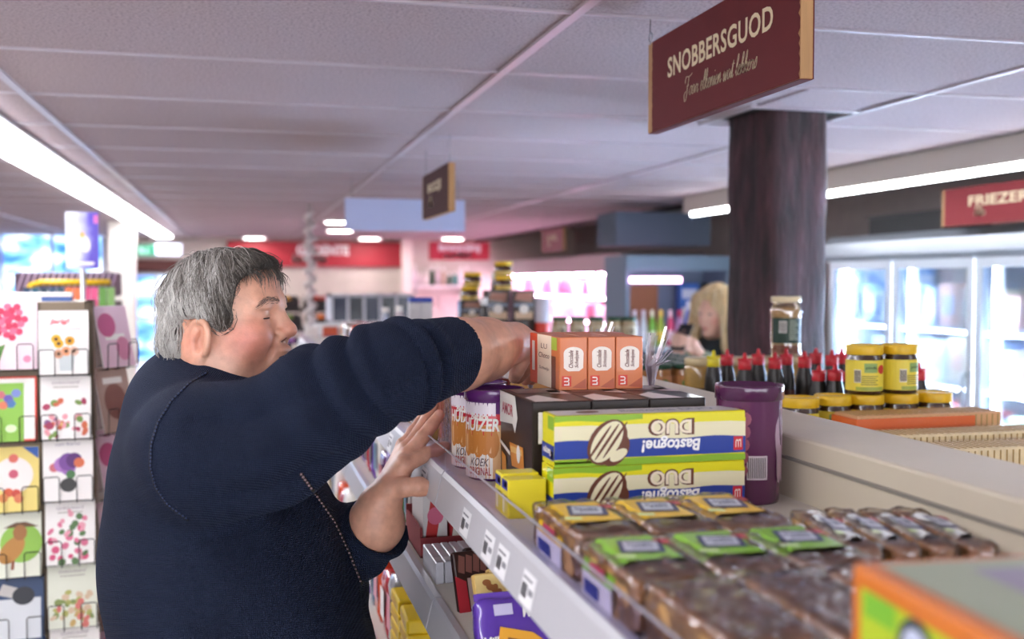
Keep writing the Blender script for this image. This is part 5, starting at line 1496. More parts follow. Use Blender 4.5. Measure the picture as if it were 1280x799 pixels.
def hairdo(body, hb):
    g = SDF((-.135, -.108, -.11), (.125, .108, .125), .0026)
    g.ell(mmv(-3, 0, 12), mmv(84, 76, 79)); g.ell(mmv(-19, 0, -2), mmv(69, 76, 70), .02); g.ell(mmv(40, 0, 30), mmv(47, 62, 56), .02); g.ell(mmv(-42, 0, -42), mmv(46, 66, 50), .02)
    poly = [((x - 281) * HS * 1.05, (390 - y) * HS) for x, y in HAIRPX]
    sl, gg = g._win(g.lo, g.lo + g.n * g.res)
    X = np.broadcast_to(gg[0], g.D.shape); Yb = np.broadcast_to(gg[1], g.D.shape); Z = np.broadcast_to(gg[2], g.D.shape)
    sh = .026 * np.clip(np.abs(Yb) / .07, 0, 1) * np.clip(1.2 - X / .10, .3, 1)
    pd = pip_dist(X - sh, Z, poly)
    g.D = np.maximum(g.D, pd.astype(np.float32))
    h = np.sin(X * 230 + 4 * np.sin(Z * 45 + 2) + 9 * np.sin(Yb * 30)) * .0016 + np.sin(Yb * 150 + 6 * np.sin(Z * 35) + 4 * np.sin(X * 45)) * .0013 + .0008 * np.sin(Z * 90 + 3 * np.sin(X * 60))
    g.D = (g.D + np.where(np.abs(g.D) < .02, h, 0)).astype(np.float32)
    V, F = g.polys(1)
    m = bpy.data.materials.new('hair'); m.use_nodes = True; nt = m.node_tree; b = nt.nodes['Principled BSDF']
    at = nt.nodes.new('ShaderNodeVertexColor'); at.layer_name = 'Col'; nt.links.new(at.outputs[0], b.inputs['Base Color']); b.inputs['Roughness'].default_value = .38
    nse = np.array([mnoise.noise(Vector((v[0] * 120, v[1] * 120, v[2] * 25))) for v in V])
    base = C3('4e4842') * (0.85 + .6 * nse)[:, None]
    hair = meshobj('hair', polymesh('hair', head_world(V), F, m, np.clip(base, 0, 1)), body); hair['label'] = 'short wavy grey hair'
    hv = BVHTree.FromPolygons([tuple(v) for v in V], [tuple(f) for f in F])
    # strands lying on the cap
    rs = np.random.RandomState(5); idx = rs.choice(len(V), 10500)
    sv = []; sf = []; sc = []; n0 = 0
    greys = [C3('c0bdb8'), C3('98938d'), C3('716b64'), C3('504942'), C3('3a332d')]
    for ii in idx:
        p = Vector(V[ii]); 
        q = hv.find_nearest(p); n = q[1]
        if n is None or p.z < -.09: continue
        L = rs.uniform(.04, .075) * (.45 if p.z < -.035 else 1.0); steps = 8; pts = []
        front = max(0., min(1., (p.x - .0) / .06)); topw = max(0., min(1., (p.z - .03) / .05))
        ph = rs.uniform(0, 6.28)
        ok = True; flyaway = 1.0 if rs.rand() < .05 else 0.0
        for k in range(steps + 1):
            qq = hv.find_nearest(p); n = qq[1]; s0 = qq[0]
            lift = .0010 + (.0022 + .004 * flyaway) * math.sin(math.pi * k / steps) + .007 * flyaway * (k / steps) ** 2 + (rs.uniform(0, .0012))
            pts.append(s0 + n * lift)
            side = -1 if s0.y < 0 else 1
            fl = Vector((.9 * topw * (0.35 + front) + .28 * (1 - topw) * math.sin(s0.z * 60 + ph * .25), side * .55 * topw, -(1.0 - .72 * topw * front)))
            fl += Vector((.22 * math.sin(ph + s0.z * 70), .1 * math.cos(ph), 0))
            t = (fl - n * fl.dot(n))
            if t.length < 1e-5: ok = False; break
            if k > 0 and (s0 - last).length < .35 * L / steps: break
            last = s0; p = s0 + t.normalized() * (L / steps)
        if len(pts) < 4: continue
        # skip strands that run onto the face
        tip = pts[-1]
        dark = np.clip(.36 + .8 * front - .35 * (1 - topw) + rs.normal(0, .20) + .55 * mnoise.noise(Vector((tip.x * 55, tip.y * 55, tip.z * 22))) + (.35 if tip.x > .015 and tip.z < .0 else 0), 0, 1)
        c = greys[int(np.clip(dark * 4.2, 0, 4))]
        r0 = rs.uniform(.0003, .00065)
        tw = head_world(np.array([tuple(a) for a in pts]))
        for k, a in enumerate(tw):
            rr = r0 * (1 - .75 * (k / (len(tw) - 1)) ** 2)
            t = tw[min(k + 1, len(tw) - 1)] - tw[max(k - 1, 0)]; t /= np.linalg.norm(t) + 1e-9
            u = np.cross(t, (0.3, .9, .2)); u /= np.linalg.norm(u) + 1e-9; v = np.cross(t, u)
            for j in range(3):
                an = j * 2.094; sv.append(a + rr * (u * math.cos(an) + v * math.sin(an))); sc.append(c)
        for k in range(len(tw) - 1):
            for j in range(3): sf.append((n0 + k * 3 + j, n0 + k * 3 + (j + 1) % 3, n0 + (k + 1) * 3 + (j + 1) % 3, n0 + (k + 1) * 3 + j))
        n0 += 3 * len(tw)
    for i in range(260):
        w = rs.uniform(-.055, .055); a0 = .062 + rs.uniform(-.022, .006) - abs(w) * .25; b0 = .064 - .006 * abs(w) / .05
        q = hv.find_nearest(Vector((a0, w, b0)))[0]
        L = rs.uniform(.018, .040) * (1.0 if abs(w) < .045 else .6); sw = rs.uniform(-.006, .012)
        pts = [q, q + Vector((.012, sw * .3, .001)), q + Vector((.019 + rs.uniform(-.002, .003), sw * .7, -L * .42)), q + Vector((.021 + rs.uniform(-.004, .004), sw, -L))]
        fine = []
        for k in range(9):
            u = k / 8 * 3; i0 = min(int(u), 2); u -= i0; fine.append(pts[i0].lerp(pts[i0 + 1], u))
        c = greys[rs.choice([2, 3, 3, 4])]; tw = head_world(np.array([tuple(a) for a in fine]))
        for k, a in enumerate(tw):
            rr = .0006 * (1 - .8 * (k / 8) ** 2); t = tw[min(k + 1, 8)] - tw[max(k - 1, 0)]; t /= np.linalg.norm(t) + 1e-9
            u = np.cross(t, (0.3, .9, .2)); u /= np.linalg.norm(u) + 1e-9; v = np.cross(t, u)
            for j in range(3):
                an = j * 2.094; sv.append(a + rr * (u * math.cos(an) + v * math.sin(an))); sc.append(c)
        for k in range(8):
            for j in range(3): sf.append((n0 + k * 3 + j, n0 + k * 3 + (j + 1) % 3, n0 + (k + 1) * 3 + (j + 1) % 3, n0 + (k + 1) * 3 + j))
        n0 += 27
    s_ = meshobj('hair_strands', polymesh('hair_strands', np.array(sv), np.array(sf), m, np.array(sc)), hair); s_['kind'] = 'stuff'
man()
# ================================================================== goods on the other side of the island
def lathe_thing(name, label, cat, loc, parts, group=None, n=24):
    t = thing(name, label, cat, loc, 0, group)
    for nm, prof, mt in parts: MB().lathe(prof, mt, n).build(nm, t)
    return t
YLID = M('e2b81c', .4); YLAB = M('e9d648', .45); JBR = M('3a2413', .25, coat=.5)
JR, JH = .0358, .0975
def yellow_jar(label, x, y, z, group=None, ang=-1.9, art=True):
    r = JR
    t = lathe_thing('spread_jar', label, 'jar', (x, y, z), [
        ('glass', [(0, 0), (r * .93, .0), (r * .98, .004), (r * .98, .070), (r * .90, .076), (r * .90, .080)], JBR),
        ('lid', [(r * .99, .0785), (r * 1.0, .0795), (r * 1.0, .0955), (r * .97, JH), (r * .86, JH), (r * .84, JH - .0015), (0, JH - .0015)], YLID)], group, 32)
    k = MB(); m = cyl((0, 0, 0), r * .982, ang, 0, .0006)
    patch(k, m, -math.pi * r * .8, math.pi * r * .8, .008, .068, YLAB, 28)
    if art:
        m = cyl((0, 0, 0), r * .982, ang, 0, .0010)
        patch(k, m, -.014, .012, .044, .062, M('8fae62', .5), 6); patch(k, m, -.03, .03, .009, .016, M('9fae4a', .5), 8)
        for q in range(5): patch(k, cyl((0, 0, 0), r * .982, ang, 0, .0013), -.02, .014 - .004 * (q % 2), .020 + q * .004, .0215 + q * .004, M('6a6430', .5), 4)
        m3 = cyl((0, 0, 0), r * .982, ang, .05, .0014); disc(k, m3, .024, .0, .010, .009, M('c8382c', .5), 14)
        patch(k, m, -.034, -.02, .024, .05, M('efe9d0', .5), 3)
        for q in range(6): patch(k, cyl((0, 0, 0), r * .982, ang, 0, .0014), -.033 + q * .0021, -.0319 + q * .0021, .026, .048, K_, 1)
        lettering(None, 'pinda', cyl((0, 0, 0), r * .982, ang, .053, .0014), .022, .007, M('3f5a2a', .5), 0, .02, mb=k)
    k.build('paper_label', t, fix=False)
    return t
YJ = 1.865
for i, x in enumerate((1000, 1041, 1081.5, 1124.5, 1167)):
    c = P(x, 495, Y=YJ + (-.02 if i < 1 else 0))
    yellow_jar(['yellow lidded jar at the row\'s end beside the purple tub', 'yellow lidded jar second from the purple tub', 'yellow lidded jar under the jar with the red spot', 'yellow lidded jar under the jar with the barcode', 'yellow lidded jar at the end of the row by the cracker packs'][i],
               c.x, c.y, OZ)
for i, (x, a) in enumerate(((1080.5, -1.75), (1124, -1.2))):
    c = P(x, 450, Y=YJ)
    yellow_jar(['upper yellow jar of spread, stacked, green panel and red spot turned forward', 'upper yellow jar of spread, stacked, barcode turned forward'][i], c.x, c.y, OZ + JH + .0003, ang=a)
# dark seasoning bottles with red (one yellow) caps
def sauce(x, y, F=None, h=.158, col='c4202c', lb='dark seasoning bottle with red dispenser cap', group='seasoning bottles with red caps'):
    c = P(x, y, Z=OZ + h) if F is None else P(x, y, F=F)
    h = c.z - OZ; s_ = h / .158
    t = lathe_thing('sauce_bottle', lb, 'bottle', (c.x, c.y, OZ), [
        ('glass', [(0, 0), (.019, 0), (.021, .003), (.021, .075 * s_), (.0185, .10 * s_), (.0145, .118 * s_), (.0135, .128 * s_)], M('0c0706', .28)),
        ('cap', [(.0150, .120 * s_), (.0155, .121 * s_), (.0150, .138 * s_), (.0135, .1405 * s_), (.006, .1415 * s_), (.0050, .150 * s_), (.0030, .1575 * s_), (0, .158 * s_)], M(col, .4))], group, 18)
    k = MB(); k.box((-.0165, -.003, .1385 * s_), (.0165, .003, .1450 * s_), M(col, .4)); k.build('cap_wing', t, .001, 1)
    k = MB(); patch(k, cyl((0, 0, 0), .0212, -1.8, 0, .0005), -.03, .03, .012, .06 * s_, M('4a1a12', .4), 10); k.build('paper_label', t, fix=False)
sauce(892, 438, col='d8c81e', lb='dark seasoning bottle with yellow dispenser cap', group=None)
for x, y in ((909, 436.5), (931, 441), (948, 436), (969, 440), (983, 436), (1006, 439), (1020, 435), (1040, 437), (1052.5, 435)): sauce(x, y)
sauce(1148, 453, 2.22, lb='dark seasoning bottle with red cap standing apart behind the upper yellow jars', group=None)
for x, y, F in ((1024, 456, 2.28), (1044, 455, 2.26), (1060, 458, 2.33)): sauce(x, y, F, lb='short dark seasoning bottle with red dispenser cap', group='short seasoning bottles')
# wide jars with beige lids behind the bottles, and the tall jar on top
def beige_jar(x, y, lb, grp):
    lathe_thing('preserve_jar', lb, 'jar', (x, y, OZ), [('glass', [(0, 0), (.038, 0), (.042, .004), (.042, .100), (.038, .108)], M('a9874a', .15, coat=.6, var=.15, vscale=40)),
        ('lid', [(.0405, .106), (.0415, .108), (.0415, .122), (.039, .125), (0, .1245)], M('cbb98e', .35, .2)), ('paper_label', [(.0423, .02), (.0423, .05)], M('26282a', .5))], grp)
c0 = P(876, 447, Z=OZ + .125)
xs = [c0.x + i * .0865 for i in range(7)]
for i, x in enumerate(xs):
    if x < OX1 - .05: beige_jar(x, c0.y, 'beige lidded preserve jar standing behind the seasoning bottles' if i else 'beige lidded preserve jar beside the yellow capped bottle', 'preserve jars behind the bottles' if i else None)
tj = min(xs, key=lambda x: abs(P(982, 440, Y=c0.y).x - x))
r = .0395
t = lathe_thing('tall_jar', 'tall glass jar with cream lid and dark green label standing on other jars', 'jar', (P(982, 440, Y=c0.y).x, c0.y, OZ + .1253), [
    ('glass', [(0, .0), (.036, 0), (.040, .006), (.0375, .03), (.0375, .098), (.0405, .115), (.038, .128), (.034, .137), (.034, .141)], film('f6ead0', .75, .03)),
    ('contents', [(0, .003), (.034, .003), (.036, .03), (.0355, .098), (.037, .113), (.034, .126), (0, .128)], M('e0c290', .5, var=.1, vscale=50)),
    ('lid', [(.0365, .140), (.0385, .1415), (.0385, .153), (.036, .156), (0, .1555)], M('e4d5ac', .35, .1))], None, 32)
k = MB(); m = cyl((0, 0, 0), .038, -1.85, 0, .0006); m2 = cyl((0, 0, 0), .038, -1.85, 0, .0010)
patch(k, m, -.05, .05, .034, .100, M('1c3a2c', .5), 16); patch(k, m2, -.026, -.006, .062, .092, W_, 4)
for q in range(8): patch(k, cyl((0, 0, 0), .038, -1.85, 0, .0013), -.0245 + q * .0023, -.0233 + q * .0023, .064, .090, K_)
for q in range(9): patch(k, m2, .0, .026 - .003 * (q % 3), .044 + q * .006, .0465 + q * .006, M('b8c4b0', .5), 4)
k.build('paper_label', t, fix=False)
k = MB(); patch(k, cyl((0, 0, 0), .0362, -1.85, 0, .0006), -.05, .05, .008, .03, M('9c5a48', .5), 14); k.build('lower_label', t, fix=False)
# small jars with green lids
babyproto = None
def baby(x, y, z, lb, grp, body='b07a4a', art=True):
    t = thing('baby_food_jar', lb, 'jar', (x, y, z), 0, grp)
    o1 = bpy.data.objects.new('glass', baby.me[0][body]); o2 = bpy.data.objects.new('lid', baby.me[1]); o3 = bpy.data.objects.new('paper_label', baby.me[2][body])
    for o in (o1, o2, o3): COL.objects.link(o); o.parent = t
baby.me = ({}, MB().lathe([(.027, .080), (.0285, .081), (.0285, .092), (.026, .094), (0, .0935)], M('1f4a32', .35, .3), 16).mesh('lid'), {})
for h, l1, l2 in (('b07a4a', 'c88a52', '3f8a44'), ('a89270', 'b8a888', '6a5a44')):
    baby.me[0][h] = MB().lathe([(0, 0), (.027, 0), (.0295, .004), (.0295, .066), (.026, .078), (.026, .081)], M(h, .15, coat=.6), 16).mesh('glass')
    k = MB(); m = cyl((0, 0, 0), .0297, -1.8, 0, .0005); patch(k, m, -.06, .06, .012, .062, M(l1, .5), 12); disc(k, cyl((0, 0, 0), .0297, -1.8, .042, .0010), .004, 0, .013, .011, M(l2, .5), 14)
    baby.me[2][h] = k.mesh('paper_label', fix=False)
for j in range(7):
    for i in range(8):
        x = DX1 + .036 + i * .0645; y = 2.72 + j * .066
        if abs(y - c0.y) < .08: continue
        baby(x, y, OZ, 'small food jar with orange label and green lid in close rows behind the bottles', 'green lidded food jars')
for x in (700, 722, 745, 768, 786):
    c = P(x, 400, F=3.95)
    for q in range(2): baby(c.x, c.y, OZ + q * .0945, ['lower', 'upper'][q] + ' small beige food jar with dark green lid beyond the white can', ['lower', 'upper'][q] + ' beige food jars further down', 'a89270')
# crisp bread and cracker packs lying on the shelf
def cracker(lb, X0, X1, y0, y1, h, body, band, slices=True):
    t = thing('cracker_pack', lb, 'food pack', (X0, y0, OZ)); L = X1 - X0
    box('crackers', (.004, .004, 0), (L - .004, y1 - y0 - .004, h - .004), body, t, .003)
    if slices:
        k = MB(); n = int(L / .012); mt = M('b8975c', .6)
        for i in range(1, n):
            x = L * i / n; k.box((x - .0012, .0028, .006), (x + .0012, .0042, h - .008), mt); k.box((x - .0012, .01, h - .0042), (x + .0012, y1 - y0 - .01, h - .003), mt)
        o = k.build('cracker_edges', t); o['kind'] = 'stuff'
    if band:
        k = MB(); k.box((.0, .001, .0), (L * .8, y1 - y0 - .001, h * .88), band); k.build('printed_band', t, .002)
    bm = soft_box(L, y1 - y0, h, .004, 8, .002, 40, X0 * 9); o = bm_obj('clear_film', bm, film('ffffff', .99, .2, .5, 60, .12), t); o.location = (L / 2, (y1 - y0) / 2, 0)
CRK = M('efdcb0', .6, var=.12, vscale=40)
cracker('long cracker pack in clear film lying closest to the back panel', 1.05, 1.445, 1.50, 1.585, .048, CRK, None)
cracker('long cracker pack in clear film lying beside the orange banded pack', 1.075, 1.445, 1.61, 1.695, .056, CRK, None)
cracker('cracker pack with an orange printed band in front of the yellow jars', 1.085, 1.40, 1.712, 1.80, .078, M('d8a878', .5), M('e06a30', .4, coat=.3))
# brown packs, cans and jars stacked further down the island
def brown_pack(x, ytop, ybot, w, F, lb, grp):
    a = P(x, ybot, F=F); h = P(x, ytop, F=F).z - a.z; z = a.z
    t = thing('coffee_pack', lb, 'food pack', (a.x, a.y, z), 0, grp); ww = w / FPX * F
    box('pack', (-ww / 2, 0, 0), (ww / 2, .07, h), M('35201c', .35, coat=.4), t, .004)
    f = front(ww, h, 0, .0005); f2 = front(ww, h, 0, .001); k = MB(); k.poly([f(.1, .68), f(.85, .60), f(.9, .9), f(.2, .92)], M('a8705a', .4)); rect(k, f, .1, .9, .0, .25, M('d8b894', .4)); oval(k, f2, .5, .35, .17, .16, M('efe6dc', .4), ww / h); rect(k, f, .05, .95, .44, .54, M('7a8494', .4)); k.build('front_print', t, fix=False)
    # the pack below carries it
    t2 = thing('coffee_pack', 'dark brown pack carrying another pack further down the island', 'food pack', (a.x, a.y, OZ), 0, 'lower brown packs')
    box('pack', (-ww / 2, 0, 0), (ww / 2, .07, z - OZ - .0005), M('35201c', .35, coat=.4), t2, .004)
    f = front(ww, z - OZ, 0, .0005); k = MB(); rect(k, f, .1, .9, .3, .7, M('a8705a', .4)); k.build('front_print', t2, fix=False)
    return a, a.z + h
FB = 4.1
brown_pack(590, 376, 399, 29, FB + .05, 'short dark brown pack beside the blue capped cartons', None)
a1, z1 = brown_pack(622.5, 363, 399, 29, FB, 'dark brown pack with white spot carrying the stacked yellow lidded jars', None)
a2, z2 = brown_pack(655, 363, 399, 29, FB, 'dark brown pack with white spot next to the white can', None)
def ylid(x, y, z, lb, s_=1.0, h=.062):
    r = .034 * s_
    lathe_thing('spread_jar', lb, 'jar', (x, y, z), [('glass', [(0, 0), (r * .95, 0), (r, .004), (r, h * .7), (r * .9, h * .76)], M('4a2a18', .2, coat=.5)),
        ('paper_label', [(r * 1.01, h * .05), (r * 1.01, h * .34)], M('c8a850', .5)), ('lid', [(r * .98, h * .74), (r * 1.02, h * .75), (r * 1.02, h * .97), (r * .98, h), (0, h)], YLID)])
ylid(a1.x + .03, a1.y + .035, z1, 'lower yellow lidded jar of the two stacked on a brown pack', 1.0, .055); ylid(a1.x + .03, a1.y + .035, z1 + .0553, 'upper yellow lidded jar of the two stacked on a brown pack', 1.0, .055)
b = P(590, 376, F=FB + .05); ylid(b.x, b.y + .035, b.z, 'lower yellow lidded jar stacked on the short brown pack', 1.0, .055); ylid(b.x + .01, b.y + .035, b.z + .0553, 'upper yellow lidded jar stacked on the short brown pack', 1.0, .055)
c = P(680, 410, F=FB); h = P(680, 372, F=FB).z
lathe_thing('white_can', 'white can with red foot next to the brown packs', 'can', (c.x, c.y + .03, OZ), [('can', [(0, 0), (.030, 0), (.030, h - OZ - .002), (.028, h - OZ), (0, h - OZ)], M('cdc8d4', .35)), ('red_band', [(.0303, c.z - OZ - .03), (.0303, c.z - OZ + .02)], M('d8402c', .4))], None)
for i, x in enumerate((519.5, 534)):
    c = P(x, 372, F=3.8); hh = c.z - SZ; w = .04
    t = thing('carton', 'tall pale grey carton with blue cap strip on the top shelf', 'carton', (c.x, c.y, SZ), 0, 'blue capped cartons')
    box('body', (-w / 2, 0, 0), (w / 2, .06, hh - .018), M('c9c6c8', .45), t, .002); box('cap_strip', (-w / 2, 0, hh - .0175), (w / 2, .06, hh), M('2740a0', .4), t, .002)
# dark bottles and white packs behind, on the man's side
random.seed(9)
for i, (x, y, h_, col) in enumerate(((551, 372, .2, '2a1c18'), (562, 366, .2, 'c8b48a'), (499, 382, .18, 'b8aab0'), (482, 384, .18, '9aa0b0'), (618, 340, .3, '1a1416'))):
    c = P(x, y, F=(3.9, 4.3, 3.75, 4.0, 4.3)[i]); zz = SZ if c.x < SX1 else OZ
    if SX1 - .03 < c.x < DX1 + .03: c.x = DX1 + .05; zz = OZ
    hh = c.z - zz
    lathe_thing('bottle', ['dark bottle among goods further down the island', 'cream bottle among goods further down the island', 'mauve bottle among goods further down the island', 'grey blue bottle among goods further down the island', 'slim black bottle rising beside stacked yellow lidded jars'][i], 'bottle', (c.x, c.y, zz),
        [('body', [(0, 0), (.026, 0), (.028, .004), (.028, hh * .6), (.014, hh * .82), (.012, hh * .9)], M(col, .25, coat=.5)), ('cap', [(.0125, hh * .89), (.0135, hh * .9), (.0135, hh), (0, hh)], M('e8e4e0', .4))])

# ================================================================== freezer with glass doors (right)
FX = 3.3; FYs = [5.457, 4.855, 4.215, 3.60, 2.98, 2.36]; FT = 1.97; FB0 = 1.83
m_fr = M('c4ccd6', .35, .1); m_in = M('f0f6fc', .5)
fz = thing('upright_freezer', 'row of upright freezers with glass doors behind the timber post', 'freezer', (0, 0, 0))
box('cabinet_back', (FX + .72, FYs[-1], .0), (FX + .78, FYs[0], FT), m_in, fz)
box('cabinet_base', (FX, FYs[-1], .0), (FX + .72, FYs[0], .30), M('8a929a', .4), fz)
box('end_panel', (FX, FYs[0], 0), (FX + .78, FYs[0] + .05, FT), m_fr, fz, .004); box('end_panel', (FX, FYs[-1] - .05, 0), (FX + .78, FYs[-1], FT), m_fr, fz, .004)
k = MB(); pr = [(FX - .02, FB0), (FX - .05, FB0 + .03), (FX - .04, FB0 + .10), (FX + .0, FT), (FX + .78, FT), (FX + .78, FB0)]
n = len(pr); k.add([(x, FYs[-1] - .05, z) for x, z in pr] + [(x, FYs[0] + .05, z) for x, z in pr], [(i, (i + 1) % n, n + (i + 1) % n, n + i) for i in range(n)] + [tuple(range(n)), tuple(range(2 * n - 1, n - 1, -1))], M('a9b0ba', .3, .4)); k.build('canopy', fz)
for z in (.62, .92, 1.22, 1.50): box('light_tube', (FX + .10, FYs[-1] + .02, z - .036), (FX + .125, FYs[0] - .02, z - .021), M('eaf4ff', .3, emit=E_FREEZER * .45), box('freezer_shelf', (FX + .1, FYs[-1], z - .02), (FX + .70, FYs[0], z), M('d5dde6', .4), fz))  # tubes under the shelves are added to brighten the freezer inside
m_ft = M('eaf4ff', .3, emit=E_FREEZER)
for i in range(len(FYs)):
    y = FYs[i] + (-.035 if i < len(FYs) - 1 else .035)
    MB().tube([(FX + .06, y, .36), (FX + .06, y, FB0 - .02)], .012, m_ft, 8).build('light_tube', fz)
for i in range(len(FYs) - 1):
    y1, y0 = FYs[i] - .006, FYs[i + 1] + .006
    d = MB(); b_ = .045
    d.box((FX - .03, y0, .32), (FX, y0 + b_, FB0), m_fr).box((FX - .03, y1 - b_, .32), (FX, y1, FB0), m_fr).box((FX - .03, y0 + b_, .32), (FX, y1 - b_, .32 + b_), m_fr).box((FX - .03, y0 + b_, FB0 - b_), (FX, y1 - b_, FB0), m_fr)
    dr = d.build('glass_door', fz)
    box('pane', (FX - .02, y0 + b_, .32 + b_), (FX - .012, y1 - b_, FB0 - b_), film('eaf4ff', .97, .02), dr)
    MB().tube([(FX - .03, y0 + .03, .9), (FX - .06, y0 + .03, .92), (FX - .06, y0 + .03, 1.28), (FX - .03, y0 + .03, 1.30)], .010, M('9aa2aa', .3, .7), 8).build('handle', dr)
random.seed(12); fpal = ['e8eef4', 'f2f4f6', 'd8e4f2', 'b8d0e8', 'ecdcd6', 'e0b0a4', 'dcebe4', 'f0e8cc', '9ab4dc', 'cfdcec', 'd88080', 'c0dcc8']
for z in (.302, .62, .92, 1.22, 1.50):
    y = FYs[-1] + .06
    while y < FYs[0] - .1:
        w = random.uniform(.10, .18); hh = random.uniform(.13, .22)
        c1 = random.choice(fpal); t = thing('frozen_carton', '%s frozen food carton on a shelf inside the glass door freezer' % cname(c1), 'box', (FX + .16, y, z), 0, '%s frozen food cartons' % cname(c1))
        box('carton', (0, 0, 0), (.2, w, hh), M(c1, .5), t, .003)
        k = MB(); k.quad((-.001, w * .85, hh * .25), (-.001, w * .15, hh * .25), (-.001, w * .15, hh * .7), (-.001, w * .85, hh * .7), M(random.choice(fpal), .5)); k.build('front_print', t, fix=False)
        y += w + random.uniform(.01, .05)
a = P(1085, 290, X=FX + .2); b = P(1178, 272, X=FX + .2)
t = thing('storage_crate', 'low dark crate lying on top of the freezers', 'crate', (FX + .2, a.y, FT))
box('crate_body', (0, b.y - a.y, 0), (.3, 0, .12), M('2c2c2e', .6), t, .01); box('crate_rim', (-.01, b.y - a.y - .01, .105), (.31, .01, .122), M('3a3a3c', .6), t, .004)
# ================================================================== pink lit wall fridge
PX = 3.35; py0 = P(782, 370, X=PX).y; py1 = YB - .1
pf = thing('open_fridge', 'open wall fridge glowing pink and white at the end of the shop', 'fridge', (0, 0, 0))
box('cabinet_back', (PX + .7, py0, 0), (PX + .75, py1, 1.98), M('efe0ea', .5), pf)
box('cabinet_base', (PX - .02, py0, 0), (PX + .7, py1, .45), M('8f8790', .4), pf)
box('end_panel', (PX, py0 - .05, 0), (PX + .75, py0, 1.98), M('b8b4bc', .4), pf, .004)
box('canopy', (PX - .06, py0 - .05, 1.80), (PX + .75, py1, 1.98), M('b9b0b8', .35, .3), pf, .01)
m_pt = M('ffcdec', .3, emit=E_FRIDGE)
box('light_tube', (PX + .0, py0, 1.775), (PX + .05, py1, 1.798), m_pt, pf)
for z in (.75, 1.05, 1.33, 1.58):
    s_ = box('fridge_shelf', (PX + .06, py0, z - .02), (PX + .7, py1, z), M('e8dce4', .4), pf)
    box('light_tube', (PX + .07, py0 + .02, z - .034), (PX + .09, py1, z - .0205), m_pt, s_)
for i in range(6):
    y = py0 + (py1 - py0) * i / 6; box('upright', (PX - .03, y, .45), (PX, y + .05, 1.80), M('cfc4cf', .4), pf)
random.seed(5); ppal = ['f4e8f0', 'e8b8d0', 'f0f0f4', 'c04a6a', 'd8d0e8', 'a85a7a', 'f8d8e4', 'e0e8f0']
for z in (.75, 1.05, 1.33, 1.58):
    y = py0 + .06
    while y < py1 - .2:
        w = random.uniform(.16, .3); hh = random.uniform(.12, .2)
        h = random.choice(ppal); t = thing('chilled_pack', '%s chilled food pack on a shelf of the pink lit fridge' % cname(h), 'food pack', (PX + .12, y, z), 0, '%s packs in the pink lit fridge' % cname(h))
        box('pack', (0, 0, 0), (.25, w, hh), M(h, .4), t, .01); box('lid_film', (.01, .01, hh), (.24, w - .01, hh + .003), M('f6eef4', .3), t)
        y += w + random.uniform(.02, .08)
# ================================================================== blue grey end display with bottles
EY = 6.55; ea = P(782, 440, Y=EY); eb = P(914, 320, Y=EY)
ed = thing('end_display', 'blue grey end display unit holding coloured cleaning bottles', 'display', (0, EY, 0))
m_eb = M('74889e', .5)
box('back_board', (ea.x, .38, 0), (eb.x, .42, eb.z), m_eb, ed, .004); box('side_board', (ea.x, 0, 0), (ea.x + .03, .38, eb.z), m_eb, ed, .004); box('side_board', (eb.x - .03, 0, 0), (eb.x, .38, eb.z), m_eb, ed, .004)
box('header', (ea.x, -.01, eb.z - .10), (eb.x, .02, eb.z + .0), m_eb, ed, .004); box('brown_board', (ea.x + .03, .36, 1.3), (P(848, 400, Y=EY).x, .379, P(800, 357, Y=EY).z), M('a5714a', .6), ed)
ez = P(800, 434, Y=EY).z
for z in (ez, ez - .4, ez - .8): box('display_shelf', (ea.x + .03, .02, z - .025), (eb.x - .03, .36, z), M('c8ccd2', .5), ed)
a = P(786, 350, Y=EY); b = P(850, 350, Y=EY); box('light_tube', (a.x, -.03, a.z - .018), (b.x, -.012, a.z + .018), M('ffc0ec', .3, emit=4.0), ed, .006)
bcols = [('dfe6ee', 'e8e8f0', 793), ('d8dfe6', 'e8e8f0', 804), ('7fc04a', 'e8f0d0', 815), ('a8c84a', 'f0d060', 826), ('d84a7a', 'f0d0e0', 838), ('c8a0d0', 'd04060', 849), ('3a6ad0', 'e0e8f8', 860), ('2a5ac0', 'e0e8f8', 871), ('5a8ae0', 'e8f0ff', 883), ('e0e4ea', '3a6ad0', 894)]
bn = ['white', 'pale grey', 'leaf green', 'lime green', 'pink', 'lilac', 'bright blue', 'deep blue', 'sky blue', 'silvery']
for i, (c1, c2, x) in enumerate(bcols):
    c = P(x, 434, Y=EY + .08); hh = .24 if i < 6 else .30
    lathe_thing('cleaning_bottle', bn[i] + ' cleaning bottle on the blue grey end display', 'bottle', (c.x, c.y, ez), [
        ('body', [(0, 0), (.024, 0), (.0265, .006), (.0265, hh * .5), (.018, hh * .72), (.011, hh * .82)], M(c1, .3, coat=.4)), ('cap', [(.0115, hh * .80), (.014, hh * .81), (.013, hh), (0, hh)], M(c2, .4)),
        ('paper_label', [(.0268, hh * .15), (.0268, hh * .42)], M(c2, .4))], 'cleaning bottles on the end display')
t = thing('blue_carton', 'tall blue and white carton on the end display beside the woman', 'box', (P(865, 400, Y=EY + .2).x, EY + .24, ez))
box('carton', (-.07, 0, 0), (.07, .08, .42), M('3f74c8', .4), t, .004); k = MB(); f = front(.14, .42, 0); rect(k, f, .1, .9, .3, .6, W_); rect(k, f, .1, .9, .75, .9, M('d8e4f4', .4)); k.build('front_print', t, fix=False)
a = P(890, 362, Y=EY + .3)
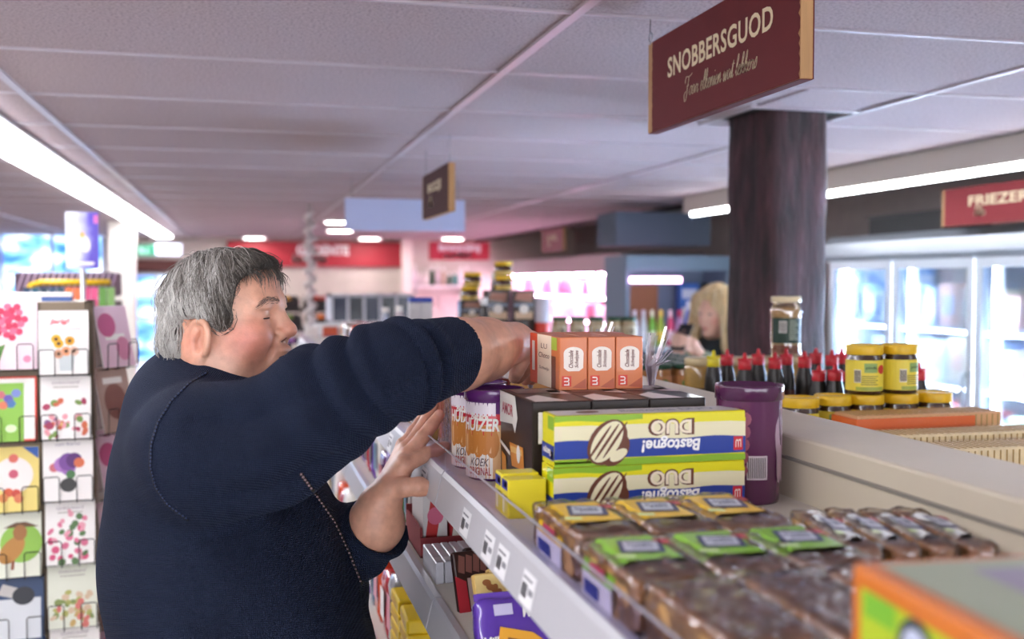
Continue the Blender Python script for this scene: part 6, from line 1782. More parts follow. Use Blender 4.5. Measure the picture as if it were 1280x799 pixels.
t = thing('dark_screen', 'dark screen standing on the blue grey end display', 'screen', (a.x, EY + .27, ez)); box('screen_panel', (-.09, 0, a.z - ez - .05), (.09, .02, a.z - ez + .05), M('1f3038', .2), t, .004); box('screen_stand', (-.01, .005, 0), (.01, .015, a.z - ez - .05), M('333333', .4), t); box('screen_foot', (-.06, -.03, 0), (.06, .05, .008), M('333333', .4), t)
props(box('trim_4', (2.5, 6.9, 1.97), (3.2, 7.3, 2.2), M('5c6a7c', .6)), kind='structure')

# ================================================================== far wall: produce department
RB = M('b8323f', .5)
gy = YB - .02; a = P(284, 333, Y=gy); b = P(503, 303, Y=gy)
t = thing('department_sign', 'wide red wall sign lettered GROENTE over the produce shelves', 'sign', (a.x, gy, a.z)); W1 = b.x - a.x; H1 = b.z - a.z
box('board', (0, -.04, 0), (W1, 0, H1), RB, t, .004)
mp = plane((0, -.041, 0), (1, 0, 0), (0, 0, 1))
lettering(t, 'GROENTE', lambda u, v: mp(W1 * .535 + u, H1 * .66 + v), W1 * .30, H1 * .42, M('ffffff', .5), bold=.05)
mb, _ = cursive('fris fan it lan'.replace('f', 'l').replace('d', 'a'), W1 * .36, H1 * .17, H1 * .16, mp, W_, H1 * .03); mb.build('lettering', t, fix=False)
a = P(536, 325, Y=gy - 1.2); b = P(611, 303, Y=gy - 1.2); W2 = b.x - a.x; H2 = b.z - a.z
t = thing('department_sign', 'smaller red sign with white lettering beside the white pillar', 'sign', (a.x, gy - 1.2, a.z)); box('board', (0, -.04, 0), (W2, 0, H2), M('cf4152', .5), t, .004)
mp2 = plane((0, -.041, 0), (1, 0, 0), (0, 0, 1)); lettering(t, 'BAKKERIJ', lambda u, v: mp2(W2 * .5 + u, H2 * .62 + v), W2 * .7, H2 * .5, M('ffffff', .5), bold=.06)
mb, _ = cursive('waarm leskersk'.replace('m', 'n'), W2 * .24, H2 * .15, H2 * .16, mp2, W_, H2 * .03); mb.build('lettering', t, fix=False)
for s_ in (.1, .9): MB().tube([(W2 * s_, -.02, H2), (W2 * s_, -.02, CEIL - a.z)], .003, M('888888', .4), 5).build('hanger', t)
a = P(503, 300, Y=gy - .3); b = P(515, 300, Y=gy - .3)
props(MB().box((a.x, gy - .3, 0), (b.x, gy - .18, CEIL - .001), M('efe6df', .5)).build('white_column', None, .006), 'slim white pillar between the two red wall signs', 'column')
# wall shelf with white bottles
sa = P(516, 357, Y=gy - .25); sb = P(590, 357, Y=gy - .25)
ws = thing('bottle_shelf', 'white wall shelf holding a row of pale bottles', 'shelf', (0, gy, 0)); box('board', (sa.x, -.25, sa.z - .03), (sb.x, 0, sa.z), M('eee6ea', .5), ws, .003)
for s_ in (sa.x + .04, sb.x - .06): box('bracket', (s_, -.22, sa.z - .12), (s_ + .02, 0, sa.z - .03), M('cccccc', .5), ws)
random.seed(2)
for i in range(10):
    hh = random.uniform(.16, .28); c1 = random.choice(['e8dce0', 'f0e8e4', 'd8c8d0', '2a8a8a', 'cbb0a0', '3a5a4a', 'efe6ee'])
    lathe_thing('white_bottle', '%s bottle in the row on the white wall shelf' % cname(c1), 'bottle', (sa.x + .04 + i * .075, gy - .14, sa.z), [('body', [(0, 0), (.03, 0), (.03, hh * .6), (.014, hh * .8)], M(c1, .4)), ('cap', [(.015, hh * .78), (.015, hh), (0, hh)], M('efefef', .4))], '%s bottles on the wall shelf' % cname(c1))
# produce rack: sloped tiers with crates of fruit
ra = P(330, 420, Y=12.2); rb = P(520, 420, Y=12.2)
pr_ = thing('produce_rack', 'tiered produce rack along the cream end wall', 'shelf', (0, 0, 0))
tiers = [(12.3, P(400, 386, Y=12.3).z), (11.8, P(400, 410, Y=11.8).z), (11.3, P(400, 440, Y=11.3).z)]
for y, z in tiers: box('tier', (ra.x, y, z - .04), (rb.x, y + .5, z), M('2c2826', .6), pr_)
for x in (ra.x, (ra.x + rb.x) / 2, rb.x - .05): box('upright', (x, 12.8, 0), (x + .05, 12.86, tiers[0][1] - .04), M('3a3432', .6), pr_)
for x in (ra.x, rb.x - .05): box('side_frame', (x, 11.3, 0), (x + .05, 12.8, tiers[2][1] - .04), M('3a3432', .6), pr_)
random.seed(8); fr = [('d8a020', 'golden'), ('c83a28', 'red'), ('6a8a2a', 'green'), ('e07a20', 'orange'), ('8a5a9a', 'purple'), ('d8cc58', 'pale yellow')]
sph = {}
for ti, (y, z) in enumerate(tiers):
    n = 4; dx = (rb.x - ra.x) / n
    for i in range(n):
        x0 = ra.x + i * dx + .03; hc, nmc = fr[(i + ti * 2) % 6]
        t = thing('produce_crate', 'black crate of %s produce on the %s tier of the rack' % (nmc, ['top', 'middle', 'bottom'][ti]), 'crate', (x0, y + .02, z))
        k = MB(); w = dx - .06; m_ = M('1d1b1b', .6)
        k.box((0, 0, 0), (w, .42, .01), m_).box((0, 0, 0), (w, .012, .10), m_).box((0, .408, 0), (w, .42, .14), m_).box((0, 0, 0), (.012, .42, .12), m_).box((w - .012, 0, 0), (w, .42, .12), m_); k.build('crate', t)
        if hc not in sph:
            bm = bmesh.new(); bmesh.ops.create_icosphere(bm, subdivisions=2, radius=.045); me = bpy.data.meshes.new('fruit'); bm.to_mesh(me); bm.free(); me.materials.append(M(hc, .4)); me.polygons.foreach_set('use_smooth', [True] * len(me.polygons)); sph[hc] = me
        for q in range(int((w - .02) / .092)):
            for rr in range(2):
                o = meshobj('fruit', sph[hc], None, (x0 + .055 + q * .092, y + .09 + rr * .12, z + .057 + .045 * rr)); props(o, 'round %s fruit in a black crate on the %s tier' % (nmc, ['top', 'middle', 'bottom'][ti]), 'fruit', '%s fruit on the %s tier' % (nmc, ['top', 'middle', 'bottom'][ti]))
# white display cabinet with dark panes
ca = P(413, 405, F=8.2); cb = P(521, 368, F=8.2); W3 = cb.x - ca.x; H3 = cb.z - ca.z
t = thing('display_cabinet', 'white framed display cabinet with dark glass panes before the produce', 'cabinet', (ca.x, ca.y, 0))
box('stand', (.02, .05, 0), (W3 - .02, .4, ca.z), M('b9b4ba', .5), t); m_wf = M('dcdce6', .4)
k = MB(); k.box((0, 0, ca.z), (W3, .45, ca.z + .02), m_wf).box((0, 0, cb.z - .02), (W3, .45, cb.z), m_wf).box((0, .43, ca.z), (W3, .45, cb.z), m_wf)
for i in range(6): x = (W3 - .022) * i / 5; k.box((x, 0, ca.z), (x + .022, .45, cb.z), m_wf)
k.build('frame', t)
for i in range(5):
    x = (W3 - .022) * i / 5 + .022; box('pane', (x, .01, ca.z + .02), (x + (W3 - .022) / 5 - .022, .02, cb.z - .02), M('2c3038' if i % 2 else '3a3f55', .15), t)
# white spiral pole and white scale
c = P(388, 272, Z=CEIL)
t = thing('spiral_pole', 'pale pole wound with a white spiral garland down the aisle', 'pole', (0, 0, 0)); c = P(388, 400, F=7.4)
MB().tube([(c.x, c.y, 0), (c.x, c.y, CEIL - .001)], .018, M('cfc4c4', .5), 10).build('pole', t)
MB().tube([(c.x + .035 * math.cos(i * .8), c.y + .035 * math.sin(i * .8), .9 + i * (CEIL - .95) / 110) for i in range(110)], .014, M('e2d8d6', .6), 6).build('garland', t)
c = P(415, 432, F=6.6); d = P(445, 404, F=6.6)
t = thing('shop_scale', 'white weighing scale with keypad standing beyond the man', 'scale', (c.x, c.y, 0)); box('pedestal', (-.12, -.1, 0), (.12, .12, c.z - .02), M('a8a4a4', .5), t)
box('housing', (-.11, -.08, c.z - .02), (.09, .08, d.z), M('e6e4e2', .4), t, .01); box('display', (-.02, -.084, c.z + .0), (.07, -.0795, d.z - .03), M('9aa4a8', .3), t)
for i in range(6): box('key', (-.095 + .022 * (i % 3), -.085, c.z + .02 + .03 * (i // 3)), (-.08 + .022 * (i % 3), -.0795, c.z + .035 + .03 * (i // 3)), M('8a8a92', .5), t)
# counters with mixed goods in the middle distance
random.seed(31)
cn = thing('island_table', 'low island table covered with mixed goods beyond the man', 'table', (0, 0, 0)); ia = P(300, 430, F=5.6); ib = P(470, 430, F=5.6)
TZ = P(380, 446, F=5.6).z
box('top', (ia.x, ia.y - .2, TZ - .03), (ib.x, ia.y + .5, TZ), M('8a8078', .5), cn, .004)
for sx in (ia.x + .03, ib.x - .07):
    for sy in (-.17, .43): box('leg', (sx, ia.y + sy, 0), (sx + .04, ia.y + sy + .04, TZ - .03), M('6a625c', .5), cn)
x = ia.x + .02; i = 0
while x < ib.x - .05:
    w = random.uniform(.05, .1); hh = random.uniform(.06, .16); hc = random.choice(['e89028', 'efe9e4', '7a2a20', 'e6d8c8', '3a3438', 'd8d4d8', 'c8502a'])
    t = thing('table_pack', '%s pack standing on the island table beyond the man' % cname(hc), 'food pack', (x, ia.y - .1 + random.uniform(0, .1), TZ), random.uniform(-.2, .2), '%s packs on the island table' % cname(hc))
    box('pack', (0, 0, 0), (w, .08, hh), M(hc, .4), t, .006); k = MB(); f = lambda u, v: Vector((u * w, -.0006, v * hh)); rect(k, f, .2, .8, .3, .7, M(random.choice(pal), .4)); k.build('front_print', t, fix=False)
    x += w + .02
# ================================================================== card racks on the left
m_wire = M('2a2a2c', .35, .7)
def card_face(t, w, h, style, y=-.0016):
    f = lambda u, v: Vector((-w / 2 + u * w, y - .0003, v * h)); f2 = lambda u, v: Vector((-w / 2 + u * w, y - .0006, v * h)); f3 = lambda u, v: Vector((-w / 2 + u * w, y - .0009, v * h)); k = MB(); A = w / h
    if style == 'heart':
        rect(k, f, .0, 1, 0, 1, M('f3d9e2', .5))
        for i in range(26):
            a = i * 2.4; r_ = .24 * math.sqrt(i / 26); oval(k, f2 if i % 2 else f3, .5 + r_ * math.cos(a) * 1.3, .66 + r_ * math.sin(a), .05, .05, M(['d83a62', 'e86a8a', 'c82a52'][i % 3], .5), A, n=8)
        k.poly([f2(.1, .0), f2(.3, .0), f2(.45, .35), f2(.25, .3)], M('5a8a3a', .5)); oval(k, f2, .82, .14, .05, .05, M('e08aa8', .5), A)
    elif style == 'jarig':
        word(k, f2, 'Jarig!', .42, .82, .4, .09, M('d02a4a', .5), shear=.2, bold=.03); rect(k, f2, .3, .85, .70, .715, M('b8b8b8', .5))
        for i, (u, v, c) in enumerate(((.4, .48, 'e8b028'), (.62, .52, 'e0a020'), (.55, .36, 'e89a6a'), (.4, .32, 'd8a080'), (.7, .36, 'e0b8a0'), (.35, .55, 'e8b028'))): oval(k, f2, u, v, .075, .075, M(c, .5), A, n=10); oval(k, f3, u, v, .03, .03, M('5a3a20', .5), A, n=8)
        k.poly([f2(.42, .05), f2(.68, .05), f2(.72, .3), f2(.4, .3)], M('c8d0d0', .4))
    elif style in ('bouquet', 'roses', 'meadow'):
        rs = random.Random(style); cs = {'bouquet': ['e8c83a', 'd06a4a', 'e8a0a8', 'a83a5a', '7a9a4a', '8a5a8a'], 'roses': ['e07a98', 'd85a80', '5a7a4a', 'e8a0b0'], 'meadow': ['c8a868', '8a9a5a', 'd87a70', 'b8b868', 'd8c0a0']}[style]
        if style == 'meadow': rect(k, f, .0, 1, 0, 1, M('e3e6d4', .5))
        for i in range(34):
            v = rs.random() ** 1.3 * (.55 if style != 'roses' else .8) + .04; oval(k, f2 if i % 2 else f3, rs.uniform(.1, .9), v, rs.uniform(.03, .065), rs.uniform(.03, .065), M(rs.choice(cs), .5), A, rs.random() * 3, 8)
        rect(k, f2, .25, .75, .80, .815, M('b0aaa0', .5)); word(k, f3, 'Gefeliciteerd', .5, .88, .55, .05, M('a89aa0', .5), shear=.3)
    elif style == 'pansy':
        for i, (u, v, r_, c) in enumerate(((.5, .6, .14, '7a4a98'), (.38, .56, .12, 'b07ac0'), (.62, .62, .12, '5a2a70'), (.5, .5, .11, 'a06ab8'), (.72, .58, .08, 'd8704a'), (.22, .52, .07, 'd0707a'), (.55, .4, .07, '4a7a4a'))): oval(k, f2 if i % 2 else f3, u, v, r_, r_, M(c, .5), A, n=12)
        oval(k, f3, .5, .24, .12, .11, M('3a3a38', .5), A); word(k, f3, 'van harte', .5, .88, .5, .05, M('a8a0b0', .5), shear=.3)
    elif style == 'green':
        rect(k, lambda u, v: f(u, v) + Vector((0, .0002, 0)), .04, .96, .03, .97, W_)
        rect(k, f, .2, .75, .0, .9, M('8cc048', .5))
        for i, (u, v, c) in enumerate(((.3, .72, 'c86a72'), (.45, .66, '6a5ab0'), (.6, .74, '7a8ac8'), (.5, .58, '4a78b0'), (.35, .56, 'd87a5a'))):
            k.poly([f2(u + .1 * math.cos(q * 1.047), v + .07 * math.sin(q * 1.047)) for q in range(6)], M(c, .5))
        oval(k, f3, .5, .2, .08, .06, M('d8ecb8', .5), A)
    elif style == 'yellow':
        rect(k, f, .0, 1, 0, 1, M('ead47a', .5)); oval(k, f2, .5, .56, .28, .28, M('efe6e0', .5), A)
        for u, v, c in ((.5, .82, 'd86a5a'), (.5, .58, 'c85a70'), (.4, .3, 'd8603a'), (.55, .28, 'c84a38'), (.3, .22, 'e08a4a'), (.6, .2, 'd87a50')): oval(k, f3, u, v, .07, .07, M(c, .5), A, n=10)
        k.poly([f3(.68, .99), f3(.99, .99), f3(.99, .80)], M('2f5fb0', .5))
    elif style == 'duck':
        rect(k, f, .0, 1, 0, 1, M('e4e6d4', .5)); oval(k, f2, .6, .52, .3, .3, M('8fbf4a', .5), A); rect(k, f2, 0, .1, 0, 1, M('e6c84a', .5))
        oval(k, f3, .42, .42, .24, .14, M('b8823a', .5), A, .9); oval(k, f3, .58, .68, .1, .12, M('a06a34', .5), A); k.poly([f3(.25, .76), f3(.95, .76), f3(.7, .84), f3(.5, .84)], M('6a4a2a', .5)); k.poly([f3(.4, .12), f3(.46, .12), f3(.48, .3), f3(.42, .3)], M('8a4a2a', .5))
    elif style == 'navy':
        rect(k, f, .0, 1, 0, 1, M('33496e', .5)); rect(k, f2, .06, .94, .04, .66, M('d8dce0', .5)); oval(k, f3, .6, .7, .16, .14, M('2a2c34', .5), A); k.poly([f3(.1, .74), f3(.45, .66), f3(.5, .82), f3(.2, .9)], M('c8c4c0', .5))
    elif style == 'pink':
        rect(k, f, .0, 1, 0, 1, M('e6c4d2', .5)); oval(k, f2, .3, .7, .2, .2, M('c85a86', .5), A); oval(k, f2, .7, .3, .16, .2, M('d88aa8', .5), A); rect(k, f2, .2, .8, .45, .55, W_)
    elif style == 'brown':
        rect(k, f, .0, 1, 0, 1, M('b89a8c', .5)); oval(k, f2, .5, .5, .25, .3, M('8a5a50', .5), A); rect(k, f2, .2, .8, .8, .9, W_)
    if k.f: k.build('card_print', t, fix=False)
def card(style, label, loc, rz, w=.115, h=.158, tilt=-8, group=None, edge='f6f2ee'):
    t = thing('greeting_card', label, 'card', loc, 0, group); t.rotation_euler = (R(tilt), 0, rz)
    k = MB()
    for i in range(4): k.box((-w / 2 + .0008 * i, -.0016 + .0012 * i, .0005 * i), (w / 2 - .0004 * i, -.0008 + .0012 * i, h - .0006 * i), M(edge, .5))
    k.build('card_stack', t); card_face(t, w, h, style); return t
def pocket(rack, loc, rz, w=.115):
    """wire holder: two loops in front, floor wire"""
    m = Matrix.Translation(loc) @ Matrix.Rotation(rz, 4, 'Z'); k = MB()
    for s_ in (-1, 1):
        x = s_ * w * .33
        pts = [(x - .016 * s_ * -1 * 0 - .018, .01, -.004), (x - .018, -.012, -.004), (x - .018, -.014, .058), (x - .014, -.014, .062), (x + .014, -.014, .062), (x + .018, -.014, .058), (x + .018, -.012, -.004), (x + .018, .01, -.004)]
        k.tube([m @ Vector(p) for p in pts], .0014, m_wire, 6)
    k.tube([m @ Vector((-w * .55, .012, -.004)), m @ Vector((w * .55, .012, -.004))], .0014, m_wire, 6)
    k.build('wire_pocket', rack)
ck = thing('card_rack', 'tall wooden greeting card rack with wire pockets beside the man', 'rack', (0, 0, 0))
cz = lambda x, y, F: P(x, y, F=F)
FA = 2.62
pB = cz(80, 470, FA); pA = cz(22, 470, FA)
rzc = R(6)
pA = pB - Vector((math.cos(rzc), math.sin(rzc), 0)) * .1235
core_x1 = P(118, 470, F=2.66).x
# panel behind the cards, side panel
cdir = Vector((math.cos(rzc), math.sin(rzc), 0)); cn_ = Vector((-math.sin(rzc), math.cos(rzc), 0))
base = Vector((pB.x, pB.y, 0))
k = MB(); hx = 3.2
q0 = base + cdir * (core_x1 - pB.x) + cn_ * .03; q1 = base - cdir * .32 + cn_ * .03
topz = P(80, 378, F=FA).z
k.poly([q0, q1, q1 + cn_ * .03, q0 + cn_ * .03], M('8a7a66', .6), (0, 0, topz)); k.build('back_board', ck)
k = MB(); k.poly([q0, q0 + cn_ * .34, q0 + cn_ * .34 - cdir * .02, q0 - cdir * .02], M('8a7a62', .6), (0, 0, topz)); k.build('side_board', ck)
k = MB(); k.poly([q0 + cn_ * .03, q1 + cn_ * .03, q1 + cn_ * .34, q0 + cn_ * .34], M('cfc6b8', .6), (0, 0, .03)); o = k.build('top_board', ck); o.location = (0, 0, topz - .03)
k = MB(); k.poly([q0 - cn_ * .05, q1 - cn_ * .05, q1 + cn_ * .36, q0 + cn_ * .36], M('3a342e', .6), (0, 0, .08)); k.build('base', ck)
rowsB = [(468, 'jarig', 'white card with red Jarig! lettering and sunflowers in the rack'), (549, 'bouquet', 'white card with a bright mixed bouquet in the rack'), (627, 'pansy', 'white card with a purple pansy in a pot in the rack'),
         (708, 'roses', 'white card with pink roses in the rack'), (789, 'meadow', 'pale card with meadow flowers in the rack'), (868, 'bouquet', 'white bouquet card in the lowest visible pocket')]
for i, (yb, st, lb) in enumerate(rowsB):
    c = P(76 + i * 2.2, yb, F=FA); p = Vector((pB.x, pB.y, c.z)) + cdir * (.003 * i)
    card(st, lb, p, rzc); pocket(ck, p, rzc)
rowsA = [(462, 'heart', 'pink card with a big heart shaped bunch of roses in the rack'), (552, 'green', 'white card with coloured hexagons on a green block in the rack'), (640, 'yellow', 'yellow card with cupcakes and a blue corner in the rack'),
         (722, 'duck', 'cream card with a duck wearing a brown hat in the rack'), (803, 'navy', 'navy and white card with a dark bow in the rack'), (880, 'yellow', 'yellow card in the lowest visible pocket of the rack')]
for i, (yb, st, lb) in enumerate(rowsA):
    c = P(22, yb, F=pA.y); c = P(22, yb, Y=pA.y); p = Vector((pA.x, pA.y, c.z)) + cdir * (.003 * i); big = 1.12 if i == 0 else 1.0
    card(st, lb, p, rzc, .115 * big, .158 * big, edge={'green': 'd8402c', 'navy': '2f4a7a', 'heart': 'f0dce4'}.get(st, 'f6f2ee')); pocket(ck, p, rzc)
# cards on the side of the rack, facing the aisle
random.seed(17)
for j in range(2):
    for i in range(7):
        s0 = q0 + cn_ * (.075 + j * .15) + cdir * .062
        p = Vector((s0.x, s0.y, topz - .17 - i * .168))
        st = ['pink', 'brown', 'pink', 'heart', 'brown', 'pink', 'roses'][(i + j * 3) % 7]
        card(st, {'pink': 'pink card with round flowers', 'brown': 'brown card with oval picture', 'heart': 'pale pink card with rose heart', 'roses': 'white card with pink roses'}[st] + ' on the aisle side of the rack', p, rzc + R(48), group=st + ' cards on the aisle side of the rack', tilt=-12)
        pocket(ck, p, rzc + R(48))
# boxes lying on top of the rack
for i, (x, w, hc, lb) in enumerate(((6, .09, 'c8502a', 'flat orange box lying on top of the card rack'), (40, .07, 'd8dce4', 'flat white box lying on top of the card rack'), (72, .07, '4a68a8', 'flat blue box lying on top of the card rack'))):
    c = P(x, 384, F=FA + .16)
    o = thing('flat_box', lb, 'box', (c.x, c.y, topz), rzc); box('carton', (-w / 2, -.05, 0), (w / 2, .05, .022), M(hc, .5), o, .002); box('lid_edge', (-w / 2 - .001, -.051, .012), (w / 2 + .001, .051, .0225), M('e8e4e0', .5), o, .001)
# ------------------------------------------------------------------ newspaper stand with purple striped top, behind the rack
SF = 4.3; sa = P(14, 372, F=SF); sb = P(136, 372, F=SF); st = P(60, 340, F=SF)
t = thing('magazine_stand', 'magazine stand with purple striped top and yellow arch behind the card rack', 'stand', (sa.x, sa.y, 0)); W4 = sb.x - sa.x
box('cabinet', (0, .02, 0), (W4, .4, sa.z - .02), M('6a5a58', .6), t)
pz = st.z - sa.z; n = 16
box('striped_top', (.0, .06, sa.z), (W4, .40, st.z), M('4a3448', .5), t, .01)
k = MB()
for i in range(n):
    u = i / n * W4; k.poly([(u, .0595, sa.z + .004), (u + .008, .0595, sa.z + .004), (u + .04, .0595, st.z - .004), (u + .032, .0595, st.z - .004)], M('a890a8', .5))
k.build('diagonal_stripes', t, fix=False)
ya = P(26, 378, F=SF).z; yt = P(60, 353, F=SF).z
MB().tube([(.04, .03, ya - .05), (.045, .03, ya + .02), (.07, .03, yt - .012), (.11, .03, yt), (W4 * .98, .03, yt)], .012, M('e0b41c', .4), 8).build('yellow_arch', t)
box('rack_floor', (.0, -.10, ya - .12), (W4, .02, ya - .09), M('5a5050', .6), t)
random.seed(23)
for i in range(11):
    w = W4 / 12; hc = ['24405a', '2a5a6a', '1f3a4a', '34506a', '2a4a5a', 'e0703a', 'e87848', 'd8447a', 'e05a8a', '6aa04a', '8ab868'][i]
    m = thing('magazine', cname(hc) + ' magazine standing on the stand behind the card rack', 'magazine', (sa.x + .05 + i * w, sa.y - .03, ya - .09), 0, cname(hc) + ' magazines on the stand')
    box('pages', (0, 0, 0), (w * .92, .012, .15), M('e2dedc', .5), m); box('cover', (0, -.002, .0), (w * .92, -.0002, .15), M(hc, .4), m)
# poster on a pole
pa = P(83, 336, F=4.0); pb = P(122, 265, F=4.0); W5 = pb.x - pa.x; H5 = pb.z - pa.z
t = thing('poster_sign', 'purple and white poster in a frame on a thin pole', 'sign', ((pa.x + pb.x) / 2, pa.y, 0))
m = bpy.data.materials.new('poster'); m.use_nodes = True; nt = m.node_tree; b = nt.nodes['Principled BSDF']; tc = nt.nodes.new('ShaderNodeTexCoord'); sx = nt.nodes.new('ShaderNodeSeparateXYZ'); nt.links.new(tc.outputs['Generated'], sx.inputs[0])
cr = nt.nodes.new('ShaderNodeValToRGB'); cr.color_ramp.elements[0].color = rgb('e6ecfa'); cr.color_ramp.elements[1].color = rgb('5a4ab8'); cr.color_ramp.elements[0].position = .2; cr.color_ramp.elements[1].position = .8
nz = nt.nodes.new('ShaderNodeTexNoise'); nz.inputs['Scale'].default_value = 3; ad = nt.nodes.new('ShaderNodeMath'); ad.operation = 'MULTIPLY_ADD'; ad.inputs[1].default_value = .5
nt.links.new(tc.outputs['Generated'], nz.inputs[0]); nt.links.new(nz.outputs['Fac'], ad.inputs[0]); nt.links.new(sx.outputs[0], ad.inputs[2]); sb_ = nt.nodes.new('ShaderNodeMath'); sb_.operation = 'SUBTRACT'; sb_.inputs[1].default_value = .25
nt.links.new(ad.outputs[0], sb_.inputs[0]); nt.links.new(sb_.outputs[0], cr.inputs[0]); nt.links.new(cr.outputs[0], b.inputs['Base Color'])
box('poster', (-W5 / 2, -.006, pa.z), (W5 / 2, .006, pb.z), m, t)
f = lambda u, v: Vector((-W5 / 2 + u * W5, -.0065, pa.z + v * H5)); k = MB(); oval(k, f, .55, .45, .10, .16, M('efe9dc', .5), W5 / H5, .3); oval(k, f, .5, .6, .05, .06, M('e0b070', .5), W5 / H5); rect(k, f, .1, .85, .07, .12, W_); rect(k, f, .86, .99, .8, .95, M('d86ab0', .5)); k.build('poster_print', t, fix=False)
MB().tube([(0, 0, .02), (0, 0, pa.z)], .010, M('b8b8c0', .3, .6), 8).build('pole', t); MB().lathe([(0, .02), (.1, .02), (.12, .0)], M('55555a', .4), 20).build('foot', t)
# ================================================================== the woman with a phone in the freezer aisle
def woman():
    hp = P(894, 388, F=4.95); hd = R(212)
    root = Vector((hp.x, hp.y, 0)); hz = hp.z
    ch, sh = math.cos(hd), math.sin(hd)
    def W3(V):
        V = np.asarray(V, float); o = np.empty_like(V); o[:, 0] = root.x + ch * V[:, 0] - sh * V[:, 1]; o[:, 1] = root.y + sh * V[:, 0] + ch * V[:, 1]; o[:, 2] = V[:, 2]; return o
    g = SDF((-.22, -.30, .0), (.42, .30, hz + .16), .0065)
    # head tipped forward: e = forward-down axis
    g.ell((0, 0, hz + .02), (.088, .072, .092)); g.ell((.035, 0, hz - .035), (.058, .056, .075), .02)
    g.cap((.085, 0, hz - .01), (.104, 0, hz - .045), .008, .011, .012); g.ell((.078, 0, hz - .078), (.018, .022, .010), .01); g.ell((.062, 0, hz - .108), (.022, .024, .018), .02)
    for s_ in (-1, 1): g.ell((.098, s_ * .03, hz - .012), (.016, .016, .010), .008, op='sub'); g.ell((-.01, s_ * .076, hz - .02), (.016, .008, .028), .006)
    g.cap((-.02, 0, hz - .07), (-.045, 0, hz - .22), .048, .052, .03)
    sz_ = hz - .24
    g.cap((-.05, -.15, sz_), (-.05, .15, sz_), .055, .055, .04); g.ell((-.04, 0, sz_ - .16), (.10, .15, .22), .05); g.ell((-.03, 0, sz_ - .45), (.11, .16, .2), .06); g.ell((-.04, 0, sz_ - .62), (.12, .17, .16), .06)
    hz2 = hz - .135; hands = {}
    for s_ in (-1, 1):
        el = np.array((.06, s_ * .20, sz_ - .26)); wr = np.array((.215, s_ * .055, hz2 - .055))
        g.chain([(-.05, s_ * .165, sz_), el, wr], (.05, .04, .026), .03)
        pm = np.array((.245, s_ * .045, hz2 - .01)); g.cap(wr, pm, .024, .027, .012)
        for q in range(4):
            b0 = pm + np.array((.012, -s_ * .004, .018 - q * .017)); m1 = b0 + np.array((.030, -s_ * .006, .014)); m2 = m1 + np.array((.012, -s_ * .022, .010)); m3 = m2 + np.array((-.004, -s_ * .016, .004))
            g.chain([b0, m1, m2, m3], (.010, .009, .008, .007), .003)
        g.chain([pm + np.array((-.01, -s_ * .012, .015)), pm + np.array((-.004, -s_ * .032, .035)), pm + np.array((.004, -s_ * .042, .055))], (.012, .010, .008), .004)
        g.chain([(-.03, s_ * .085, sz_ - .62), (-.01, s_ * .09, .48), (-.04, s_ * .09, .08)], (.10, .065, .045), .03); g.cap((-.05, s_ * .09, .045), (.11, s_ * .10, .035), .038, .030, .03)
    V, F = g.polys(1)
    col = np.tile(C3('dcae98'), (len(V), 1)).astype(float)
    def d(c, r): return np.clip(1 - np.linalg.norm((V - np.array(c)) / np.array(r), axis=1), 0, 1)[:, None]
    for s_ in (-1, 1):
        w = d((.07, s_ * .045, hz - .05), (.04, .03, .03)) * .7; col = col * (1 - w) + C3('d0806e') * w
        w = (d((.095, s_ * .03, hz - .016), (.022, .016, .008)) > .2) * .85; col = col * (1 - w) + C3('3a2a26') * w
    w = np.clip(d((.088, 0, hz - .082), (.02, .022, .010)) * 2, 0, .8); col = col * (1 - w) + C3('b0504e') * w
    body = meshobj('person', polymesh('person', W3(V), F, m_skin, col)); props(body, 'blonde woman in a pale green jacket looking down at her phone', 'person')
    # jacket
    g = SDF((-.22, -.32, sz_ - .78), (.30, .32, sz_ + .12), .008)
    g.cap((-.05, -.15, sz_), (-.05, .15, sz_), .072, .072, .04); g.ell((-.04, 0, sz_ - .16), (.125, .17, .24), .05); g.ell((-.03, 0, sz_ - .45), (.135, .185, .24), .06); g.ell((-.03, 0, sz_ - .62), (.14, .19, .14), .06)
    for s_ in (-1, 1):
        el = np.array((.06, s_ * .20, sz_ - .26)); wr = np.array((.19, s_ * .07, hz2 - .085)); g.chain([(-.05, s_ * .165, sz_), el, wr], (.07, .058, .042), .03)
    g.disp(g.lo, g.lo + g.n * g.res, lambda x, y, z: .004 * np.sin(z * 60 + 3 * np.sin(y * 20)))
    v, f = g.polys(1); o = meshobj('jacket', polymesh('jacket', W3(v), f, M('8b967c', .8, var=.1, vscale=20)), body); o['label'] = 'pale green jacket'
    g = SDF((-.16, -.16, sz_ - .12), (.16, .16, hz - .04), .007)
    n = 20
    for lv, rr, r0 in ((sz_ + .05, .075, .032), (sz_ + .095, .070, .030)):
        ring = [np.array((-.03 + rr * 1.05 * math.cos(i * 2 * math.pi / n), rr * 1.1 * math.sin(i * 2 * math.pi / n), lv - .02 * math.cos(i * 2 * math.pi / n))) for i in range(n + 1)]; g.chain(ring, [r0] * (n + 1), .01)
    g.cap((.065, .01, sz_ + .05), (.085, .03, sz_ - .06), .035, .03, .02)
    v, f = g.polys(1); o = meshobj('scarf', polymesh('scarf', W3(v), f, M('1f2426', .9)), body); o['label'] = 'dark knitted scarf'
    g = SDF((-.20, -.24, .0), (.25, .24, sz_ - .5), .011)
    for s_ in (-1, 1): g.chain([(-.03, s_ * .085, sz_ - .62), (-.01, s_ * .09, .48), (-.04, s_ * .09, .07)], (.115, .08, .06), .03)
    v, f = g.polys(1); meshobj('trousers', polymesh('trousers', W3(v), f, M('23283a', .8)), body)
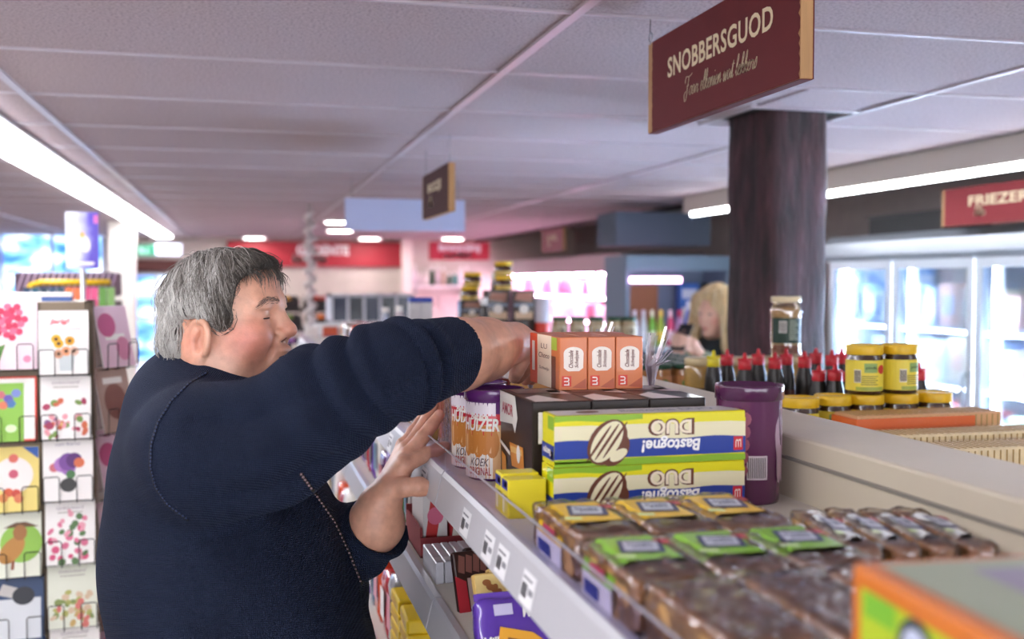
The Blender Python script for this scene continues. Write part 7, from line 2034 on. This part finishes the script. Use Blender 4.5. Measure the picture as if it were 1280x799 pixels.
    for s_ in (-1, 1):
        g = SDF((-.13, s_ * .095 - .09, 0), (.20, s_ * .095 + .09, .13), .008); g.cap((-.06, s_ * .09, .05), (.12, s_ * .10, .04), .048, .04, .02)
        v, f = g.polys(1); v[:, 2] = np.maximum(v[:, 2], .002); meshobj('shoe', polymesh('shoe', W3(v), f, M('1c1a1a', .5)), body)
    # hair: cap plus long locks
    g = SDF((-.14, -.12, hz - .30), (.13, .12, hz + .14), .006)
    g.ell((-.008, 0, hz + .03), (.10, .085, .098)); g.ell((-.05, 0, hz - .08), (.065, .088, .15), .03)
    for s_ in (-1, 1): g.chain([(.03, s_ * .07, hz + .05), (.035, s_ * .088, hz - .05), (.03, s_ * .095, hz - .16), (.04, s_ * .09, hz - .28)], (.03, .028, .026, .012), .02)
    g.ell((.09, 0, hz - .05), (.07, .052, .10), .01, op='sub')
    g.disp(g.lo, g.lo + g.n * g.res, lambda x, y, z: .003 * np.sin(y * 200 + x * 120 + 3 * np.sin(z * 25)))
    v, f = g.polys(1); hm = M('d9bd8c', .45, var=.25, vscale=14, stretch=(6, 6, .6)); hair = meshobj('hair', polymesh('hair', W3(v), f, hm), body); hair['label'] = 'long straight blonde hair'
    hb = BVHTree.FromPolygons([tuple(x) for x in v], [tuple(x) for x in f]); k = MB(); rs = random.Random(3); mts = [M('e8d2a4', .45), M('c8a870', .45), M('f0e0bc', .45)]
    for i in range(420):
        p = Vector(v[rs.randrange(len(v))]); 
        if p.z < hz - .1: continue
        pts = []
        for s_ in range(7):
            q = hb.find_nearest(p); pts.append(tuple(q[0] + q[1] * .003)); t = Vector((-.1 if p.x < 0 else .15, 0, -1)); t = t - q[1] * t.dot(q[1])
            if t.length < .05: break
            p = q[0] + t.normalized() * .03
        if len(pts) > 3: k.tube(W3(np.array(pts)), [.003] * (len(pts) - 1) + [.0008], mts[i % 3], 3, cap=False)
    k.build('hair_strands', hair)['kind'] = 'stuff'
    # the phone is held, so it is a thing of its own
    pc = W3(np.array([(.268, 0, hz2 + .02)]))[0]
    t = thing('phone', 'black phone held by the blonde woman', 'phone', pc, hd); t.rotation_euler = (0, R(-35), hd)
    box('phone_case', (-.004, -.036, -.07), (.004, .036, .07), M('15161a', .3), t, .003); box('screen', (-.0048, -.033, -.064), (-.0041, .033, .064), M('8fa8d0', .2, emit=.6), t)
woman()
